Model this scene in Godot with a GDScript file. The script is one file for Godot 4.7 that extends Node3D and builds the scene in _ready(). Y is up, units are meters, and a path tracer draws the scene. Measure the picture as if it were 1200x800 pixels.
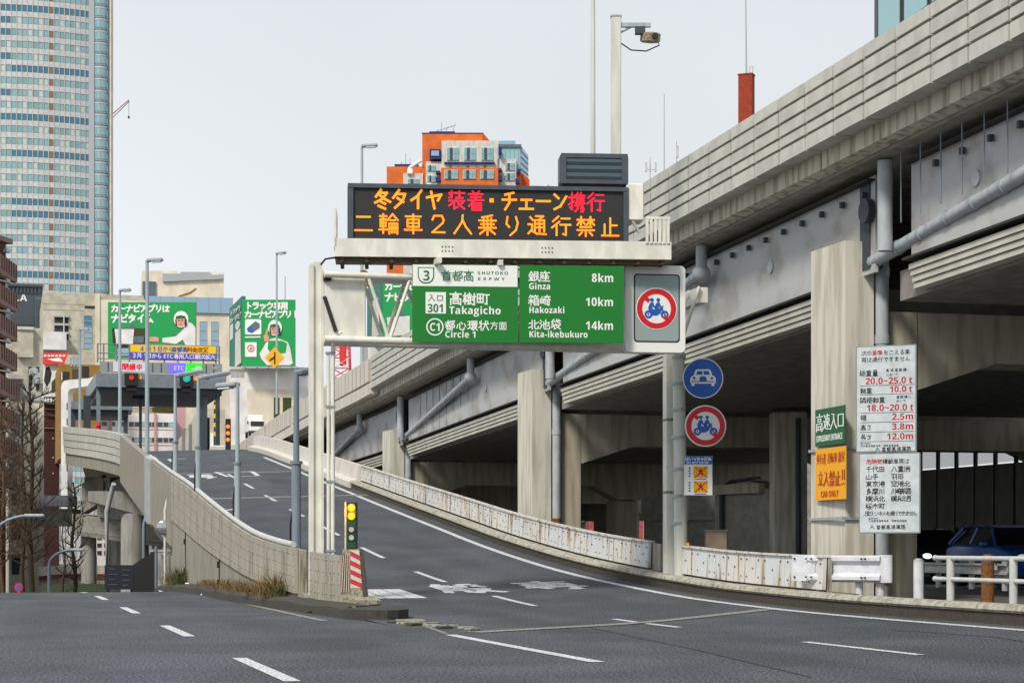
extends Node3D
# Expressway on-ramp beside an elevated motorway. x right, y up, z towards the viewer; metres.
# Road frame: s runs along the ramp, l to its right; at(s, l, y) gives a point in the world.

const FOCAL := 2333.0
const EYE := 1.15
const ALONG := Vector3(-0.2552, 0, -0.9669)
const SIDE := Vector3(0.9669, 0, -0.2552)

var mats := {}
var tex := {}
var taken := {}
var rng := RandomNumberGenerator.new()
var glyph_cache := {}
# the sign that is being written on: metres per drawing unit, origin and depth of its face
var unit := 0.01
var origin_x := 0.0
var origin_y := 0.0
var face_z := 0.02


# ---------------------------------------------------------------- mesh builder
class Mb:
	var v := PackedVector3Array()
	var n := PackedVector3Array()
	var c := PackedColorArray()  # filled only where a surface has tones of its own

	func tri(a: Vector3, b: Vector3, c: Vector3) -> void:
		var m := (c - a).cross(b - a).normalized()
		v.append(a); v.append(b); v.append(c)
		n.append(m); n.append(m); n.append(m)

	func quad(a: Vector3, b: Vector3, c: Vector3, d: Vector3) -> void:
		tri(a, b, c)
		tri(a, c, d)

	func smooth_quad(a: Vector3, b: Vector3, c: Vector3, d: Vector3, na: Vector3, nb: Vector3, nc: Vector3, nd: Vector3) -> void:
		var m := (c - a).cross(b - a)
		if m.dot(na) < 0.0:
			smooth_quad(a, d, c, b, na, nd, nc, nb)
			return
		v.append(a); v.append(b); v.append(c); v.append(a); v.append(c); v.append(d)
		n.append(na); n.append(nb); n.append(nc); n.append(na); n.append(nc); n.append(nd)

	# eight corners: bottom a b c d, top e f g h (e above a)
	func hexa(p: Array) -> void:
		quad(p[0], p[1], p[2], p[3])
		quad(p[7], p[6], p[5], p[4])
		quad(p[4], p[5], p[1], p[0])
		quad(p[5], p[6], p[2], p[1])
		quad(p[6], p[7], p[3], p[2])
		quad(p[7], p[4], p[0], p[3])

	func box(c: Vector3, s: Vector3, b := Basis()) -> void:
		var h := s * 0.5
		var p := []
		for y in [-h.y, h.y]:
			p.append(c + b * Vector3(-h.x, y, h.z))
			p.append(c + b * Vector3(h.x, y, h.z))
			p.append(c + b * Vector3(h.x, y, -h.z))
			p.append(c + b * Vector3(-h.x, y, -h.z))
		hexa(p)

	# a box with its four upright edges and its top and bottom rims bevelled by r
	func soft_box(c: Vector3, s: Vector3, r: float, b := Basis()) -> void:
		var h := s * 0.5
		var rings := []
		for k in 4:
			var y: float = [-h.y, -h.y + r, h.y - r, h.y][k]
			var q: float = r if k == 0 or k == 3 else 0.0
			var ring := []
			var hx := h.x - q
			var hz := h.z - q
			for e in [[-1, 1, 1, 0], [1, 1, -1, 0], [1, 1, 0, -1], [1, -1, 0, 1], [1, -1, -1, 0], [-1, -1, 1, 0], [-1, -1, 0, 1], [-1, 1, 0, -1]]:
				ring.append(c + b * Vector3(e[0] * hx + e[2] * r, y, e[1] * hz + e[3] * r))
			rings.append(ring)
		for k in 3:
			for i in 8:
				var j := (i + 1) % 8
				quad(rings[k + 1][i], rings[k + 1][j], rings[k][j], rings[k][i])
		for i in range(1, 7):
			tri(rings[3][0], rings[3][i + 1], rings[3][i])
			tri(rings[0][0], rings[0][i], rings[0][i + 1])

	func tube(pts: Array, r0: float, sides := 8, r1 := -1.0, caps := true) -> void:
		if r1 < 0.0:
			r1 = r0
		var rings := []
		var norms := []
		var last := pts.size() - 1
		var up := Vector3.UP
		var d0: Vector3 = (pts[1] - pts[0]).normalized()
		if absf(d0.y) > 0.9:
			up = Vector3(0.31, 0, 0.95)
		for i in pts.size():
			var d: Vector3 = (pts[mini(i + 1, last)] - pts[maxi(i - 1, 0)]).normalized()
			var a := d.cross(up).normalized()
			var b := a.cross(d).normalized()
			var r := lerpf(r0, r1, float(i) / last)
			var ring := []
			var nr := []
			for k in sides:
				var w := TAU * k / sides
				var m := a * cos(w) + b * sin(w)
				nr.append(m)
				ring.append(pts[i] + m * r)
			rings.append(ring)
			norms.append(nr)
		for i in last:
			for k in sides:
				var j := (k + 1) % sides
				smooth_quad(rings[i][k], rings[i][j], rings[i + 1][j], rings[i + 1][k], norms[i][k], norms[i][j], norms[i + 1][j], norms[i + 1][k])
		if caps:
			for k in range(1, sides - 1):
				tri(rings[0][0], rings[0][k], rings[0][k + 1])
				tri(rings[last][0], rings[last][k + 1], rings[last][k])

	func disc(c: Vector3, r: float, depth: float, sides := 32, b := Basis()) -> void:
		tube([c - b.z * depth * 0.5, c + b.z * depth * 0.5], r, sides)

	func ball(c: Vector3, r: Vector3, rows := 6, cols := 10, b := Basis()) -> void:
		for i in rows:
			for j in cols:
				var q := []
				var m := []
				for e in [[i, j], [i, j + 1], [i + 1, j + 1], [i + 1, j]]:
					var th: float = PI * e[0] / rows
					var ph: float = TAU * e[1] / cols
					var d := Vector3(sin(th) * cos(ph), cos(th), sin(th) * sin(ph))
					q.append(c + b * (d * r))
					m.append((b * (d / r)).normalized())
				if i == 0:
					_st(q[0], q[2], q[3], m[0], m[2], m[3])
				elif i == rows - 1:
					_st(q[0], q[1], q[2], m[0], m[1], m[2])
				else:
					smooth_quad(q[0], q[1], q[2], q[3], m[0], m[1], m[2], m[3])

	func _st(a: Vector3, b: Vector3, c: Vector3, na: Vector3, nb: Vector3, nc: Vector3) -> void:
		if (c - a).cross(b - a).dot(na + nb + nc) < 0.0:
			_st(a, c, b, na, nc, nb)
			return
		v.append(a); v.append(b); v.append(c)
		n.append(na); n.append(nb); n.append(nc)

	# outline in the local x, y plane given by xf, thickness towards -z of xf
	func plate(pts: PackedVector2Array, thick: float, xf: Transform3D) -> void:
		var ids := Geometry2D.triangulate_polygon(pts)
		if Geometry2D.is_polygon_clockwise(pts):
			var rev := PackedVector2Array()
			for i in range(pts.size() - 1, -1, -1):
				rev.append(pts[i])
			pts = rev
			ids = Geometry2D.triangulate_polygon(pts)
		for i in range(0, ids.size(), 3):
			var a := pts[ids[i]]
			var b := pts[ids[i + 1]]
			var c := pts[ids[i + 2]]
			_flat(xf * Vector3(a.x, a.y, 0), xf * Vector3(b.x, b.y, 0), xf * Vector3(c.x, c.y, 0), xf.basis.z)
			_flat(xf * Vector3(a.x, a.y, -thick), xf * Vector3(b.x, b.y, -thick), xf * Vector3(c.x, c.y, -thick), -xf.basis.z)
		for i in pts.size():
			var a := pts[i]
			var b := pts[(i + 1) % pts.size()]
			quad(xf * Vector3(a.x, a.y, 0), xf * Vector3(a.x, a.y, -thick), xf * Vector3(b.x, b.y, -thick), xf * Vector3(b.x, b.y, 0))

	func _flat(a: Vector3, b: Vector3, c: Vector3, want: Vector3) -> void:
		if (c - a).cross(b - a).dot(want) < 0.0:
			tri(a, c, b)
		else:
			tri(a, b, c)

	func mesh() -> ArrayMesh:
		var arr := []
		arr.resize(Mesh.ARRAY_MAX)
		arr[Mesh.ARRAY_VERTEX] = v
		arr[Mesh.ARRAY_NORMAL] = n
		if c.size() == v.size():
			arr[Mesh.ARRAY_COLOR] = c
		var m := ArrayMesh.new()
		m.add_surface_from_arrays(Mesh.PRIMITIVE_TRIANGLES, arr)
		return m


# ---------------------------------------------------------------- nodes
func numbered(called: String) -> String:
	var k: int = taken.get(called, 0)
	taken[called] = k + 1
	return called if k == 0 else "%s_%03d" % [called, k]


func tag(o: Node, label: String, category: String, group := "", kind := "") -> Node:
	if label:
		o.set_meta("label", label)
	if category:
		o.set_meta("category", category)
	if group:
		o.set_meta("group", group)
	if kind:
		o.set_meta("kind", kind)
	return o


func thing(called: String, label: String, category: String, where := Vector3.ZERO, turn := 0.0, group := "") -> Node3D:
	var o := Node3D.new()
	o.name = numbered(called)
	add_child(o)
	o.position = where
	o.rotation.y = turn
	tag(o, label, category, group)
	return o


func put(called: String, mb: Mb, mat: String, parent: Node = null) -> MeshInstance3D:
	return put_mesh(called, mb.mesh(), mat, parent)


func put_mesh(called: String, mesh: Mesh, mat: String, parent: Node = null) -> MeshInstance3D:
	var o := MeshInstance3D.new()
	o.mesh = mesh
	o.material_override = mats[mat]
	if parent == null:
		o.name = numbered(called)
		add_child(o)
	else:
		o.name = called
		parent.add_child(o, true)
	return o


func setting(called: String, mb: Mb, mat: String, label := "") -> MeshInstance3D:
	var o := put(called, mb, mat)
	o.set_meta("kind", "structure")
	if label:
		o.set_meta("label", label)
	return o


func bx(parent: Node, called: String, c: Vector3, s: Vector3, mat: String, soft := 0.0) -> MeshInstance3D:
	var m := Mb.new()
	if soft > 0.0:
		m.soft_box(c, s, soft)
	else:
		m.box(c, s)
	return put(called, m, mat, parent)


func pipe(parent: Node, called: String, pts: Array, r: float, mat: String, sides := 8, r1 := -1.0) -> MeshInstance3D:
	var m := Mb.new()
	m.tube(pts, r, sides, r1)
	return put(called, m, mat, parent)


# a point seen at drawing position (x, y) at distance d in front of the viewer
func seen_at(x: float, y: float, d: float) -> Vector3:
	return Vector3((x - 600.0) / FOCAL * d, EYE + (642.0 - y) / FOCAL * d, -d)


# ---------------------------------------------------------------- alignment and levels
func bend(s: float) -> float:
	if s < 52.0:
		return 0.0
	if s < 145.0:
		return 0.0003 * (s - 52.0) * (s - 52.0)
	return 2.595 + 0.0558 * (s - 145.0)


func at(s: float, l: float, y := 0.0) -> Vector3:
	return Vector3(10.02, 0, 0) + ALONG * s + SIDE * (l + bend(s)) + Vector3(0, y, 0)


func heading(s: float) -> Basis:
	var d := (at(s + 0.5, 0) - at(s - 0.5, 0)).normalized()
	return Basis(d.cross(Vector3.UP).normalized(), Vector3.UP, -d)


const RAMP := [[-60.0, 0.0], [20.0, 0.0], [31.0, 0.0], [35.0, 0.04], [39.2, 0.14], [46.5, 0.49], [53.5, 1.02], [60.4, 1.67], [67.0, 2.29], [76.0, 3.14], [88.0, 4.25], [94.6, 4.85], [102.0, 5.5], [107.0, 5.93], [115.0, 6.5], [125.0, 7.08], [135.0, 7.55], [143.0, 7.85], [160.0, 8.1], [260.0, 8.2]]


func ramp_base(s: float) -> float:
	for i in range(1, RAMP.size()):
		if s <= RAMP[i][0]:
			var a: Array = RAMP[i - 1]
			var b: Array = RAMP[i]
			var w: float = (s - a[0]) / (b[0] - a[0])
			var h: float = b[0] - a[0]
			var p: Array = RAMP[maxi(i - 2, 0)]
			var q: Array = RAMP[mini(i + 1, RAMP.size() - 1)]
			var ma: float = (b[1] - p[1]) / (b[0] - p[0])
			var mb: float = (q[1] - a[1]) / (q[0] - a[0])
			var w2 := w * w
			var w3 := w2 * w
			return (2 * w3 - 3 * w2 + 1) * a[1] + (w3 - 2 * w2 + w) * h * ma + (3 * w2 - 2 * w3) * b[1] + (w3 - w2) * h * mb
	return 8.2


func ramp_y(s: float, l: float) -> float:
	var tilt := 0.03 * l
	if l > 0.0:
		tilt *= smoothstep(6.0, 24.0, s)
	else:
		tilt *= smoothstep(46.0, 66.0, s)
	return ramp_base(s) + tilt


func ground_y(s: float) -> float:
	if s < 50.0:
		return 0.0
	if s < 75.0:
		return -(s - 50.0) * (s - 50.0) / 1000.0
	if s < 150.0:
		return -0.625 - 0.05 * (s - 75.0)
	return -4.375


func fall(s: float) -> float:  # how far the motorway has dropped from its level at s = 30
	if s < 80.0:
		return -0.022 * (s - 30.0)
	return -1.1 - 0.008 * (s - 80.0)


# a prism along the road: profile of [l, y] corners, lifted by lift.call(s)
func sweep(m: Mb, profile: Array, s0: float, s1: float, step: float, lift: Callable, ends := true) -> void:
	var count := maxi(1, int(ceil((s1 - s0) / step)))
	var k := profile.size()
	for i in count:
		var a := lerpf(s0, s1, float(i) / count)
		var b := lerpf(s0, s1, float(i + 1) / count)
		var ya: float = lift.call(a)
		var yb: float = lift.call(b)
		for j in k:
			var p: Array = profile[j]
			var q: Array = profile[(j + 1) % k]
			m.quad(at(a, p[0], p[1] + ya), at(a, q[0], q[1] + ya), at(b, q[0], q[1] + yb), at(b, p[0], p[1] + yb))
	if ends:
		for e in [[s0, 1], [s1, -1]]:
			var y: float = lift.call(e[0])
			var poly := PackedVector2Array()
			for p in profile:
				poly.append(Vector2(p[0], p[1]))
			var ids := Geometry2D.triangulate_polygon(poly)
			for i in range(0, ids.size(), 3):
				var pts := []
				for j in 3:
					var c := poly[ids[i + j]]
					pts.append(at(e[0], c.x, c.y + y))
				m._flat(pts[0], pts[1], pts[2], -ALONG * e[1])


# ---------------------------------------------------------------- materials
func noise_tex(called: String, freq: float, octaves: int, lo: Color, hi: Color, stops := [0.3, 0.7], seed_no := 1, size := 512, kind := FastNoiseLite.TYPE_SIMPLEX_SMOOTH) -> NoiseTexture2D:
	var fn := FastNoiseLite.new()
	fn.seed = seed_no
	fn.noise_type = kind
	fn.frequency = freq
	fn.fractal_octaves = octaves
	var g := Gradient.new()
	g.set_color(0, lo)
	g.set_color(1, hi)
	g.set_offset(0, stops[0])
	g.set_offset(1, stops[1])
	var t := NoiseTexture2D.new()
	t.width = size
	t.height = size
	t.seamless = true
	t.noise = fn
	t.color_ramp = g
	tex[called] = t
	return t


func bump_tex(called: String, freq: float, octaves: int, strength: float, seed_no := 1, size := 512) -> NoiseTexture2D:
	var fn := FastNoiseLite.new()
	fn.seed = seed_no
	fn.frequency = freq
	fn.fractal_octaves = octaves
	var t := NoiseTexture2D.new()
	t.width = size
	t.height = size
	t.seamless = true
	t.as_normal_map = true
	t.bump_strength = strength
	t.noise = fn
	tex[called] = t
	return t


func mat(called: String, c: Color, rough := 0.8, skin := "", scale := Vector3.ONE, metal := 0.0, bump := "", bump_scale := 1.0) -> StandardMaterial3D:
	var m := StandardMaterial3D.new()
	m.resource_name = called
	m.albedo_color = c
	m.roughness = rough
	m.metallic = metal
	if skin or bump:
		m.uv1_triplanar = true
		m.uv1_world_triplanar = true
		m.uv1_scale = scale
	if skin:
		m.albedo_texture = tex[skin]
	if bump:
		m.normal_enabled = true
		m.normal_texture = tex[bump]
		m.normal_scale = bump_scale
	mats[called] = m
	return m


func glow(called: String, c: Color, energy: float) -> void:
	var m := mat(called, c, 0.6)
	m.emission_enabled = true
	m.emission = c
	m.emission_energy_multiplier = energy


func pane(called: String, c: Color, rough := 0.08, metal := 0.0) -> void:
	var m := mat(called, c, rough)
	m.metallic = metal
	m.metallic_specular = 0.6


func make_materials() -> void:
	var w := Color.WHITE
	noise_tex("grain", 0.22, 3, Color(0.62, 0.62, 0.62), Color(1, 1, 1), [0.25, 0.8], 3, 1024)
	noise_tex("blotch", 0.012, 5, Color(0.88, 0.88, 0.87), Color(1, 1, 1), [0.3, 0.7], 5)
	noise_tex("streak", 0.02, 4, Color(0.85, 0.84, 0.81), Color(1, 1, 1), [0.25, 0.6], 7)
	noise_tex("grime", 0.022, 5, Color(0.66, 0.63, 0.56), Color(1, 1, 1), [0.2, 0.55], 9)
	noise_tex("soft", 0.008, 4, Color(0.92, 0.92, 0.92), Color(1, 1, 1), [0.3, 0.7], 11)
	noise_tex("worn", 0.05, 5, Color(0.5, 0.5, 0.5), Color(1, 1, 1), [0.3, 0.5], 13)
	var rust := noise_tex("rust", 0.022, 5, Color(0.46, 0.28, 0.13), Color(1, 1, 1), [0.14, 0.42], 17)
	rust.color_ramp.add_point(0.26, Color(0.74, 0.58, 0.38))
	rust.color_ramp.add_point(0.34, Color(0.93, 0.88, 0.79))
	var stain := noise_tex("stain", 0.01, 5, Color(0.84, 0.81, 0.78), Color(1, 1, 1), [0.24, 0.55], 29)
	stain.color_ramp.add_point(0.4, Color(0.94, 0.93, 0.92))
	var asp := noise_tex("asphalt", 0.06, 4, Color(0.36, 0.36, 0.37), Color(1, 1, 1), [0.3, 0.72], 19, 1024)
	asp.color_ramp.add_point(0.52, Color(0.76, 0.77, 0.79))
	bump_tex("rough", 0.16, 3, 5.0, 21, 512)
	bump_tex("dents", 0.02, 4, 4.0, 23, 512)
	mat("asphalt", Color(0.475, 0.497, 0.535), 0.86, "asphalt", Vector3(0.4, 0.4, 0.4), 0.0, "rough", 1.0)
	var a: StandardMaterial3D = mats["asphalt"]
	a.vertex_color_use_as_albedo = true
	a.detail_enabled = true
	a.detail_blend_mode = BaseMaterial3D.BLEND_MODE_MUL
	a.detail_albedo = tex["blotch"]
	a.detail_uv_layer = BaseMaterial3D.DETAIL_UV_2
	a.uv2_triplanar = true
	a.uv2_world_triplanar = true
	a.uv2_scale = Vector3(0.07, 0.07, 0.05)
	mat("asphalt_patch", Color(0.49, 0.512, 0.55), 0.9, "asphalt", Vector3(0.5, 0.5, 0.5), 0.0, "rough", 0.5)
	mat("tar", Color(0.17, 0.17, 0.18), 0.7)
	mat("earth", Color(0.36, 0.35, 0.33), 0.95, "blotch", Vector3(0.2, 0.2, 0.2))
	mat("paint", Color(0.88, 0.89, 0.9), 0.7, "worn", Vector3(0.9, 0.9, 0.9))
	mat("joint", Color(0.60, 0.59, 0.55), 0.85, "worn", Vector3(0.7, 0.7, 0.7))
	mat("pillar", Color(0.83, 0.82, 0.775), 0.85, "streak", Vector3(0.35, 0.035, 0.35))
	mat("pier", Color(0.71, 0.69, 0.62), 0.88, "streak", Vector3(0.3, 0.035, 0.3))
	mat("panel", Color(0.78, 0.78, 0.745), 0.62, "soft", Vector3(0.5, 0.3, 0.5))
	mat("panel_b", Color(0.755, 0.757, 0.725), 0.62, "soft", Vector3(0.4, 0.3, 0.4))
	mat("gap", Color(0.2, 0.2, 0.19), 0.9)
	mat("fascia", Color(0.83, 0.81, 0.745), 0.85, "grime", Vector3(0.3, 0.03, 0.3))
	mat("slab", Color(0.62, 0.60, 0.56), 0.9, "blotch", Vector3(0.3, 0.3, 0.3))
	mat("steel", Color(0.73, 0.74, 0.745), 0.55, "stain", Vector3(0.12, 0.16, 0.12))
	mat("louvre", Color(0.80, 0.80, 0.745), 0.7, "soft", Vector3(0.3, 0.2, 0.3))
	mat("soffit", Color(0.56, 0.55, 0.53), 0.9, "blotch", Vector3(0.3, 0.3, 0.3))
	mat("dark", Color(0.12, 0.12, 0.13), 0.8)
	mat("pier_grey", Color(0.63, 0.63, 0.615), 0.9, "streak", Vector3(0.3, 0.035, 0.3))
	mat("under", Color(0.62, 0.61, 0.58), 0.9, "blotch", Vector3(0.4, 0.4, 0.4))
	mat("rusty_white", Color(0.84, 0.84, 0.83), 0.55, "rust", Vector3(0.4, 0.045, 0.4))
	mat("rusty_white_b", Color(0.82, 0.84, 0.85), 0.55, "rust", Vector3(0.28, 0.035, 0.28))
	mats["rusty_white_b"].uv1_offset = Vector3(0.37, 0.2, 0.61)
	mat("bolted", Color(0.67, 0.652, 0.60), 0.7, "streak", Vector3(1.1, 0.1, 1.1))
	mat("bolted_b", Color(0.645, 0.625, 0.57), 0.7, "grime", Vector3(0.9, 0.1, 0.9))
	mat("wall", Color(0.60, 0.582, 0.54), 0.9, "streak", Vector3(0.5, 0.05, 0.5))
	mat("kerb", Color(0.70, 0.685, 0.64), 0.9, "grime", Vector3(0.5, 0.4, 0.5))
	mat("kerb_dark", Color(0.27, 0.26, 0.24), 0.95, "blotch", Vector3(1.5, 1.5, 1.5), 0.0, "dents", 0.7)
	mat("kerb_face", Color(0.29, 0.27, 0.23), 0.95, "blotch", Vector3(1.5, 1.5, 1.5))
	mat("parapet", Color(0.83, 0.815, 0.79), 0.85, "soft", Vector3(0.3, 0.1, 0.3))
	mat("parapet_far", Color(0.82, 0.80, 0.76), 0.85, "soft", Vector3(0.25, 0.05, 0.25))
	mat("cream", Color(0.92, 0.915, 0.87), 0.5, "soft", Vector3(0.7, 0.3, 0.7))
	mat("cream_dirty", Color(0.62, 0.59, 0.50), 0.8, "grime", Vector3(1.2, 0.6, 1.2))
	mat("brown_steel", Color(0.36, 0.30, 0.24), 0.8, "grime", Vector3(1.5, 1.5, 1.5))
	mat("galv", Color(0.66, 0.71, 0.735), 0.5, "soft", Vector3(1.2, 0.15, 1.2), 0.15)
	mat("galv_dark", Color(0.50, 0.56, 0.60), 0.5, "soft", Vector3(1.2, 0.15, 1.2), 0.15)
	mat("pale_pole", Color(0.82, 0.83, 0.80), 0.5, "soft", Vector3(0.8, 0.12, 0.8))
	mat("pvc", Color(0.70, 0.73, 0.75), 0.5, "soft", Vector3(1, 0.4, 1))
	mat("dark_frame", Color(0.29, 0.32, 0.36), 0.5, "soft", Vector3(0.8, 0.8, 0.8))
	mat("led_face", Color(0.16, 0.165, 0.17), 0.6, "soft", Vector3(2, 2, 2))
	mat("cable", Color(0.1, 0.1, 0.1), 0.7)
	glow("led_orange", Color(1.0, 0.5, 0.03), 0.75)
	glow("led_red", Color(0.95, 0.06, 0.18), 0.75)
	glow("amber", Color(1.0, 0.5, 0.05), 1.2)
	mat("sign_green", Color(0.0, 0.47, 0.13), 0.5)
	mat("sign_green_b", Color(0.08, 0.37, 0.2), 0.5)
	mat("sign_white", Color(0.93, 0.94, 0.93), 0.5)
	mat("sign_grey", Color(0.58, 0.65, 0.66), 0.4)
	mat("board", Color(0.80, 0.84, 0.86), 0.45, "soft", Vector3(1, 1, 1))
	mat("board_edge", Color(0.55, 0.58, 0.6), 0.4, "", Vector3.ONE, 0.3)
	mat("ink", Color(0.1, 0.1, 0.12), 0.6)
	mat("ink_red", Color(0.72, 0.06, 0.14), 0.6)
	mat("ink_green", Color(0.05, 0.45, 0.28), 0.6)
	mat("ink_teal", Color(0.05, 0.55, 0.5), 0.6)
	mat("ink_blue", Color(0.06, 0.38, 0.72), 0.5)
	mat("sign_blue", Color(0.06, 0.35, 0.72), 0.45)
	mat("sign_red", Color(0.82, 0.07, 0.15), 0.45)
	mat("sign_yellow", Color(0.97, 0.68, 0.04), 0.5)
	mat("ink_brown", Color(0.70, 0.26, 0.06), 0.6)
	mat("rail_white", Color(0.86, 0.87, 0.9), 0.4, "soft", Vector3(1, 1, 1))
	mat("rail_grey", Color(0.78, 0.79, 0.78), 0.5, "soft", Vector3(1, 0.5, 1))
	mat("rust_post", Color(0.50, 0.33, 0.17), 0.9, "grime", Vector3(2, 1, 2))
	mat("stripe_red", Color(0.80, 0.12, 0.2), 0.55, "soft", Vector3(3, 3, 3))
	mat("stripe_white", Color(0.80, 0.82, 0.76), 0.6, "blotch", Vector3(3, 3, 3))
	mat("stripe_maroon", Color(0.40, 0.16, 0.15), 0.6)
	mat("flasher_green", Color(0.05, 0.27, 0.16), 0.5)
	mat("old_concrete", Color(0.62, 0.60, 0.54), 0.95, "grime", Vector3(1.5, 1, 1.5), 0.0, "dents", 0.8)
	mat("weed", Color(0.46, 0.37, 0.21), 0.9)
	mat("weed_green", Color(0.25, 0.28, 0.15), 0.9)
	mat("bark", Color(0.27, 0.225, 0.18), 0.95, "grime", Vector3(3, 1, 3))
	mat("bark_pale", Color(0.42, 0.33, 0.25), 0.95, "grime", Vector3(3, 1, 3))
	mat("gate_grey", Color(0.47, 0.52, 0.55), 0.5, "soft", Vector3(0.4, 0.4, 0.4))
	mat("gate_dark", Color(0.23, 0.26, 0.29), 0.6)
	mat("gate_box", Color(0.55, 0.58, 0.58), 0.5)
	mat("lamp_lens", Color(0.85, 0.88, 0.88), 0.3)
	mat("box_tan", Color(0.60, 0.53, 0.46), 0.8, "soft", Vector3(1, 1, 1))


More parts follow.
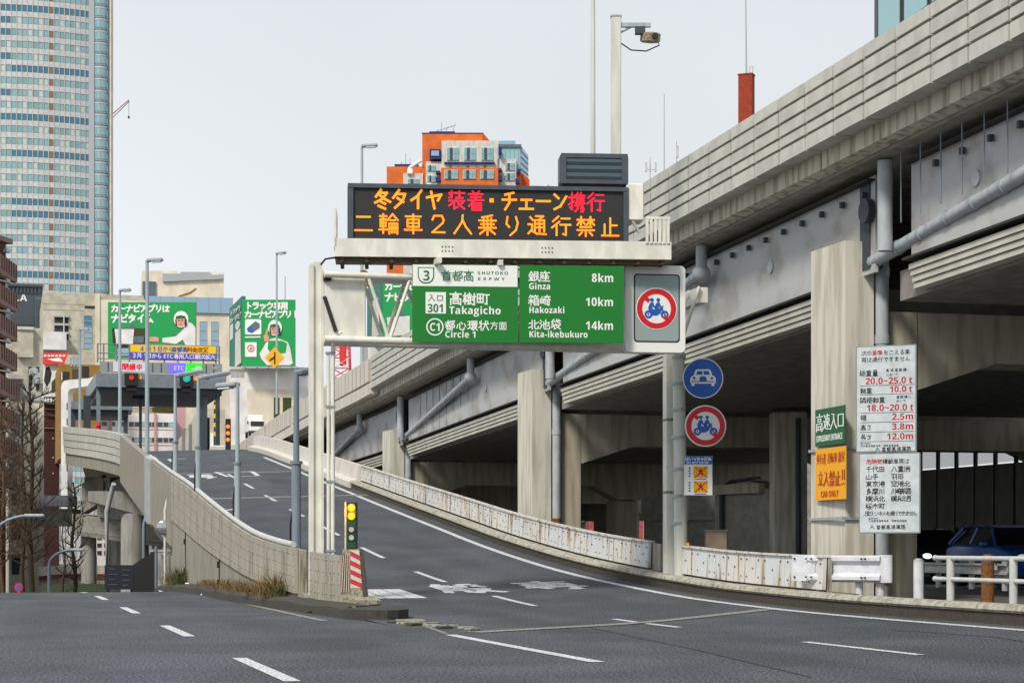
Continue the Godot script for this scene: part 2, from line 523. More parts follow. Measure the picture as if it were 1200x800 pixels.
# ---------------------------------------------------------------- lettering
# Strokes of each character on a 20 by 20 grid, x right and y down; strokes are parted by commas.
# A stroke that begins with @ places another character in the box x y width height.
const STROKES := {
	"一": "1 10 19 10", "二": "3 4 17 4,1 17 19 17", "口": "3 4 17 4 17 17 3 17 3 4", "日": "4 2 16 2 16 18 4 18 4 2,4 10 16 10",
	"目": "4 1 16 1 16 19 4 19 4 1,4 7 16 7,4 13 16 13", "田": "3 3 17 3 17 17 3 17 3 3,10 3 10 17,3 10 17 10",
	"木": "1 6 19 6,10 1 10 19,10 6 1 15,10 6 19 15", "人": "10 1 9 8 1 19,10 6 13 12 19 19", "入": "5 2 11 3 9 10 1 19,10 6 13 13 19 19",
	"八": "7 3 6 11 1 18,12 3 14 11 19 18", "大": "1 7 19 7,10 1 9 9 1 19,10 8 13 14 19 19",
	"車": "2 3 18 3,4 6 16 6 16 13 4 13 4 6,4 9.5 16 9.5,1 16 19 16,10 1 10 19.5",
	"立": "10 1 10 5,3 5 17 5,6 8 8 16,14 8 12 16,1 17 19 17",
	"金": "10 1 1 9,10 1 19 9,6 8 14 8,3 12 17 12,10 8 10 18,6 13 7 17,14 13 13 17,1 18 19 18",
	"氵": "4 2 12 5,1 7 10 10,1 19 13 12", "辶": "3 2 6 5,1 9 5 9 5 14 1 18,4 15 10 18 20 18.5",
	"阝": "3 1 3 20,3 1 17 1 9 9 17 12 14 16 7 15", "糸": "10 1 4 6 12 6,15 3 4 11 16 10,10 11 10 19,5 13 2 17,14 13 18 17",
	"扌": "1 6 19 6,12 1 12 18 5 16,1 13 19 10", "禾": "14 1 4 4,1 7 19 7,10 3 10 19,10 7 2 15,10 7 18 15",
	"舟": "10 0 6 4,4 4 17 4 17 19,4 4 4 14 0 20,0 11 20 11,10 6 10 9,10 13 10 16",
	"行": "7 1 1 6,8 6 0 12,5 10 5 19.5,10 3 19 3,9 9 20 9,15 9 15 19 12 18",
	"冬": "8 1 2 8,6 4 15 4 10 10 1 14,6 6 12 10 19 13,8 13 13 15,5 17 13 20",
	"装": "4 1 4 8,1 3 3 5,1 8 4 6,7 3 19 3,13 1 13 8,9 8 17 8,10 9 10 11,1 11 19 11,9 11 1 16,7 14 7 19 11 17,10 11 13 15 19 19,17 13 13 15",
	"着": "6 1 8 3,14 1 12 3,2 4 18 4,4 7 16 7,1 10 19 10,10 3 10 10,8 10 2 16,6 13 16 13 16 20 6 20 6 13,6 15.3 16 15.3,6 17.6 16 17.6",
	"携": "@扌 0 0 7 20,11 1 8 6,10 4 10 11,15 1 14 3,8 4 19 4,10 6.5 18 6.5,10 9 18 9,9 11.5 19 11.5,14 4 14 11.5,8 14 17 14 15 17 18 17 17 20 15 20,11 14 11 17 8 20",
	"輪": "@車 0 0 9 20,14.5 1 9 7,14.5 1 20 7,12 7 17 7,11 10 11 20,10.5 10 19.5 10 19.5 20,10.5 14.5 19 14.5,13.8 10 13.8 19,16.6 10 16.6 19",
	"乗": "15 1 4 3,1 6 19 6,3 9.5 17 9.5,1 13 19 13,6 4 6 13,14 4 14 13,10 3 10 20,10 13 2 19,10 13 18 19",
	"通": "@辶 0 0 20 20,9 1 17 1 13 4,8 5 18 5 18 16,8 5 8 16,8 8.5 18 8.5,8 12 18 12,13 4 13 16",
	"禁": "1 4 9 4,5 1 5 9,5 4 1 9,5 4 9 8,11 4 19 4,15 1 15 9,15 4 11 9,15 4 19 9,4 11 16 11,1 14 19 14,10 14 10 20,6 16 3 19,14 16 17 19",
	"止": "1 19 19 19,10 2 10 19,10 9 17 9,4 8 4 19",
	"首": "6 1 8 3,14 1 12 3,1 5 19 5,10 5 9 8,4 8 16 8 16 19 4 19 4 8,4 12 16 12,4 15.5 16 15.5",
	"都": "1 5 11 5,6 1 6 9,0 9 12 9,11 2 1 14,4 12 11 12 11 19 4 19 4 12,4 15.5 11 15.5,14 2 14 20,14 2 19 2 16 8 19 11 18 15 15 14",
	"高": "10 0 10 3,1 3 19 3,6 5.5 14 5.5 14 8.5 6 8.5 6 5.5,2 20 2 11 18 11 18 20 16 19,6 14 14 14 14 18 6 18 6 14",
	"樹": "@木 0 0 6 20,7 4 13 4,10 1 10 7,7 7 13 7,8 9 12 9 12 13 8 13 8 9,8 15 9 18,12 14 11 18,7 19 13 18,14 7 20 7,18 2 18 20 15 19,15 10 16 13",
	"町": "1 3 10 3 10 16 1 16 1 3,5.5 3 5.5 16,1 9.5 10 9.5,11 4 20 4,16 4 16 19 13 18",
	"心": "3 9 1 16,7 6 7 17 9 19 15 19 16 15,10 4 12 8,16 7 19 13",
	"環": "1 3 8 3,1 9 8 9,4.5 3 4.5 16,0 17 8 15,9 2 19 2 19 6 9 6 9 2,12.3 2 12.3 6,15.6 2 15.6 6,8 8.5 20 8.5,10 10.5 18 10.5 18 13.5 10 13.5 10 10.5,13 13.5 8 18,11 15 11 20 14 18,18 14 15 16,13 14 20 20",
	"状": "5 1 5 20,2 3 3 8,0 15 5 11,8 7 20 7,14 1 13 9 8 20,14 8 20 20,17 2 19 5",
	"方": "10 0 10 4,1 4 19 4,7 4 6 11 1 19,7 9 16 9 15 19 12 18",
	"面": "1 2 19 2,9 2 8 6,2 6 18 6 18 19 2 19 2 6,7 6 7 19,13 6 13 19,7 10 13 10,7 14 13 14",
	"銀": "@金 0 0 10 20,11 2 18 2 18 10 11 10,11 6 18 6,11 2 11 19 15 16,14 10 20 19,19 12 16 14",
	"座": "10 0 10 3,2 3 19 3,2 3 2 12 0 20,6 6 4 12,6 8 8 11,14 6 12 12,14 8 17 11,11 5 11 18,5 14 17 14,4 19 19 19",
	"箱": "4 0 1 5,3 2 9 2,6 2 7 5,13 0 10 5,12 2 19 2,15 2 16 5,0 10 9 10,4.5 6 4.5 20,4.5 10 0 16,4.5 11 9 15,11 7 19 7 19 19 11 19 11 7,11 11 19 11,11 15 19 15",
	"崎": "4 3 4 15,1 7 1 15 7 15 7 7,8 3 20 3,14 0 12 4 9 8,14 3 19 8,8 9 20 9,10 12 15 12 15 17 10 17 10 12,18 9 18 19 15 19",
	"北": "7 2 7 19,1 8 7 8,0 17 7 14,12 2 12 17 14 19 19 18 19 14,19 6 12 10",
	"池": "@氵 0 0 6 20,6 11 18 6 18 13 15 13,12 1 12 16,8 5 8 17 10 19 19 19 20 15",
	"袋": "6 0 1 6,4 4 4 9,7 4 19 3,11 0 14 6 19 8,15 0 17 2,10 8 10 11,1 11 19 11,9 11 1 16,7 14 7 19 11 17,10 11 13 15 19 19,17 13 13 15",
	"次": "1 4 4 7,0 17 5 12,11 1 7 8,9 4 19 4 17 8,13 6 12 12 6 19,13 10 19 19",
	"基": "2 3 18 3,6 0 6 11,14 0 14 11,6 5.5 14 5.5,6 8 14 8,1 11 19 11,6 11 1 15,14 11 19 15,10 12 10 19,6 15 14 15,3 19 17 19",
	"準": "1 1 4 3,0 5 3 7,0 11 4 8,8 0 5 5,7 3 7 12,12 0 12 12,7 3 18 3,7 6 17 6,7 9 17 9,7 12 19 12,1 15 19 15,10 12 10 20",
	"両": "1 2 19 2,3 6 17 6 17 19 14 18,3 6 3 19,10 2 10 15,6 9 6 15 14 15 14 9",
	"総": "@糸 0 0 9 20,13 1 10 6,16 1 20 6,14 4 11 9 19 9,11 12 10 18,13 12 13 17 15 19 18 18,16 11 17 13,19 12 20 16",
	"重": "15 1 4 2,1 4 19 4,4 7 16 7 16 13 4 13 4 7,4 10 16 10,3 16 17 16,1 19 19 19,10 2 10 19",
	"量": "5 0 15 0 15 6 5 6 5 0,5 3 15 3,1 8 19 8,4 10 16 10 16 15 4 15 4 10,4 12.5 16 12.5,10 10 10 19,3 17 17 17,1 19.5 19 19.5",
	"軸": "@車 0 0 10 20,11 6 19 6 19 18 11 18 11 6,15 2 15 18,11 12 19 12",
	"隣": "@阝 0 0 6 20,8 4 19 4,13.5 0 13.5 10,10 1 11 3,17 1 16 3,13 5 8 10,14 5 19 10,9 11 7 16,8 13 12 13 7 20,14 14 20 14,17 11 17 20,14 17 20 17",
	"接": "@扌 0 0 7 20,13.5 0 13.5 2,8 3 19 3,11 4 12 7,16 4 15 7,7 8 20 8,7 13 20 13,13 9 9 16 17 20,17 13 14 18 8 20",
	"幅": "1 5 7 5 7 15 6 15,1 5 1 15,4 1 4 20,9 2 20 2,11 4.5 18 4.5 18 8 11 8 11 4.5,10 10 19 10 19 19 10 19 10 10,14.5 10 14.5 19,10 14.5 19 14.5",
	"長": "5 1 5 11,5 1 16 1,5 4.5 15 4.5,5 8 15 8,1 11 19 11,5 11 5 19 10 17,9 11 18 19,17 13 13 15",
	"速": "@辶 0 0 20 20,8 3 19 3,9 6 18 6 18 10 9 10 9 6,13.5 1 13.5 16,13 10 8 15,14 10 19 15",
	"道": "@辶 0 0 20 20,9 0 11 2,16 0 15 2,7 3 20 3,9 5.5 18 5.5 18 15 9 15 9 5.5,9 8.7 18 8.7,9 12 18 12",
	"路": "1 1 8 1 8 6 1 6 1 1,4.5 6 4.5 18,4.5 11 8 11,1 11 1 18,0 19 9 17,13 0 9 7,12 3 18 3 9 12,12 5 20 11,11 13 18 13 18 19 11 19 11 13",
	"危": "8 0 3 5,6 3 13 3 10 6,3 6 19 6,4 6 3 14 0 20,8 9 16 9 16 13 13 13,8 9 8 18 10 19 18 19 18 16",
	"険": "@阝 0 0 6 20,13 0 7 6,13 0 20 6,10 6 16 6,8 8 19 8 19 13 8 13 8 8,13.5 6 13.5 13 8 20,14 13 20 20",
	"物": "3 2 1 8,1 6 8 6,5 0 5 20,0 14 8 11,12 0 8 8,11 4 20 4 19 16 17 19 15 18,14 4 8 14,17 5 10 18",
	"積": "@禾 0 0 8 20,9 2 19 2,10 4.5 18 4.5,8 7 20 7,14 0 14 7,10 9 18 9 18 16 10 16 10 9,10 11.3 18 11.3,10 13.6 18 13.6,12 16 9 20,16 16 19 20",
	"載": "1 4 11 4,6 0 6 8,0 8 20 8,2 10 10 10 10 15 2 15 2 10,2 12.5 10 12.5,0 17 12 17,6 8 6 20,13 0 15 12 20 19,19 10 12 19,16 1 18 4",
	"千": "16 1 4 4,1 9 19 9,10 3 10 20", "代": "6 1 1 9,4 6 4 20,7 8 20 6,11 1 13 11 19 19 20 15,15 1 18 4",
	"洲": "@氵 0 0 6 20,9 1 9 12 7 20,7 7 7 11,13 2 13 18,11 7 12 11,18 1 18 20,15 7 16 11",
	"山": "10 2 10 18,2 8 2 18 18 18 18 8", "手": "15 1 4 3,3 7 17 7,1 12 19 12,10 2 10 19 7 18",
	"羽": "1 2 8 2 8 19 6 18,2 6 5 8,1 14 7 11,11 2 18 2 18 19 16 18,12 6 15 8,11 14 17 11",
	"東": "1 4 19 4,4 7 16 7 16 13 4 13 4 7,4 10 16 10,10 1 10 20,10 13 1 19,10 13 19 19",
	"京": "10 0 10 4,1 4 19 4,5 7 15 7 15 12 5 12 5 7,10 12 10 19 8 18,5 14 2 18,15 14 18 18",
	"港": "@氵 0 0 6 20,8 4 19 4,11 1 11 8,16 1 16 8,6 8 20 8,11 8 6 13,16 8 20 13,10 11 16 11 16 14 10 14,10 11 10 18 11 19 18 19 18 17",
	"空": "10 0 10 3,1 7 1 3 19 3 19 6,7 4 3 9,13 4 13 8 18 8,3 12 17 12,10 12 10 18,1 18 19 18",
	"多": "9 0 4 6,7 3 15 3 4 11,8 5 11 7,12 8 5 15,10 11 18 11 4 20,10 14 13 16",
	"摩": "10 0 10 2,2 2 19 2,2 2 2 12 0 20,4 5 10 5,7 3 7 10,7 5 4 9,12 5 19 5,15 3 15 10,15 5 12 9,15 5 19 9,15 11 6 12,5 14 17 14,3 17 19 17,11 12 11 20 8 20",
	"川": "4 2 4 12 1 19,10 3 10 17,17 2 17 20",
	"航": "@舟 0 0 10 20,14.5 0 14.5 5,10 5 20 5,13 9 12 15 9 20,13 9 17 9 17 18 20 18 20 15",
	"横": "@木 0 0 7 20,8 4 20 4,11 1 11 8,17 1 17 8,8 8 20 8,10 10 18 10 18 16 10 16 10 10,14 8 14 16,10 13 18 13,11 16 8 20,16 16 20 20",
	"浜": "@氵 0 0 6 20,17 1 9 3,9 3 9 13,9 8 19 8,15 8 15 13,6 13 20 13,10 14 7 19,16 14 19 19",
	"西": "1 2 19 2,3 7 17 7 17 19 3 19 3 7,8 2 8 9 5 13,12 2 12 12 16 12",
	"桜": "@木 0 0 7 20,10 1 11 5,14 0 15 4,19 1 17 5,8 12 20 12,13 7 10 14 18 20,18 12 14 17 8 20",
	"上": "10 1 10 18,10 8 17 8,1 18 19 18",
	"記": "1 1 7 1,0 4 8 4,1 7 7 7,1 10 7 10,1 13 7 13 7 19 1 19 1 13,10 3 18 3 18 9 10 9 10 17 11 19 19 19 19 15",
	"歩": "10 0 10 8,10 4 16 4,5 3 5 8,1 8 19 8,10 9 10 15,6 10 3 14,17 11 10 18 3 20",
	"者": "3 4 14 4,8 0 8 9,1 9 19 9,17 2 2 15,6 12 15 12 15 20 6 20 6 12,6 16 15 16",
	"自": "10 0 8 3,4 3 16 3 16 19 4 19 4 3,4 8 16 8,4 13.5 16 13.5",
	"転": "@車 0 0 10 20,11 4 19 4,10 9 20 9,14 9 11 18 18 17,16 13 20 20",
	"原": "2 2 19 2,2 2 2 12 0 20,11 2 9 5,6 5 16 5 16 12 6 12 6 5,6 8.5 16 8.5,11 12 11 19 9 18,7 14 4 18,15 14 18 18",
	"付": "6 0 1 9,4 6 4 20,8 6 20 6,16 1 16 19 13 18,10 10 12 14",
	"専": "2 3 18 3,4 6 16 6 16 12 4 12 4 6,4 9 16 9,10 0 10 12,1 14 19 14,14 12 14 20 11 19,5 16 7 18",
	"用": "3 2 17 2 17 19 15 19,3 2 3 14 1 20,3 7.5 17 7.5,3 13 17 13,10 2 10 19",
	"般": "@舟 0 0 10 20,12 2 12 6 10 9,12 2 17 2 17 7 20 7,11 11 18 11 10 20,12 13 20 20",
	"閉": "1 1 8 1 8 8 1 8,1 4.5 8 4.5,1 1 1 20,12 1 19 1 19 20 17 20,12 1 12 8 19 8,12 4.5 19 4.5,5 12 15 12,11 9 11 19 9 18,11 12 5 18",
	"鎖": "@金 0 0 10 20,14.5 0 14.5 4,11 1 12 4,18 1 17 4,11 6 18 6 18 16 11 16 11 6,11 9 18 9,11 12.5 18 12.5,13 16 10 20,16 16 19 20",
	"中": "3 5 17 5 17 13 3 13 3 5,10 1 10 20", "月": "5 1 16 1 16 19 14 18,5 1 5 12 2 19,5 7 16 7,5 12 16 12",
	"料": "1 8 9 8,5 1 5 20,1 3 3 6,9 3 7 6,5 8 0 15,5 8 9 13,12 3 14 5,11 8 14 10,10 14 20 12,17 1 17 20",
	"改": "1 3 8 3 8 10 2 10 2 17 8 15,13 1 9 9,12 5 20 5,17 5 15 13 8 20,11 8 14 15 20 20",
	"定": "10 0 10 2,1 6 1 2 19 2 19 6,4 8 16 8,10 8 10 19,10 13 16 13,5 11 5 15 1 20,4 16 9 19 20 19",
	"順": "2 1 2 14 0 20,5 2 5 17,8 1 8 20,11 1 20 1,15 1 14 4,11 5 19 5 19 16 11 16 11 5,11 8.5 19 8.5,11 12 19 12,13 16 10 20,17 16 20 20",
	"拡": "@扌 0 0 7 20,14 0 14 4,9 4 20 4,9 4 9 12 7 20,14 8 11 17 18 16,16 13 20 19",
	"本": "@木 0 0 20 20,6 15 14 15", "有": "1 4 19 4,9 0 6 8 1 14,7 8 16 8 16 20,7 8 7 20,7 12 16 12,7 16 16 16",
	"保": "6 0 1 9,4 6 4 20,9 2 18 2 18 8 9 8 9 2,7 12 20 12,13 8 13 20,13 12 8 18,14 12 20 18",
	"法": "@氵 0 0 6 20,7 5 19 5,13 1 13 10,6 10 20 10,12 10 8 18 18 17,16 13 20 19",
	"独": "6 1 1 5,1 2 6 9 5 19 2 18,6 11 1 15,8 5 19 5 19 12 8 12 8 5,13.5 1 13.5 18,7 19 20 17",
	"政": "1 3 10 3,5.5 3 5.5 17,5.5 9 9 9,2 8 2 17,0 18 10 16,14 1 10 9,13 5 20 5,18 5 16 13 10 20,12 8 15 15 20 20",
	"債": "5 0 0 8,3 6 3 20,8 2 19 2,7 6 20 6,13 0 13 6,9 8 18 8 18 16 9 16 9 8,9 12 18 12,11 16 8 20,16 16 20 20",
	"務": "1 2 8 2 5 6,0 7 9 7 7 10,5 7 5 19 3 18,5 10 0 15,14 0 10 6,12 3 19 3 10 11,12 5 20 10,10 13 18 13 17 19 15 19,14 11 9 20",
	"返": "@辶 0 0 20 20,9 2 19 2,9 2 9 9 7 15,9 6 17 6 9 15,11 8 19 15",
	"済": "@氵 0 0 6 20,13 0 13 3,7 3 20 3,16 3 7 9,10 3 19 9,10 10 10 15 7 20,17 10 17 20,10 12.5 17 12.5,10 16 17 16",
	"機": "@木 0 0 7 20,10 1 8 5 11 7,18 1 16 5 19 7,8 11 20 11,10 11 8 20,13 1 15 14 20 20,18 12 14 18",
	"構": "@木 0 0 7 20,8 3 20 3,11 0 11 8,17 0 17 8,9 5.5 19 5.5,8 8 20 8,10 10 18 10 18 20,10 10 10 20,14 8 14 16,10 13 18 13,8 16 20 16",
	"タ": "9 1 2 9,7 5 16 5 13 12 4 19,7 9 14 13", "イ": "15 1 10 7 3 11,11 7 11 19", "ヤ": "1 8 18 5 14 11,6 2 10 19", "・": "9 10 11 10",
	"チ": "15 2 5 4,2 9 18 9,10 4 10 12 5 19", "ェ": "4 9 16 9,10 9 10 18,2 18 18 18", "ー": "2 10 18 10", "ン": "3 3 8 7,3 18 10 15 17 5",
	"カ": "2 6 17 6 16 17 12 17,9 1 8 9 2 19", "ナ": "1 7 19 7,11 1 10 11 5 19", "ビ": "4 2 4 16 6 18 16 18,4 10 15 7,15 1 16 4,18 0 19 3",
	"ア": "2 3 18 3 12 10,9 6 8 13 3 19", "プ": "2 4 16 4 13 13 5 19,17 0 20 1 19 4 16 3 17 0", "リ": "5 2 5 12,15 2 15 11 8 19",
	"ム": "9 1 3 17 16 16,12 11 18 19", "ラ": "4 2 16 2,2 7 17 7 14 14 6 19", "ッ": "3 7 5 11,9 6 11 10,17 7 14 14 7 19", "ク": "8 1 2 9,7 5 17 5 14 13 5 19",
	"ト": "8 1 8 19,8 8 16 12", "ネ": "9 1 12 3,4 6 16 6 3 15,11 10 11 20,13 11 17 14", "ル": "6 3 6 11 2 18,11 2 11 17 18 10",
	"の": "11 4 9 12 5 16 2 13 3 7 9 3 15 4 18 9 16 15 11 18", "を": "4 4 15 4,9 1 5 9 4 13 9 9 12 13,17 8 9 13 8 17 11 19 17 18",
	"こ": "4 4 15 4 12 7,4 12 4 16 8 18 17 17", "え": "8 1 12 3,4 7 15 7 3 18,8 13 11 13 12 18 18 18",
	"る": "5 3 15 3 4 13 10 9 16 11 16 16 11 19 7 17 9 15 12 18", "は": "3 2 2 10 3 19,8 6 19 6,14 2 14 16 11 18 8 16 11 14 18 18",
	"で": "2 4 17 4 10 9 9 14 13 18 16 18,15 9 16 11,18 8 19 10", "て": "2 4 17 4 10 9 9 14 13 18 16 18", "き": "4 5 16 4,3 9 17 8,8 1 14 13 9 12,5 14 5 18 15 18",
	"ま": "3 5 17 5,4 9 16 9,10 1 10 16 6 18 4 15 8 14 17 18", "せ": "1 8 19 7,14 2 14 13 11 13,6 3 6 16 8 18 17 18", "ん": "10 2 2 18 7 11 10 12 11 18 15 18 18 12",
	"さ": "4 6 16 5,8 1 14 13 9 12,5 14 5 18 15 18", "り": "5 2 4 9 7 12,14 2 16 8 14 15 8 20", "い": "3 4 4 13 8 16,15 5 18 13", "っ": "3 10 12 7 17 10 16 15 10 18",
	"ち": "2 5 17 5,8 1 5 11 12 9 16 13 13 18 7 19", "ゃ": "3 10 13 7 17 10 13 13,6 6 10 19,11 5 12 8", "だ": "2 5 11 5,7 1 2 18,10 9 16 9,9 15 11 18 17 18,15 1 16 4,18 0 19 3",
	"め": "5 4 11 17,13 3 8 14 4 16 2 12 6 7 13 6 18 10 17 15 12 18", "か": "2 7 12 6 11 17 8 16,7 1 3 18,15 5 18 11", "ら": "7 2 12 4,5 6 4 14 10 10 15 12 14 17 8 19",
	"に": "3 2 2 10 3 19,9 5 17 5,8 13 10 17 18 17", "お": "3 6 13 5,8 1 8 17 4 18 3 14 9 10 16 11 17 16 12 18,16 4 18 7",
	"!": "10 1 10 13,10 17.5 10 18.5", "2": "4 6 6 2 14 2 16 6 15 9 4 18 17 18", "~": "2 11 6 8 10 10 14 12 18 9",
}


func strokes_of(ch: String) -> Array:
	if glyph_cache.has(ch):
		return glyph_cache[ch]
	var lines := []
	for part in STROKES.get(ch, "").split(",", false):
		var w: PackedStringArray = part.split(" ", false)
		if part.begins_with("@"):
			for sub in strokes_of(w[0].substr(1)):
				var moved := PackedVector2Array()
				for p in sub:
					moved.append(Vector2(w[1].to_float() + p.x * w[3].to_float() / 20.0, w[2].to_float() + p.y * w[4].to_float() / 20.0))
				lines.append(moved)
		else:
			var line := PackedVector2Array()
			for i in range(0, w.size(), 2):
				line.append(Vector2(w[i].to_float(), w[i + 1].to_float()))
			lines.append(line)
	glyph_cache[ch] = lines
	return lines


# characters written on the current sign: x, y is the top left corner and h the height in drawing units
func jp(parent: Node, text: String, x: float, y: float, h: float, mat_name: String, weight := 0.1, advance := 1.06, wide := 1.0, lift := 0.0) -> MeshInstance3D:
	var m := Mb.new()
	var half := h * weight * 0.5 * unit
	var rise := 0
	for i in text.length():
		var ch := text[i]
		var cx := x + i * h * advance * wide
		for line in strokes_of(ch):
			var pts := []
			for p in line:
				pts.append(Vector2((cx + p.x / 20.0 * h * wide - origin_x) * unit, -(y + p.y / 20.0 * h - origin_y) * unit))
			for k in pts.size() - 1:
				var a: Vector2 = pts[k]
				var b: Vector2 = pts[k + 1]
				var d := (b - a).normalized()
				if d == Vector2.ZERO:
					continue
				var e := Vector2(-d.y, d.x) * half
				a -= d * half * 0.8
				b += d * half * 0.8
				rise = (rise + 1) % 14
				var z := face_z + lift + unit * (0.08 + rise * 0.016)
				m._flat(Vector3(a.x + e.x, a.y + e.y, z), Vector3(b.x + e.x, b.y + e.y, z), Vector3(b.x - e.x, b.y - e.y, z), Vector3.BACK)
				m._flat(Vector3(a.x + e.x, a.y + e.y, z), Vector3(b.x - e.x, b.y - e.y, z), Vector3(a.x - e.x, a.y - e.y, z), Vector3.BACK)
	if m.v.is_empty():
		return null
	return put("lettering", m, mat_name, parent)


# latin text on the current sign; x, y is the left end of the baseline, h the height of a capital
func latin(parent: Node, text: String, x: float, y: float, h: float, mat_name: String, bold := true, squeeze := 1.0, spacing := 0, right := false) -> MeshInstance3D:
	var f := SystemFont.new()
	f.font_names = PackedStringArray(["Droid Sans"])
	f.font_weight = 700 if bold else 400
	var t := TextMesh.new()
	t.text = text
	t.font = f
	t.font_size = 64
	t.depth = 0.002
	t.pixel_size = h * unit / 0.714 / 64.0
	t.horizontal_alignment = HORIZONTAL_ALIGNMENT_RIGHT if right else HORIZONTAL_ALIGNMENT_LEFT
	t.vertical_alignment = VERTICAL_ALIGNMENT_BOTTOM
	t.curve_step = 1.5
	if spacing:
		var fv := FontVariation.new()
		fv.base_font = f
		fv.spacing_glyph = spacing
		t.font = fv
	var o := put_mesh("lettering", t, mat_name, parent)
	var descent: float = t.font.get_descent(64) * t.pixel_size
	o.position = Vector3((x - origin_x) * unit, -(y - origin_y) * unit - descent, face_z + unit * 0.12)
	o.scale = Vector3(squeeze, 1, 1)
	return o


# starts a sign whose face spans drawing positions x0..x1, y0..y1, its ends at distances d0 and d1
func sign_at(called: String, label: String, category: String, x0: float, y0: float, x1: float, y1: float, d0: float, d1: float, group := "") -> Node3D:
	var a := seen_at(x0, y0, d0)
	var b := seen_at(x1, y0, d1)
	var flat := Vector3(b.x - a.x, 0, b.z - a.z)
	unit = flat.length() / (x1 - x0)
	origin_x = x0
	origin_y = y0
	a.y = EYE + (642.0 - y0) / FOCAL * (d0 + d1) * 0.5
	var o := thing(called, label, category, a, atan2(-flat.z, flat.x), group)
	if absf(d1 - d0) > 0.9 * absf(b.x - a.x):  # a face seen edge-on keeps its own height
		o.scale.y = (d0 + d1) * 0.5 / FOCAL / unit
	return o


func lx(x: float) -> float:
	return (x - origin_x) * unit


func ly(y: float) -> float:
	return -(y - origin_y) * unit


# a rectangular plate on the current sign between two corners, its front at z
func plate_rect(parent: Node, called: String, x0: float, y0: float, x1: float, y1: float, mat_name: String, z := 0.0, thick := 0.03, radius := 0.0) -> MeshInstance3D:
	var m := Mb.new()
	m.plate(round_rect(lx(x0), ly(y1), lx(x1), ly(y0), radius * unit), thick, Transform3D(Basis(), Vector3(0, 0, z)))
	return put(called, m, mat_name, parent)


func round_rect(x0: float, y0: float, x1: float, y1: float, r: float) -> PackedVector2Array:
	var p := PackedVector2Array()
	if r <= 0.0:
		return PackedVector2Array([Vector2(x0, y0), Vector2(x1, y0), Vector2(x1, y1), Vector2(x0, y1)])
	for c in [[x1 - r, y0 + r, -90], [x1 - r, y1 - r, 0], [x0 + r, y1 - r, 90], [x0 + r, y0 + r, 180]]:
		for k in 6:
			var w := deg_to_rad(c[2] + 18.0 * k)
			p.append(Vector2(c[0] + cos(w) * r, c[1] + sin(w) * r))
	return p


# a flat shape on the current sign from a list of drawing positions
func shape(parent: Node, called: String, pts: Array, mat_name: String, z := 0.0, thick := 0.004) -> MeshInstance3D:
	var p := PackedVector2Array()
	for i in range(0, pts.size(), 2):
		p.append(Vector2(lx(pts[i]), ly(pts[i + 1])))
	var m := Mb.new()
	m.plate(p, thick, Transform3D(Basis(), Vector3(0, 0, z)))
	return put(called, m, mat_name, parent)


func ring_shape(parent: Node, called: String, x: float, y: float, r0: float, r1: float, mat_name: String, z := 0.0) -> MeshInstance3D:
	var m := Mb.new()
	var c := Vector3(lx(x), ly(y), z)
	for k in 40:
		var a := TAU * k / 40
		var b := TAU * (k + 1) / 40
		var pa := Vector3(cos(a), sin(a), 0)
		var pb := Vector3(cos(b), sin(b), 0)
		m._flat(c + pa * r0 * unit, c + pa * r1 * unit, c + pb * r1 * unit, Vector3.BACK)
		m._flat(c + pa * r0 * unit, c + pb * r1 * unit, c + pb * r0 * unit, Vector3.BACK)
	return put(called, m, mat_name, parent)


func round_plate(parent: Node, called: String, x: float, y: float, r: float, mat_name: String, z := 0.0, thick := 0.004, ry := -1.0) -> MeshInstance3D:
	var p := PackedVector2Array()
	if ry < 0.0:
		ry = r
	for k in 36:
		p.append(Vector2(lx(x) + cos(TAU * k / 36) * r * unit, ly(y) + sin(TAU * k / 36) * ry * unit))
	var m := Mb.new()
	m.plate(p, thick, Transform3D(Basis(), Vector3(0, 0, z)))
	return put(called, m, mat_name, parent)


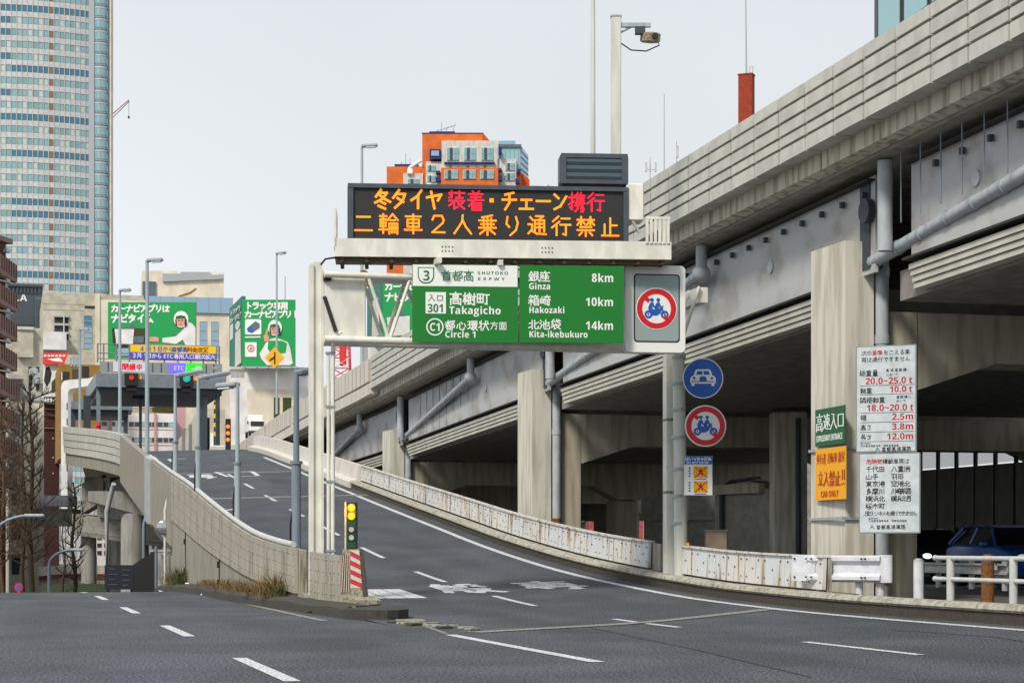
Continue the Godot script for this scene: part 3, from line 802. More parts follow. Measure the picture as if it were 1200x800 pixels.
func _ready() -> void:
	rng.seed = 20240
	var cam := Camera3D.new()
	cam.name = "camera"
	add_child(cam)
	cam.position = Vector3(0, EYE, 0)
	cam.keep_aspect = Camera3D.KEEP_HEIGHT
	cam.set_frustum(0.2 * 800.0 / FOCAL, Vector2(0, 0.2 * 242.0 / FOCAL), 0.2, 4000.0)
	cam.current = true

	var env := Environment.new()
	env.background_mode = Environment.BG_SKY
	var sky_mat := ProceduralSkyMaterial.new()
	sky_mat.sky_top_color = Color(0.588, 0.612, 0.634)
	sky_mat.sky_horizon_color = Color(0.672, 0.681, 0.687)
	sky_mat.sky_curve = 0.25
	sky_mat.ground_horizon_color = Color(0.6, 0.6, 0.6)
	sky_mat.ground_bottom_color = Color(0.3, 0.3, 0.3)
	sky_mat.sun_angle_max = 2.0
	var veil := NoiseTexture2D.new()
	var vn := FastNoiseLite.new()
	vn.seed = 4
	vn.frequency = 0.006
	vn.fractal_octaves = 4
	veil.noise = vn
	veil.width = 1024
	veil.height = 512
	veil.seamless = true
	var vg := Gradient.new()
	vg.set_color(0, Color(0.55, 0.57, 0.6, 0.0))
	vg.set_color(1, Color(0.6, 0.6, 0.6, 0.3))
	veil.color_ramp = vg
	sky_mat.sky_cover = veil
	sky_mat.sky_cover_modulate = Color(1, 1, 1, 1)
	var sky := Sky.new()
	sky.sky_material = sky_mat
	env.sky = sky
	env.tonemap_mode = Environment.TONE_MAPPER_LINEAR
	env.tonemap_exposure = 2.0
	env.sdfgi_enabled = true
	env.ssao_enabled = true
	env.ssil_enabled = true
	var we := WorldEnvironment.new()
	we.name = "sky"
	we.environment = env
	add_child(we)

	var sun := DirectionalLight3D.new()
	sun.name = "sun"
	sun.light_color = Color(1.0, 0.965, 0.91)
	sun.light_energy = 0.5
	sun.light_angular_distance = 10.0
	sun.shadow_enabled = true
	add_child(sun)
	sun.look_at_from_position(Vector3(-36, 72, 60), Vector3.ZERO, Vector3.UP)

	make_materials()
	build_ground()
	build_viaduct()
	build_ramp()
	build_gantry()
	build_gantry_signs()
	build_post_signs()
	build_pillar_signs()
	build_right_edge()
	build_nose()
	build_lamps()
	build_toll_gate()
	build_under_deck()
	build_under_viaduct()
	build_city()
	build_plants()


# ---------------------------------------------------------------- ground and roads
func sheet(m: Mb, l0: float, l1: float, s0: float, s1: float, ds: float, nl: int, level: Callable) -> void:
	var count := int(ceil((s1 - s0) / ds))
	for i in count:
		var a := lerpf(s0, s1, float(i) / count)
		var b := lerpf(s0, s1, float(i + 1) / count)
		for j in nl:
			var p := lerpf(l0, l1, float(j) / nl)
			var q := lerpf(l0, l1, float(j + 1) / nl)
			m._flat(at(a, p, level.call(a, p)), at(b, p, level.call(b, p)), at(b, q, level.call(b, q)), Vector3.UP)
			m._flat(at(a, p, level.call(a, p)), at(b, q, level.call(b, q)), at(a, q, level.call(a, q)), Vector3.UP)


# tyre-polished tracks, oil-darkened lane middles and mottled repairs, as the asphalt's own tone
func wear(m: Mb, lanes: Array) -> void:
	var fn := FastNoiseLite.new()
	fn.seed = 31
	fn.frequency = 0.35
	fn.fractal_octaves = 3
	for p in m.v:
		var q := p - Vector3(10.02, 0, 0)
		var s := q.dot(ALONG)
		var l := q.dot(SIDE) - bend(s)
		var tone := 0.9 + 0.2 * fn.get_noise_2d(s * 0.25, l * 1.2)
		for c in lanes:
			tone += 0.075 * (exp(-pow((l - c - 0.8) / 0.3, 2.0)) + exp(-pow((l - c + 0.8) / 0.3, 2.0)))
			tone -= 0.07 * exp(-pow((l - c) / 0.35, 2.0))
		tone = clampf(tone, 0.6, 1.0)
		m.c.append(Color(tone, tone, tone))


func mark(parent: Node, called: String, s0: float, s1: float, l0: float, l1: float, level: Callable, mat_name := "paint", lift := 0.006) -> void:
	var m := Mb.new()
	var count := maxi(1, int(ceil((s1 - s0) / 1.5)))
	for i in count:
		var a := lerpf(s0, s1, float(i) / count)
		var b := lerpf(s0, s1, float(i + 1) / count)
		m._flat(at(a, l0, level.call(a, l0) + lift), at(b, l0, level.call(b, l0) + lift), at(b, l1, level.call(b, l1) + lift), Vector3.UP)
		m._flat(at(a, l0, level.call(a, l0) + lift), at(b, l1, level.call(b, l1) + lift), at(a, l1, level.call(a, l1) + lift), Vector3.UP)
	put(called, m, mat_name, parent)


# a bent strip on the road through a list of [s, l]
func strip(parent: Node, called: String, line: Array, width: float, level: Callable, mat_name: String, lift := 0.005) -> void:
	var m := Mb.new()
	for i in line.size() - 1:
		var a := Vector2(line[i][0], line[i][1])
		var b := Vector2(line[i + 1][0], line[i + 1][1])
		var count := maxi(1, int(a.distance_to(b) / 1.0))
		for k in count:
			var p := a.lerp(b, float(k) / count)
			var q := a.lerp(b, float(k + 1) / count)
			var e := Vector2(-(b - a).y, (b - a).x).normalized() * width * 0.5
			var c := []
			for r in [p + e, q + e, q - e, p - e]:
				c.append(at(r.x, r.y, level.call(r.x, r.y) + lift))
			m._flat(c[0], c[1], c[2], Vector3.UP)
			m._flat(c[0], c[2], c[3], Vector3.UP)
	put(called, m, mat_name, parent)


func flat_level(s: float, _l: float) -> float:
	return ground_y(s)


func build_ground() -> void:
	var g := Mb.new()
	var stations := [-300.0, -60.0, 0.0, 30.0, 50.0, 55.0, 60.0, 65.0, 70.0, 75.0, 100.0, 150.0, 400.0, 1000.0, 3000.0]
	for i in stations.size() - 1:
		var a: float = stations[i]
		var b: float = stations[i + 1]
		for e in [[-1500.0, -60.0], [-60.0, -3.7], [-3.7, 4.2], [4.2, 60.0], [60.0, 1500.0]]:
			var pts := []
			for c in [[a, e[0]], [b, e[0]], [b, e[1]], [a, e[1]]]:
				pts.append(Vector3(10.02, 0, 0) + ALONG * c[0] + SIDE * c[1] + Vector3(0, ground_y(c[0]) - 0.06, 0))
			g._flat(pts[0], pts[1], pts[2], Vector3.UP)
			g._flat(pts[0], pts[2], pts[3], Vector3.UP)
	setting("ground", g, "earth")

	var m := Mb.new()
	sheet(m, -26.0, -3.9, -30.0, 78.0, 1.5, 80, flat_level)
	wear(m, [-5.7, -8.9, -12.2])
	var main := setting("road", m, "asphalt", "grey asphalt street passing left of the ramp")
	for c in [19.6, 10.6, 28.6, 38.0, 47.4, 56.6, 1.6]:
		mark(main, "lane_dash", c, c + 3.75, -7.22, -7.07, flat_level)
	mark(main, "edge_line", 33.6, 62.0, -4.62, -4.48, flat_level, "joint")
	strip(main, "tar_seam", [[23.0, -10.6], [25.0, -10.4], [28.0, -10.6], [31.0, -10.5], [35.0, -10.8], [40.0, -11.0], [46.0, -10.9], [56.0, -10.9]], 0.05, flat_level, "tar")
	strip(main, "tar_seam", [[23.0, -10.6], [20.0, -9.9], [17.5, -8.7]], 0.04, flat_level, "tar")
	strip(main, "tar_seam", [[21.6, -11.6], [22.2, -10.9], [21.0, -10.2], [19.0, -9.6]], 0.04, flat_level, "tar")

	var r := Mb.new()
	sheet(r, -3.9, 3.95, -30.0, 170.0, 1.2, 32, ramp_y)
	wear(r, [-1.7, 1.6])
	var ramp := setting("ramp_road", r, "asphalt", "grey asphalt carriageway of the rising ramp")
	mark(ramp, "edge_line", 8.0, 104.0, 3.1, 3.28, ramp_y)
	mark(ramp, "gore_line", 21.7, 28.3, -3.82, -3.66, ramp_y)
	strip(ramp, "gore_line", [[28.6, -3.72], [33.6, -3.2]], 0.07, ramp_y, "joint")
	for c in [22.1, 29.8, 37.6, 45.0, 52.0, 58.7, 65.5, 72.3, 79.2, 86.0]:
		mark(ramp, "lane_dash", c, c + 3.1, -0.06, 0.07, ramp_y)
	strip(ramp, "expansion_joint", [[28.9, -3.3], [33.8, 3.0]], 0.34, ramp_y, "joint", 0.009)
	strip(ramp, "expansion_joint", [[74.2, -3.8], [74.2, 3.6]], 0.5, ramp_y, "joint", 0.009)
	strip(ramp, "expansion_joint", [[90.0, -3.8], [90.0, 3.6]], 0.5, ramp_y, "joint", 0.009)
	# painted block beside the nose
	for i in 3:
		strip(ramp, "painted_block", [[40.2, -2.45 + i * 0.41], [42.9, -2.45 + i * 0.41]], 0.385, ramp_y, "paint")
	road_word(ramp, "般", 41.6, -0.68, 1.2, 2.7)
	road_word(ramp, "専", 41.7, 1.06, 1.5, 2.6)
	road_word(ramp, "専", 86.0, -1.9, 1.3, 3.5)
	# open ring and arrow farther up
	strip(ramp, "arrow", [[87.0, -0.2], [90.6, -0.4], [90.6, 1.2], [87.2, 1.1], [87.0, -0.2]], 0.2, ramp_y, "paint", 0.013)
	strip(ramp, "arrow", [[101.0, -1.6], [104.0, -1.6], [104.0, -0.8]], 0.25, ramp_y, "paint")
	strip(ramp, "arrow", [[66.0, -3.0], [68.5, -2.4], [69.5, -1.6]], 0.2, ramp_y, "paint")
	# crack and repair patches
	strip(ramp, "tar_seam", [[30.5, -1.2], [24.0, -1.9], [19.0, -2.6]], 0.035, ramp_y, "tar", 0.004)
	strip(ramp, "tar_seam", [[27.0, 2.0], [24.5, 2.2], [22.0, 1.7]], 0.03, ramp_y, "tar", 0.004)


# a character painted on the road, read by a driver
func road_word(parent: Node, ch: String, s0: float, l0: float, wide: float, tall: float) -> void:
	var m := Mb.new()
	var rise := 0
	for line in strokes_of(ch):
		for k in line.size() - 1:
			var a: Vector2 = line[k]
			var b: Vector2 = line[k + 1]
			var p := Vector2(s0 + (20.0 - a.y) / 20.0 * tall, l0 + a.x / 20.0 * wide)
			var q := Vector2(s0 + (20.0 - b.y) / 20.0 * tall, l0 + b.x / 20.0 * wide)
			var d := (q - p).normalized()
			var e := Vector2(-d.y * 0.11 * tall / wide * 0.8, d.x * 0.11) * 0.95
			rise = (rise + 1) % 12
			var c := []
			for r in [p + e, q + e, q - e, p - e]:
				c.append(at(r.x, r.y, ramp_y(r.x, r.y) + 0.006 + rise * 0.0006))
			m._flat(c[0], c[1], c[2], Vector3.UP)
			m._flat(c[0], c[2], c[3], Vector3.UP)
	put("painted_word", m, "paint", parent)


# ---------------------------------------------------------------- the motorway on piers
func slab_of(m: Mb, s0: float, s1: float, l0: float, l1: float, y0: float, y1: float) -> void:
	var p := []
	for k in 2:
		for e in [[s0, l0], [s0, l1], [s1, l1], [s1, l0]]:
			p.append(at(e[0], e[1], (y0 if k == 0 else y1) + fall(e[0])))
	m.hexa(p)


func build_viaduct() -> void:
	var v := thing("elevated_motorway", "long elevated motorway on beige piers with ribbed cream parapet along the right", "viaduct")
	# cladding of the parapet: five rows of panels
	var rows := [[9.295, 9.5], [9.035, 9.245], [8.79, 8.985], [8.585, 8.74], [8.3, 8.535]]
	var n := 0
	for i in 46:
		var s := 22.0 + i * 1.21
		for k in 5:
			var m := Mb.new()
			var deep := 0.34 if k == 4 else 0.06
			slab_of(m, s, s + 1.15, 4.3 + 0.004 * k + rng.randf() * 0.006, 4.36 + deep, rows[k][0], rows[k][1])
			put("parapet_panel", m, ["panel", "panel_b", "panel"][n % 3], v)
			n += 1
	for i in 36:  # out of view beside and behind the viewer
		if i % 6 == 0:
			var m := Mb.new()
			slab_of(m, -21.6 + i * 1.21, -21.6 + (i + 6) * 1.21, 4.3, 4.6, 8.3, 9.5)
			put("parapet_panel", m, "panel", v)
	var core := Mb.new()
	sweep(core, [[4.72, 8.36], [4.95, 8.36], [4.95, 9.44], [4.4, 9.44], [4.4, 8.62], [4.72, 8.55]], -22.0, 77.6, 4.0, fall)
	put("parapet_core", core, "gap", v)
	# slab, fascia and far parapet
	for e in [[-22.0, 14.4], [14.4, 35.4], [35.42, 56.4], [56.42, 77.6], [77.62, 98.6], [98.62, 120.0], [120.02, 230.0]]:
		var f := Mb.new()
		sweep(f, [[4.68, 8.0], [4.95, 7.96], [4.95, 8.355], [4.68, 8.355]], e[0] + 0.02, e[1] - 0.02, 3.0, fall)
		put("fascia", f, "fascia", v)
		var d := Mb.new()
		sweep(d, [[4.96, 7.9], [21.6, 7.84], [21.6, 8.45], [4.96, 8.4]], e[0], e[1], 4.0, fall)
		put("deck", d, "slab", v)
		var g := Mb.new()
		sweep(g, [[5.4, 6.1], [5.46, 6.1], [5.46, 7.8], [5.4, 7.8]], e[0] - 0.7, e[1] - 2.1, 4.0, fall)
		put("girder", g, "steel", v)
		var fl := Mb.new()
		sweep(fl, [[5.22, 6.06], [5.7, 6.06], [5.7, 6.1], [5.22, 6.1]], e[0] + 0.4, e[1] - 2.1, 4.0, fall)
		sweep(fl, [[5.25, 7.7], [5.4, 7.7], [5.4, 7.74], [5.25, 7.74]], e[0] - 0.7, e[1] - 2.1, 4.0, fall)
		put("girder_flange", fl, "gap", v)  # near-black colour stands for the shaded gap between girder and ribs
		# ribbed fascia of the soffit
		for k in 4:
			var lo := Mb.new()
			sweep(lo, [[5.3 + 0.03 * (3 - k), 5.58 + 0.105 * k], [5.62, 5.58 + 0.105 * k], [5.62, 5.67 + 0.105 * k], [5.3 + 0.03 * (3 - k), 5.67 + 0.105 * k]], e[0] + 0.8, e[1] - 2.2, 4.0, fall)
			put("soffit_rib", lo, "louvre", v)
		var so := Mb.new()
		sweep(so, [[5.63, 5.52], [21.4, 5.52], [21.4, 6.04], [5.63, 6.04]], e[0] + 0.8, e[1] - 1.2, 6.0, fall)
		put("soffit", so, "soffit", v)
		var op := Mb.new()
		sweep(op, [[21.62, 7.8], [21.9, 7.8], [21.9, 9.4], [21.62, 9.4]], e[0], e[1], 6.0, fall)
		put("parapet_back", op, "panel", v)
	# lugs along the top of the girder
	for i in 34:
		var s := 24.0 + i * 0.92
		if s > 33.1 and s < 34.9:
			continue
		var m := Mb.new()
		m.box(at(s, 5.33, 7.5 + fall(s)), Vector3(0.08, 0.11, 0.08), heading(s))
		put("lifting_lug", m, "gate_dark", v)
	for i in 8:
		var s := 65.5 + i * 1.1
		var m := Mb.new()
		m.box(at(s, 5.38, 6.95 + fall(s)), Vector3(0.03, 1.5, 0.025), heading(s))
		put("girder_stiffener", m, "steel", v)
	for e in [[39.5, 6.95], [31.0, 7.0], [63.0, 6.9]]:
		var m := Mb.new()
		m.disc(at(e[0], 5.385, e[1] + fall(e[0])), 0.13, 0.04, 20, Basis(heading(e[0]).z, Vector3.UP, -heading(e[0]).x))
		put("inspection_plate", m, "pvc", v)
	# far concrete parapet with upright fins
	var fp := Mb.new()
	sweep(fp, [[4.3, 8.1], [4.6, 8.1], [4.6, 9.52], [4.42, 9.52], [4.42, 8.6], [4.3, 8.5]], 77.6, 150.0, 3.0, fall)
	put("parapet_wall", fp, "parapet_far", v)
	for i in 58:
		var s := 78.0 + i * 0.95
		if i % 13 == 12:
			continue
		var m := Mb.new()
		var p := []
		for y in [8.62, 9.48]:
			for c in [[s + 0.03, 4.3], [s + 0.1, 4.425], [s + 0.93, 4.425], [s + 0.88, 4.3]]:
				p.append(at(c[0], c[1], y + fall(c[0])))
		m.hexa(p)
		put("parapet_fin", m, "parapet_far", v)
	# piers
	for s in [14.2, 35.2, 56.2, 77.4, 98.4, 119.4]:
		build_pier(v, s)
	# hangers in front of the near girder
	for i in 12:
		var s := 25.2 + i * 0.72
		pipe(v, "hanger", [at(s, 5.12, 7.85 + fall(s)), at(s, 5.12, 6.62 + fall(s) + 0.05 * (35 - s) * 0.5)], 0.012, "galv_dark", 5)


func build_pier(v: Node, s: float) -> void:
	var y := fall(s)
	var b := heading(s)
	var foot := minf(ground_y(s), 0.0) - 0.2
	var m := Mb.new()
	# upright with a narrow road-side face
	var p := []
	for e in [foot, 6.72 + y]:
		for c in [[s, 5.05], [s, 5.6], [s + 1.4, 5.6], [s + 1.4, 5.0]]:
			p.append(at(c[0], c[1], e))
	m.hexa(p)
	put("pillar", m, "pillar", v)
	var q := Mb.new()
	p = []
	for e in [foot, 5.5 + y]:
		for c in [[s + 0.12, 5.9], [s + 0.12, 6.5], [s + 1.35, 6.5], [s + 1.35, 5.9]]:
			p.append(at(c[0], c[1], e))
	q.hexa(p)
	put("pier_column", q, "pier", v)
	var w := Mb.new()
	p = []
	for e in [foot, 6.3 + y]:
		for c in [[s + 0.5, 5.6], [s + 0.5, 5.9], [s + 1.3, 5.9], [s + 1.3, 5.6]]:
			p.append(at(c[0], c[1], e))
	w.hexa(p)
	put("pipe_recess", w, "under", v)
	# cross-beam with haunches
	var cb := Mb.new()
	var poly := PackedVector2Array([Vector2(6.5, 4.1 + y), Vector2(8.1, 4.62 + y), Vector2(13.2, 4.62 + y), Vector2(14.2, 4.1 + y), Vector2(15.2, 4.1 + y), Vector2(16.2, 4.62 + y), Vector2(20.4, 4.62 + y), Vector2(21.6, 4.1 + y), Vector2(21.6, 5.5 + y), Vector2(6.5, 5.5 + y)])
	cb.plate(poly, 1.2, Transform3D(b, at(s + 0.15, 0, 0)))
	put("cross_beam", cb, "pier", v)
	for l in [14.2, 20.8]:
		var c := Mb.new()
		c.soft_box(at(s + 0.75, l + 0.4, (foot + 4.1 + y) * 0.5), Vector3(1.0, 4.1 + y - foot, 1.2), 0.08, b)
		put("pier_column", c, "pier", v)
	# bearing bracket above the pillar
	var br := Mb.new()
	br.box(at(s - 0.1, 5.5, 6.95 + y), Vector3(0.25, 1.5, 0.4), b)
	br.disc(at(s - 0.34, 5.3, 7.2 + y), 0.22, 0.12, 12, Basis(b.z, Vector3.UP, -b.x))
	put("bearing_bracket", br, "gate_dark", v)
	# drain pipes
	var pl := 5.75
	var drain := pipe(v, "drain_pipe", [at(s - 0.02, pl, foot + 0.2), at(s - 0.02, pl, 6.62 + y)], 0.12, "pvc", 12)
	for h in [0.6, 2.4, 4.9, 6.1]:
		var c := Mb.new()
		c.tube([at(s - 0.02, pl, h + y), at(s - 0.02, pl, h + 0.16 + y)], 0.135, 12)
		put("collar", c, "pvc" if h > 3.0 else "rust_post", drain)
	var lower := at(s + 0.2, 5.5, 6.28 + y)
	var upper := at(s - 13.5, 5.1, 7.3 + fall(s - 13.5))
	var run := pipe(v, "drain_run", [at(s - 0.02, pl, 6.2 + y), lower, upper], 0.115, "pvc", 12)
	for k in 14:
		var a := lower.lerp(upper, (k + 0.5) / 14.0)
		var d := (upper - lower).normalized()
		var c := Mb.new()
		c.tube([a - d * 0.05, a + d * 0.05], 0.132, 12)
		put("collar", c, "galv", run)
	var elbow := Mb.new()
	elbow.ball(upper, Vector3(0.2, 0.2, 0.2), 6, 10)
	put("collar", elbow, "pvc", run)
	pipe(v, "drain_stub", [upper, Vector3(upper.x, 7.9 + fall(s - 13.5), upper.z)], 0.12, "pvc", 12)
	pipe(v, "drain_stub", [at(s - 1.3, 5.2, 6.35 + y), at(s - 1.3, 5.2, 7.9 + y)], 0.13, "pvc", 12)


# ---------------------------------------------------------------- the ramp and its barriers
func inset(s: float) -> float:  # the left barrier draws in towards the nose
	return 0.55 * (1.0 - smoothstep(34.0, 46.0, s))


func left_top(s: float) -> float:
	return lerpf(0.95, 1.45, smoothstep(40.0, 62.0, s))


func build_ramp() -> void:
	# right side: kerb stones, white steel panels with rust, then a concrete parapet
	var k := setting("kerb", kerb_bed(), "kerb_face", "kerb bed in shadow-dark colour along the right edge of the ramp")  # its dark colour stands for the shadow below the kerb stones
	var stones := 0
	for i in 66:
		var s := 14.0 + i * 0.98
		var m := Mb.new()
		var lo := 0.002 * (i % 3)
		var pr := [[3.68, 0.165], [4.02, 0.165], [4.02, 0.25 + lo], [3.98, 0.275 + lo], [3.74, 0.275 + lo], [3.67, 0.25 + lo], [3.65, 0.2]]
		sweep(m, pr, s + 0.012, s + 0.968, 0.5, func(x: float) -> float: return ramp_y(x, 3.7))
		put("kerb_stone", m, "kerb", k)
		stones += 1

	var br := thing("steel_barrier", "low white riveted steel barrier streaked with rust along the ramp's right edge", "barrier")
	var s := 33.9
	var idx := 0
	while s < 78.0:
		var w: float = [0.72, 0.98, 1.1, 0.84, 0.98][idx % 5]
		if not (s > 40.3 and s < 42.5):
			var m := Mb.new()
			var pr := [[4.05, 0.3], [4.11, 0.3], [4.13, 0.84], [4.07, 0.84]]
			sweep(m, pr, s + 0.012, s + w - 0.012, 0.6, func(x: float) -> float: return ramp_y(x, 3.9))
			var panel := put("barrier_panel", m, ["rusty_white", "rusty_white_b", "rusty_white_b", "rusty_white"][idx % 4], br)
			var bolts := Mb.new()
			for e in [[0.16, 0.42], [0.84, 0.42], [0.16, 0.74], [0.84, 0.74], [0.5, 0.58]]:
				var x: float = s + w * e[0]
				bolts.box(at(x, 4.05, ramp_y(x, 3.9) + e[1]), Vector3(0.02, 0.028, 0.022), heading(x))
			put("bolts", bolts, "brown_steel", panel)
			var cap := Mb.new()
			sweep(cap, [[4.03, 0.845], [4.2, 0.845], [4.2, 0.875], [4.03, 0.875]], s, s + w, 0.6, func(x: float) -> float: return ramp_y(x, 3.9))
			put("cap", cap, "rusty_white", panel)
		s += w
		idx += 1
	for e in [[33.9, 40.7], [42.6, 78.4]]:
		var back := Mb.new()
		sweep(back, [[4.14, -0.3], [4.22, -0.3], [4.22, 0.83], [4.15, 0.83]], e[0], e[1], 1.5, func(x: float) -> float: return ramp_y(x, 3.9))
		put("back_plate", back, "bolted_b", br)
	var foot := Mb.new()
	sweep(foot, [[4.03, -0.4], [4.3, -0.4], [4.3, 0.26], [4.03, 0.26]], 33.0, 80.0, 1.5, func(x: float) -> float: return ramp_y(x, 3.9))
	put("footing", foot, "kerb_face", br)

	var cp := thing("concrete_parapet", "smooth pale concrete parapet on the right of the upper ramp", "barrier")
	for e in [[78.4, 84.0], [84.02, 90.0], [90.02, 104.0], [104.02, 118.0]]:
		var m := Mb.new()
		sweep(m, [[3.62, -0.5], [4.2, -0.5], [4.2, 0.86], [3.98, 0.86], [3.92, 0.3], [3.62, 0.22]], e[0] + 0.015, e[1] - 0.015, 1.5, func(x: float) -> float: return ramp_y(x, 3.9))
		put("parapet_unit", m, "parapet", cp)

	# left side: retaining wall, bolted panels and rail
	var rw := thing("retaining_wall", "stained beige concrete retaining wall carrying the ramp above the street", "retaining wall")
	var wall := Mb.new()
	var steps := 30
	for i in steps:
		var a := lerpf(36.2, 64.6, float(i) / steps)
		var b := lerpf(36.2, 64.6, float(i + 1) / steps)
		var p := []
		for c in [[a, -4.22], [a, -3.8], [b, -3.8], [b, -4.22]]:
			p.append(at(c[0], c[1] + inset(c[0]), ground_y(c[0]) - 0.3))
		for c in [[a, -4.2], [a, -3.8], [b, -3.8], [b, -4.2]]:
			p.append(at(c[0], c[1] + inset(c[0]), maxf(ramp_y(c[0], -3.9) + 0.12, 0.16)))
		wall.hexa(p)
	put("wall_face", wall, "wall", rw)
	for x in [51.2, 60.0]:
		var m := Mb.new()
		m.box(at(x, -4.215, 0.5 * ramp_y(x, -4) + 0.1), Vector3(0.03, ramp_y(x, -4), 0.05), heading(x))
		put("wall_joint", m, "gap", rw)
		for h in [0.25, 0.8]:
			var d := Mb.new()
			d.box(at(x + 0.1, -4.23, ramp_y(x, -4) * h + 0.1), Vector3(0.06, 0.16, 0.12), heading(x))
			put("drain_hole", d, "dark", rw)

	var lb := thing("bolted_barrier", "beige bolted steel panels with white top rail along the ramp's left edge", "barrier")
	s = 36.6
	idx = 0
	while s < 64.4:
		var w := 0.62
		if not (s > 38.7 and s < 40.1):
			var m := Mb.new()
			var p := []
			var lo_off := 0.1
			for h in 2:
				for c in [[s + 0.01, -4.26], [s + 0.01, -4.2], [s + w - 0.01, -4.2], [s + w - 0.01, -4.26]]:
					var lowest := maxf(ramp_y(c[0], -4) + lo_off, 0.2)
					p.append(at(c[0], c[1] + inset(c[0]), lowest if h == 0 else ramp_y(c[0], -4) + left_top(c[0])))
			m.hexa(p)
			var panel := put("barrier_panel", m, ["bolted", "bolted_b", "bolted"][idx % 3], lb)
			var bolts := Mb.new()
			for bx_ in [0.12, 0.5]:
				for h in [0.14, 0.38, 0.62, 0.88]:
					var x: float = s + bx_
					var c := at(x, -4.27 + inset(x), lerpf(maxf(ramp_y(x, -4) + 0.12, 0.22), ramp_y(x, -4) + left_top(x), h))
					bolts.ball(c, Vector3(0.018, 0.018, 0.018), 3, 5)
			put("bolts", bolts, "bolted", panel)
		s += w
		idx += 1
	for e in [[36.6, 38.9], [40.2, 64.6]]:
		var inner := Mb.new()
		var n := int((e[1] - e[0]) / 1.2) + 1
		for i in n:
			var a: float = lerpf(e[0], e[1], float(i) / n)
			var b: float = lerpf(e[0], e[1], float(i + 1) / n)
			var p := []
			for h in 2:
				for c in [[a, -4.19], [a, -4.05], [b, -4.05], [b, -4.19]]:
					p.append(at(c[0], c[1] + inset(c[0]), ramp_y(c[0], -4) + (0.0 if h == 0 else left_top(c[0]) - 0.02)))
			inner.hexa(p)
		put("inner_plate", inner, "bolted_b", lb)
	var rail := []
	for i in 40:
		var x := lerpf(41.0, 75.5, i / 39.0)
		rail.append(at(x, -4.14 + inset(x), ramp_y(x, -4) + left_top(x) + 0.05))
	pipe(lb, "top_rail", rail, 0.06, "rail_grey", 10)

	# elevated left parapet beyond the wall
	var ep := thing("deck_parapet", "plain concrete parapet panels on the left edge of the elevated ramp", "barrier")
	for e in [[64.6, 73.6], [74.4, 86.0], [86.0, 98.0]]:
		var m := Mb.new()
		sweep(m, [[-4.26, -0.75], [-4.02, -0.75], [-4.02, 1.43], [-4.26, 1.43]], e[0] + 0.02, e[1] - 0.02, 1.5, func(x: float) -> float: return ramp_y(x, -4))
		put("parapet_unit", m, "wall", ep)
	var jp_ := Mb.new()
	sweep(jp_, [[-4.36, -0.8], [-4.0, -0.8], [-4.0, 1.5], [-4.36, 1.5]], 73.6, 75.4, 1.0, func(x: float) -> float: return ramp_y(x, -4))
	put("joint_cover", jp_, "pvc", ep)
	var rp := thing("ribbed_parapet", "grey parapet with four horizontal ribs bulging out at the toll deck", "barrier")
	var pts := []
	for i in 13:
		var x := lerpf(98.0, 132.0, i / 12.0)
		pts.append([x, -4.2 - 2.6 * smoothstep(98.0, 116.0, x) + 1.8 * smoothstep(122.0, 140.0, x)])
	for i in 12:
		for r in 4:
			var m := Mb.new()
			var p := []
			for h in 2:
				var y0: float = 0.02 + r * 0.37 + (0.0 if h == 0 else 0.33)
				for c in [[pts[i], -0.02 * r], [pts[i], 0.16], [pts[i + 1], 0.16], [pts[i + 1], -0.02 * r]]:
					p.append(at(c[0][0], c[0][1] + c[1], ramp_y(c[0][0], -4) + y0))
			m.hexa(p)
			put("rib_panel", m, "panel_b", rp)
		var m2 := Mb.new()
		var p2 := []
		for h in 2:
			for c in [[pts[i], 0.1], [pts[i], 0.5], [pts[i + 1], 0.5], [pts[i + 1], 0.1]]:
				p2.append(at(c[0][0], c[0][1] + c[1], ramp_y(c[0][0], -4) + (-0.6 if h == 0 else 1.44)))
		m2.hexa(p2)
		put("edge_beam", m2, "wall", rp)
		var ds := Mb.new()
		p2 = []
		for h in 2:
			for c in [[pts[i], 0.0], [pts[i], 1.0], [pts[i + 1], 1.0], [pts[i + 1], 0.0]]:
				p2.append(at(c[0][0], lerpf(c[0][1] + 0.5, -3.98, c[1]), ramp_y(c[0][0], -4) + (-0.6 if h == 0 else -0.02)))
		ds.hexa(p2)
		put("deck_slab", ds, "slab", rp)


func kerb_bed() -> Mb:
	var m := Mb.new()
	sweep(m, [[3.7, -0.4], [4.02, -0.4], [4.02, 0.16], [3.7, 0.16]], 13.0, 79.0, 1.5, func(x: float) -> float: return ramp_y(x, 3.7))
	return m


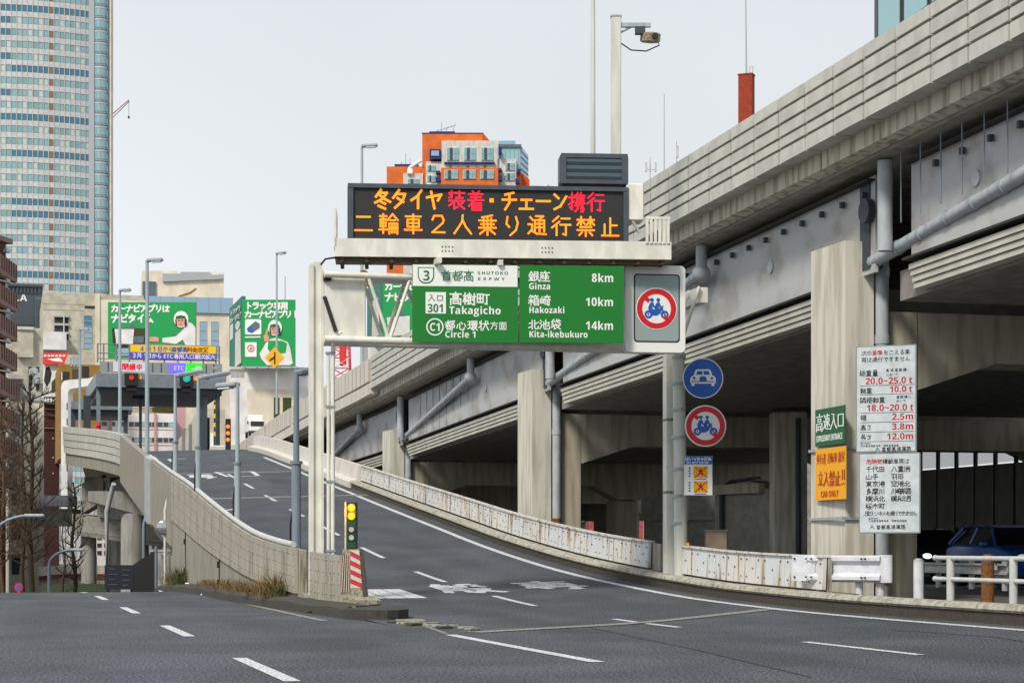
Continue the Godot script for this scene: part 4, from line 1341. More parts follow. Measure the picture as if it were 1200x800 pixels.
# ---------------------------------------------------------------- gantry
func build_gantry() -> void:
	var g := sign_at("sign_gantry", "cream steel gantry with catwalk spanning the ramp entrance", "gantry", 368, 700, 785, 700, 37.3, 39.0)
		# left post: H-section with plates
	var m := Mb.new()
	m.box(Vector3(lx(364.5), 3.05, 0), Vector3(0.06, 6.4, 0.26))
	m.box(Vector3(lx(371.0), 3.05, 0), Vector3(0.17, 6.5, 0.16))
	m.box(Vector3(lx(376.0), 3.0, 0), Vector3(0.05, 6.3, 0.26))
	put("post", m, "cream", g)
	bx(g, "base_plate", Vector3(lx(370), -0.05, 0), Vector3(0.5, 0.16, 0.5), "galv_dark")
	pipe(g, "conduit", [Vector3(lx(383), -0.1, 0.1), Vector3(lx(383), 4.6, 0.1)], 0.035, "cream", 8)
	pipe(g, "conduit", [Vector3(lx(388), -0.1, 0.1), Vector3(lx(388), 4.7, 0.1), Vector3(lx(391), 4.93, 0.1), Vector3(lx(398), 5.0, 0.1)], 0.04, "cream", 8)
	for h in [0.9, 2.2, 3.6, 4.6]:
		bx(g, "clamp", Vector3(lx(385.5), h, 0.1), Vector3(0.18, 0.04, 0.1), "galv")
	# right post behind the white panel
	var r := Mb.new()
	var rp := g.transform.affine_inverse() * at(41.6, 4.0, 0.0)
	r.box(Vector3(rp.x, 3.2, rp.z), Vector3(0.22, 6.4, 0.24))
	r.box(Vector3(rp.x - 0.1, 5.9, rp.z * 0.5), Vector3(0.2, 0.3, absf(rp.z) + 0.4))
	put("post", r, "cream", g)
	for h in [0.35, 2.1, 3.6]:
		bx(g, "band", Vector3(rp.x, h, rp.z), Vector3(0.235, 0.05, 0.255), "cream_dirty")
	# blank panel and truss
	bx(g, "blank_panel", Vector3((lx(378) + lx(425)) / 2, 5.44, 0.1), Vector3(lx(425) - lx(378), 1.26, 0.05), "cream", 0.015)
	for z in [-0.35, 0.25]:
		pipe(g, "chord", [Vector3(lx(377), 6.05, z), Vector3(lx(785), 6.05, z)], 0.06, "cream", 10)
		pipe(g, "chord", [Vector3(lx(377), 4.84, z), Vector3(lx(785), 4.84, z)], 0.07, "cream", 10)
		for i in 8:
			var x0 := lx(426) + i * 0.82
			pipe(g, "diagonal", [Vector3(x0, 6.05, z), Vector3(x0 + 0.41, 4.84, z)], 0.035, "cream", 8)
			pipe(g, "diagonal", [Vector3(x0 + 0.41, 4.84, z), Vector3(x0 + 0.82, 6.05, z)], 0.035, "cream", 8)
	pipe(g, "brace", [Vector3(lx(378), 5.65, 0.14), Vector3(lx(391), 5.0, 0.14)], 0.04, "gap", 6)
	bx(g, "brace", Vector3(lx(381), 6.0, 0.14), Vector3(0.14, 0.12, 0.1), "gap")
	# knee braces from the truss to the walkway in front of it
	for x in [500, 570, 640, 710]:
		pipe(g, "bracket", [Vector3(lx(x), 6.05, 0.25), Vector3(lx(x), 6.33, 0.62)], 0.05, "cream_dirty", 6)
		bx(g, "bracket", Vector3(lx(x), 6.3, 0.4), Vector3(0.09, 0.1, 0.9), "cream")
	for x in [424, 431]:
		var y := Mb.new()
		y.ball(Vector3(lx(x), 6.13 - (x - 424) * 0.03, 0.0), Vector3(0.08, 0.06, 0.08))
		put("marker_cap", y, "sign_yellow", g)
	# walkway with fascia and end railings, a frame of its own direction
	var w := sign_at("gantry_walkway", "cream walkway beam with railings under the message sign", "walkway", 392, 282, 787, 303, 37.12, 37.55)
	plate_rect(w, "fascia", 392, 281, 787, 302, "cream", 0.0, 0.05)
	for x in [523, 640, 641]:
		if x == 641:
			continue
		for i in 4:
			for j in 2:
				bx(w, "bolt", Vector3(lx(x - 6 + i * 4), ly(289.5 + j * 5), 0.008), Vector3(0.018, 0.018, 0.02), "gap")
	var floor_ := Mb.new()
	floor_.box(Vector3((lx(392) + lx(787)) / 2, ly(301), -0.55), Vector3(lx(787) - lx(392), 0.05, 1.0))
	put("floor_plate", floor_, "cream_dirty", w)
	for i in 14:
		bx(w, "joist", Vector3(lx(400 + i * 29), ly(304.5), -0.55), Vector3(0.07, 0.1, 1.0), "brown_steel")
	pipe(w, "service_pipe", [Vector3(lx(396), ly(305), -0.1), Vector3(lx(780), ly(306.5), -0.1)], 0.035, "brown_steel", 8)
	pipe(w, "cable", [Vector3(lx(376), ly(312), 0.0), Vector3(lx(381), ly(305), -0.05), Vector3(lx(390), ly(303), -0.1), Vector3(lx(480), ly(304.5), -0.1), Vector3(lx(720), ly(307.5), -0.12), Vector3(lx(786), ly(305), -0.5)], 0.02, "cable", 6)
	var end := Mb.new()
	end.box(Vector3(lx(392.6), ly(281), -0.5), Vector3(0.05, 0.33, 1.0))
	put("end_plate", end, "cream", w)
	for i in 5:
		bx(w, "railing_slat", Vector3(lx(392.8), ly(262.5), -0.08 - i * 0.22), Vector3(0.04, 0.55, 0.17), "cream")
	for i in 6:
		bx(w, "railing_bar", Vector3(lx(758 + i * 5), ly(268), 0.0), Vector3(0.05, 0.5, 0.05), "cream")
	bx(w, "railing_rail", Vector3(lx(771), ly(253.5), 0.0), Vector3(0.46, 0.05, 0.06), "cream")
	for i in 22:
		bx(w, "railing_bar", Vector3(lx(787) - 0.03, ly(268), -0.1 - i * 0.045), Vector3(0.03, 0.5, 0.02), "cream")
	bx(w, "cabinet", Vector3(lx(746), ly(232), -0.5), Vector3(0.34, 0.7, 0.5), "cream", 0.02)
	pipe(w, "strut", [Vector3(lx(738), ly(246), -0.3), Vector3(lx(752), ly(268), -0.3)], 0.03, "pvc", 6)


func build_gantry_signs() -> void:
	var v := sign_at("message_sign", "large dark electronic sign with orange and red Japanese lettering", "electronic sign", 407, 218, 736, 287, 37.4, 37.85)
	face_z = 0.1
	var m := Mb.new()
	m.plate(round_rect(lx(407), ly(287), lx(736), ly(218), 4 * unit), 0.5, Transform3D(Basis(), Vector3(0, 0, 0.02)))
	put("housing", m, "dark_frame", v)
	for e in [[407, 218, 736, 223.5], [407, 281.5, 736, 287], [407, 223.5, 414, 281.5], [729.5, 223.5, 736, 281.5]]:
		plate_rect(v, "frame_bar", e[0] + 0.3, e[1] + 0.3, e[2] - 0.3, e[3] - 0.3, "dark_frame", 0.13, 0.12)
	plate_rect(v, "display", 413, 222.5, 731, 282.5, "led_face", 0.08, 0.04)
	face_z = 0.085
	jp(v, "冬タイヤ", 438, 224, 23.2, "led_orange", 0.12, 1.03, 0.84)
	jp(v, "装着", 524, 224, 23.2, "led_red", 0.082, 1.12, 0.86)
	jp(v, "・", 569, 224, 23.2, "led_orange", 0.2, 0.8, 0.5)
	jp(v, "チェーン", 585.5, 224, 23.2, "led_orange", 0.11, 1.0, 0.86)
	jp(v, "携行", 665, 224, 23.2, "led_red", 0.082, 1.12, 0.86)
	jp(v, "二輪車2人乗り通行禁止", 414.5, 252.0, 24.0, "led_orange", 0.088, 1.315, 0.915)
	for x in [503, 640]:
		var e := Mb.new()
		e.tube([Vector3(lx(x), ly(217), -0.1), Vector3(lx(x), ly(214.5), -0.1)], 0.05, 8)
		put("lifting_eye", e, "sign_white", v)

	var b := sign_at("lamp_housing", "dark box with louvred glass front on top of the message sign", "signal box", 656, 180, 736, 222, 37.75, 37.85)
	var h := Mb.new()
	h.plate(round_rect(lx(656), ly(217), lx(736), ly(180.5), 4 * unit), 0.4, Transform3D(Basis(), Vector3(0, 0, 0.05)))
	put("housing", h, "dark_frame", b)
	for e in [[657, 181, 735, 186], [657, 211.5, 735, 216], [657, 186, 663, 211.5], [728, 186, 735, 211.5]]:
		plate_rect(b, "frame_bar", e[0], e[1], e[2], e[3], "dark_frame", 0.11, 0.06)
	pane("slat_glass", Color(0.42, 0.5, 0.52), 0.2)
	pane("slat_dark", Color(0.26, 0.31, 0.34), 0.25)
	for i in 6:
		var s := Mb.new()
		s.box(Vector3(lx(695.5), ly(188.3 + i * 4.2), 0.07), Vector3(lx(728) - lx(663), 0.062, 0.03), Basis(Vector3.RIGHT, 0.35))
		put("louvre", s, "slat_glass" if i % 2 == 0 else "slat_dark", b)
	plate_rect(b, "foot", 666, 217, 727, 223, "dark_frame", 0.0, 0.25)

	# route and destination board
	var a := sign_at("direction_sign", "green and white route board with numeral three shield and entrance number", "road sign", 483, 310, 607, 401, 37.25, 37.4)
	plate_rect(a, "plate", 483, 310, 607, 401, "sign_green", 0.0, 0.05, 1.0)
	plate_rect(a, "header", 483.6, 310.6, 606.4, 335.5, "sign_white", 0.006, 0.006)
	face_z = 0.006
	var sh := [489.5, 313.5, 508.5, 313.5, 508.5, 325, 506.5, 329.5, 503, 332, 499, 332.6, 495, 332, 491.5, 329.5, 489.5, 325]
	shape(a, "shield", sh, "ink_green", 0.012)
	var inner := []
	for i in range(0, sh.size(), 2):
		inner.append(499.0 + (sh[i] - 499.0) * 0.87)
		inner.append(322.6 + (sh[i + 1] - 322.6) * 0.87)
	shape(a, "shield", inner, "sign_white", 0.017)
	face_z = 0.018
	latin(a, "3", 495.3, 329.2, 11.5, "ink_green", true, 0.95)
	face_z = 0.006
	jp(a, "首都高", 517, 317, 12.2, "ink_green", 0.1, 1.06)
	latin(a, "SHUTOKO", 559.5, 321.4, 3.6, "ink_green", true, 1.35, 7)
	latin(a, "EXPWY", 559.5, 328.3, 3.6, "ink_green", true, 1.35, 22)
	face_z = 0.0
	plate_rect(a, "entrance_box", 498.6, 342.5, 522.4, 367.6, "sign_white", 0.006, 0.004)
	face_z = 0.007
	jp(a, "入口", 501.5, 345, 8.4, "ink_green", 0.1, 1.15)
	latin(a, "301", 500.6, 366.0, 9.4, "ink_green", true, 0.92)
	face_z = 0.0
	jp(a, "高樹町", 526.5, 342.3, 14.6, "sign_white", 0.115, 1.1, 1.0)
	latin(a, "Takagicho", 526, 367.8, 8.6, "sign_white", true, 1.02, 1)
	ring_shape(a, "circle", 509.5, 383.2, 8.6, 10.2, "sign_white", 0.008)
	latin(a, "C1", 503.0, 387.8, 9.0, "sign_white", true, 0.92)
	jp(a, "都心環状", 521.5, 375, 11.6, "sign_white", 0.11, 1.13)
	jp(a, "方面", 574.5, 376.6, 9.2, "sign_white", 0.1, 1.1)
	latin(a, "Circle 1", 521, 395.4, 7.4, "sign_white", true, 0.98, 1)

	var d := sign_at("direction_sign", "plain green distance board listing three places in kilometres", "road sign", 609, 311, 731, 401, 37.4, 37.55)
	plate_rect(d, "plate", 609, 311, 731, 401, "sign_green", 0.0, 0.05, 1.0)
	for e in [["銀座", 318, 12, "Ginza", 339.2, "8km", 330], ["箱崎", 346, 12, "Hakozaki", 366.8, "10km", 358], ["北池袋", 374, 11.8, "Kita-ikebukuro", 395, "14km", 385.6]]:
		jp(d, e[0], 619.5, e[1], e[2], "sign_white", 0.11, 1.1)
		latin(d, e[3], 619.5, e[4], 7.2, "sign_white", true, 0.93, 1)
		latin(d, e[5], 719.5, e[6], 9.6, "sign_white", true, 0.93, 1, true)

	# no two-up motorcycles panel
	var p := sign_at("prohibition_panel", "white framed panel with round no pillion riding sign above the right post", "road sign", 733, 311, 803, 411, 37.9, 38.05)
	plate_rect(p, "frame", 733, 311, 803, 411, "sign_white", 0.02, 0.3, 5.5)
	plate_rect(p, "seal", 742.5, 321, 796.5, 399.5, "gap", 0.026, 0.008, 4.0)
	plate_rect(p, "panel", 744, 322.5, 795, 398, "sign_grey", 0.034, 0.008, 3.5)
	no_pillion(p, 769, 361, 24.0, 0.04)

	# camera mast and tall aerial mast behind the gantry
	var c := thing("camera_mast", "square galvanised mast with traffic camera standing on the gantry walkway", "camera mast", seen_at(722, 290, 39.6))
	var top := (290.0 - 20.0) / FOCAL * 39.6
	bx(c, "mast", Vector3(0, top / 2, 0), Vector3(0.2, top, 0.2), "pale_pole", 0.015)
	bx(c, "cap", Vector3(0, top + 0.01, 0), Vector3(0.22, 0.03, 0.22), "galv")
	bx(c, "arm", Vector3(0.38, top - 0.16, 0), Vector3(0.62, 0.08, 0.1), "galv")
	pipe(c, "arm_brace", [Vector3(0.1, top - 0.3, 0), Vector3(0.32, top - 0.18, 0)], 0.025, "galv", 6)
	bx(c, "bracket", Vector3(0.48, top - 0.27, 0), Vector3(0.2, 0.14, 0.16), "gate_dark")
	var hb := Mb.new()
	hb.soft_box(Vector3(0.68, top - 0.42, 0.05), Vector3(0.27, 0.2, 0.42), 0.03, Basis(Vector3.UP, 0.4) * Basis(Vector3.RIGHT, 0.2))
	put("camera_body", hb, "cream_dirty", c)
	var lens := Mb.new()
	lens.disc(Vector3(0.76, top - 0.44, 0.27), 0.06, 0.05, 16, Basis(Vector3.UP, 0.4))
	put("lens", lens, "gap", c)
	pipe(c, "cable", [Vector3(0.1, top - 0.52, 0.0), Vector3(0.3, top - 0.66, 0.02), Vector3(0.6, top - 0.68, 0.02), Vector3(0.86, top - 0.56, 0.0), Vector3(0.84, top - 0.48, -0.05)], 0.014, "cable", 6)
	var t := thing("aerial_mast", "thin round pole rising out of the picture beside the camera mast", "pole", seen_at(695, 290, 39.4))
	pipe(t, "pole", [Vector3.ZERO, Vector3(0, 6.5, 0)], 0.055, "pale_pole", 12, 0.04)
	pipe(t, "base_sleeve", [Vector3.ZERO, Vector3(0, 0.5, 0)], 0.08, "galv", 12)


# the round sign that bars two riders on a motorcycle, drawn at x, y with radius r
func no_pillion(p: Node, x: float, y: float, r: float, z: float) -> void:
	round_plate(p, "disc", x, y, r, "sign_white", z, 0.01)
	ring_shape(p, "red_ring", x, y, r * 0.7, r * 0.96, "sign_red", z + 0.004)
	var k := r / 24.0
	for e in [[-18.2, -12.0, -9.0, -4.0], [9.5, 7.0, 17.0, 13.0]]:
		var a := Vector2(e[0], e[1])
		var b := Vector2(e[2], e[3])
		if e[0] < 0:
			a = Vector2(-16.0, -14.5); b = Vector2(-8.6, -8.6)
		else:
			a = Vector2(8.8, 8.8); b = Vector2(14.0, 13.5)
		var o := Vector2(b.y - a.y, a.x - b.x).normalized() * 2.3
		shape(p, "red_slash", [x + (a.x + o.x) * k, y + (a.y + o.y) * k, x + (b.x + o.x) * k, y + (b.y + o.y) * k, x + (b.x - o.x) * k, y + (b.y - o.y) * k, x + (a.x - o.x) * k, y + (a.y - o.y) * k], "sign_red", z + 0.008, 0.003)
	var bz := z + 0.007
	for wx in [-9.6, 9.4]:
		ring_shape(p, "wheel", x + wx * k, y + 6.6 * k, 2.2 * k, 4.6 * k, "sign_blue", bz)
		round_plate(p, "hub", x + wx * k, y + 6.6 * k, 1.1 * k, "sign_blue", bz, 0.002)
	var body := [-11.5, 3.0, -8.0, 1.2, 2.0, 1.4, 4.0, -1.6, 6.6, -3.2, 8.6, -3.4, 6.8, -1.6, 9.8, 6.0, 8.6, 6.6, 5.4, 0.6, 3.4, 5.0, 0.4, 7.6, -5.6, 7.6, -7.4, 4.4, -11.0, 4.2]
	shape(p, "motorcycle", _moved(body, x, y, k), "sign_blue", bz + 0.003, 0.002)
	for rx in [-7.8, -0.4]:
		round_plate(p, "rider_head", x + (rx + 2.2) * k, y - 10.2 * k, 2.1 * k, "sign_blue", bz + 0.004, 0.002)
		shape(p, "rider", _moved([rx, -6.4, rx + 2.6, -7.6, rx + 4.4, -6.2, rx + 5.0, -3.2, rx + 7.4, -2.6, rx + 7.2, -1.4, rx + 3.6, -1.8, rx + 3.0, -3.6, rx + 2.2, 0.0, rx + 6.0, 1.0, rx + 4.4, 5.4, rx + 2.8, 5.0, rx + 3.4, 2.4, rx - 1.4, 1.6, rx - 2.2, -1.0], x, y, k), "sign_blue", bz + 0.006, 0.002)


func _moved(pts: Array, x: float, y: float, k: float) -> Array:
	var out := []
	for i in range(0, pts.size(), 2):
		out.append(x + pts[i] * k)
		out.append(y + pts[i + 1] * k)
	return out


# ---------------------------------------------------------------- signs on the round post
func build_post_signs() -> void:
	var base := at(41.1, 4.07, ramp_y(41.1, 3.9) + 0.1)
	var post := thing("sign_post", "tapering pale steel post with clamps beside the gantry's right leg", "post", base)
	pipe(post, "post", [Vector3.ZERO, Vector3(-0.02, 2.4, 0), Vector3(-0.06, 5.2, 0)], 0.145, "pale_pole", 14, 0.12)
	bx(post, "base_plate", Vector3(0, 0.02, 0), Vector3(0.45, 0.05, 0.45), "galv_dark")
	for h in [4.6, 4.05, 3.52, 2.95, 2.3, 1.75, 1.2]:
		pipe(post, "clamp", [Vector3(-0.05, h, 0), Vector3(-0.05, h + 0.06, 0)], 0.148, "galv", 14)
	var s := sign_at("round_sign", "blue disc with white car symbol on the pale post", "road sign", 800, 419, 848, 467, 40.2, 40.2)
	round_plate(s, "disc", 824, 443, 23.8, "sign_white", 0.0, 0.025)
	round_plate(s, "blue_face", 824, 443, 22.6, "sign_blue", 0.004, 0.004)
	var car := [-15, 5.5, -15, 0.5, -13.5, -2, -11, -3.2, -9, -9, -7, -10.4, 7, -10.4, 9, -9, 11, -3.2, 13.5, -2, 15, 0.5, 15, 5.5, 13.6, 6, 13.6, 9.2, 10, 9.2, 10, 6.4, -10, 6.4, -10, 9.2, -13.6, 9.2, -13.6, 6]
	shape(s, "car_symbol", _moved(car, 824, 443, 1.0), "sign_white", 0.009, 0.003)
	shape(s, "car_window", _moved([-8, -4, -6.6, -8.4, -0.6, -8.4, -0.6, -4], 824, 443, 1.0), "sign_blue", 0.013, 0.003)
	shape(s, "car_window", _moved([0.6, -4, 0.6, -8.4, 6.6, -8.4, 8, -4], 824, 443, 1.0), "sign_blue", 0.013, 0.003)
	shape(s, "car_grille", _moved([-4.2, 4.4, -4.2, -0.6, -2, -2.2, 2, -2.2, 4.2, -0.6, 4.2, 4.4], 824, 443, 1.0), "sign_blue", 0.013, 0.003)
	shape(s, "car_bumper", _moved([-13.5, 4.4, -13.5, 3.4, 13.5, 3.4, 13.5, 4.4], 824, 443, 1.0), "sign_blue", 0.015, 0.003)
	for x in [-10.5, 10.5]:
		round_plate(s, "car_lamp", 824 + x, 443.0, 1.5, "sign_blue", 0.013, 0.003)
	var q := sign_at("round_sign", "red ringed round sign barring two riders on the pale post", "road sign", 803, 475, 851, 523, 40.2, 40.2)
	round_plate(q, "backing", 827, 499, 24.4, "sign_white", -0.002, 0.02)
	no_pillion(q, 827, 499, 23.8, 0.01)
	var n := sign_at("notice_board", "small white do not enter notice with two crossed orange pictograms", "notice", 802, 534.5, 835, 580, 40.1, 40.1)
	plate_rect(n, "plate", 802, 534.5, 835, 580, "sign_white", 0.0, 0.02)
	plate_rect(n, "header", 802.2, 534.7, 834.8, 544, "sign_blue", 0.004, 0.003)
	face_z = 0.004
	jp(n, "はいっちゃだめ", 803.2, 535.6, 4.3, "sign_white", 0.16, 1.02)
	latin(n, "DO NOT ENTER", 804.5, 543.3, 2.6, "sign_white", true, 1.0)
	face_z = 0.0
	for y in [546.2, 563.5]:
		plate_rect(n, "pictogram", 813, y, 829.5, y + 13.5, "sign_yellow", 0.004, 0.003)
		shape(n, "figure", _moved([-1.2, -4.5, 1, -4.5, 1.4, -2.6, 3.4, -0.5, 1.6, 0.2, 3.2, 4.6, 1.6, 4.8, -0.2, 1.4, -2.4, 4.8, -3.8, 4, -1.6, 0, -3.2, -0.4, -1.6, -2.4], 821.3, y + 6.8, 0.9), "ink_brown", 0.008, 0.003)
		shape(n, "cross_bar", [813.6, y + 0.4, 814.8, y + 0.4, 829.2, y + 13, 828, y + 13], "ink_red", 0.012, 0.003)
		shape(n, "cross_bar", [828, y + 0.4, 829.2, y + 0.4, 814.8, y + 13, 813.6, y + 13], "ink_red", 0.016, 0.003)
		shape(n, "caption", [814.5, y + 14.6, 828, y + 14.6, 828, y + 15.6, 814.5, y + 15.6], "ink_blue", 0.004, 0.003)
		for i in 4:
			shape(n, "caption", [807.0, y + 1.2 + i * 3.2, 809.4, y + 1.0 + i * 3.2, 809.2, y + 3.2 + i * 3.2, 807.2, y + 2.6 + i * 3.2], "ink_blue", 0.004, 0.003)


# ---------------------------------------------------------------- boards on the near pillar
func build_pillar_signs() -> void:
	var g := sign_at("entrance_sign", "green expressway entrance plate on the near beige pillar", "sign", 957.5, 477.5, 992, 521.5, 36.35, 35.0)
	plate_rect(g, "plate", 957.5, 477.5, 992, 521.5, "sign_green_b", 0.03, 0.02)
	face_z = 0.032
	jp(g, "高速入口", 959, 483.5, 20.5, "sign_white", 0.06, 1.02, 0.4)
	latin(g, "EXPRESSWAY ENTRANCE", 959.2, 516, 7.0, "sign_white", true, 0.27)
	var y := sign_at("warning_sign", "orange yellow no entry plate with red brown writing on the near pillar", "sign", 958, 524.5, 993, 585.5, 36.35, 35.0)
	plate_rect(y, "plate", 958, 524.5, 993, 585.5, "sign_yellow", 0.03, 0.02)
	jp(y, "歩行者", 959.5, 530, 12.5, "ink_brown", 0.05, 1.03, 0.3)
	jp(y, "自転車", 972.5, 530, 12.5, "ink_brown", 0.05, 1.03, 0.3)
	jp(y, "原付", 985.4, 530, 12.5, "ink_brown", 0.05, 1.03, 0.27)
	jp(y, "立入禁止", 961, 551, 18.5, "ink_brown", 0.06, 1.04, 0.36)
	jp(y, "!!", 988.6, 551, 18.5, "ink_brown", 0.07, 1.04, 0.12)
	latin(y, "CAR ONLY", 964.5, 582, 7.0, "ink_brown", true, 0.44)
	for e in [[524.0, "a"], [607.0, "b"]]:
		var band := thing("strap", "thin metal strap around the near pillar " + ("above the orange plate" if e[1] == "a" else "below the orange plate"), "strap", at(35.2, 5.0, EYE + (642.0 - e[0]) / FOCAL * 35.2))
		var m := Mb.new()
		var b := heading(35.2)
		m.box(b * Vector3(-0.02, 0, -0.7), Vector3(0.03, 0.05, 1.5), b)
		m.box(b * Vector3(0.35, 0, 0.03), Vector3(0.7, 0.05, 0.03), b)
		put("band", m, "galv", band)
	# vehicle limits
	var a := sign_at("limits_board", "upper white board of vehicle weight and size limits in red figures", "notice board", 1003.5, 404.5, 1074.5, 529, 34.3, 33.9)
	plate_rect(a, "frame", 1003.5, 404.5, 1074.5, 529, "board_edge", 0.0, 0.05, 1.5)
	plate_rect(a, "panel", 1004.8, 405.8, 1073.2, 527.7, "board", 0.006, 0.006, 1.0)
	face_z = 0.006
	jp(a, "次の", 1010, 410, 6.0, "ink", 0.1, 1.04)
	jp(a, "基準", 1022.6, 410, 6.0, "ink_red", 0.1, 1.04)
	jp(a, "をこえる車", 1036, 410, 6.0, "ink", 0.1, 1.04)
	jp(a, "両は通行できません", 1010, 417.8, 6.0, "ink", 0.1, 1.07)
	jp(a, "総重量", 1007.8, 433, 7.0, "ink", 0.1, 1.07)
	jp(a, "高速道路構", 1039, 432, 3.6, "ink", 0.11, 1.4)
	jp(a, "において", 1039, 437, 3.6, "ink", 0.11, 1.0)
	latin(a, "20.0~25.0 t", 1014.5, 449.5, 7.4, "ink_red", true, 1.05)
	jp(a, "軸重", 1008.6, 453.5, 6.8, "ink", 0.1, 1.06)
	latin(a, "10.0 t", 1043.0, 459.6, 7.0, "ink_red", true, 1.05)
	jp(a, "隣接軸重", 1008.6, 464.5, 7.0, "ink", 0.1, 1.06)
	jp(a, "道路構に", 1051, 463.5, 3.6, "ink", 0.11, 1.3)
	jp(a, "おいて", 1051, 468, 3.6, "ink", 0.11, 1.1)
	latin(a, "18.0~20.0 t", 1015.8, 481, 7.4, "ink_red", true, 1.05)
	jp(a, "幅", 1009, 485, 6.8, "ink", 0.1)
	latin(a, "2.5m", 1071.5, 491.6, 7.2, "ink_red", true, 1.1, 0, true)
	jp(a, "高さ", 1009, 496.5, 6.6, "ink", 0.1)
	latin(a, "3.8m", 1071.5, 503, 7.2, "ink_red", true, 1.1, 0, true)
	jp(a, "長さ", 1009, 508, 6.6, "ink", 0.1)
	latin(a, "12.0m", 1071.5, 514.4, 7.2, "ink_red", true, 1.1, 0, true)
	for ry in [450.8, 461.3, 482.6, 493.8, 505.2, 516.2]:
		shape(a, "rule", [1008.6, ry, 1071.5, ry, 1071.5, ry + 0.5, 1008.6, ry + 0.5], "ink", 0.009, 0.002)
	agency_lines(a, 1009, 517.6, 1026, 522.6)
	var c := sign_at("restriction_board", "lower white board barring dangerous loads from named tunnels", "notice board", 1007, 530.5, 1079, 624.5, 34.25, 33.85)
	plate_rect(c, "frame", 1007, 530.5, 1079, 624.5, "board_edge", 0.0, 0.05, 1.5)
	plate_rect(c, "panel", 1008.3, 531.8, 1077.7, 623.2, "board", 0.006, 0.006, 1.0)
	face_z = 0.006
	jp(c, "危険物", 1015.8, 537.5, 5.9, "ink_red", 0.11, 1.06)
	jp(c, "積載車両は", 1035, 537.5, 5.9, "ink", 0.1, 1.08)
	var rows := [["千代田", "八重洲"], ["山手", "羽田"], ["東京港", "空港北"], ["多摩川", "川崎航路"], ["横浜北", "横浜北西"], ["桜木町", ""]]
	for i in rows.size():
		jp(c, rows[i][0], 1015.2, 545.8 + i * 8.6, 7.2, "ink", 0.11, 1.06)
		if rows[i][1]:
			jp(c, rows[i][1], 1045, 545.8 + i * 8.6, 7.2, "ink", 0.11, 1.06 if rows[i][1].length() < 4 else 1.0, 1.0 if rows[i][1].length() < 4 else 0.82)
	jp(c, "上記トンネルを通行できません", 1011.8, 598.4, 5.6, "ink", 0.1, 0.8, 1.0)
	agency_lines(c, 1018.5, 606, 1019.5, 614.2)


func agency_lines(p: Node, x: float, y: float, lx0: float, ly0: float) -> void:
	jp(p, "独立行政法人", x, y, 2.1, "ink", 0.1, 1.05)
	jp(p, "日本高速道路保有・債務返済機構", x, y + 2.7, 2.5, "ink", 0.1, 1.2)
	var t := [0.0, 5.4, 3.0, 0.0, 6.0, 5.4, 4.2, 4.2, 3.0, 2.6, 1.8, 4.2]
	shape(p, "emblem", _moved(t, lx0, ly0, 1.0), "ink_teal", 0.01, 0.003)
	jp(p, "首都高速道路", lx0 + 8, ly0 + 0.4, 5.0, "ink", 0.11, 1.16)


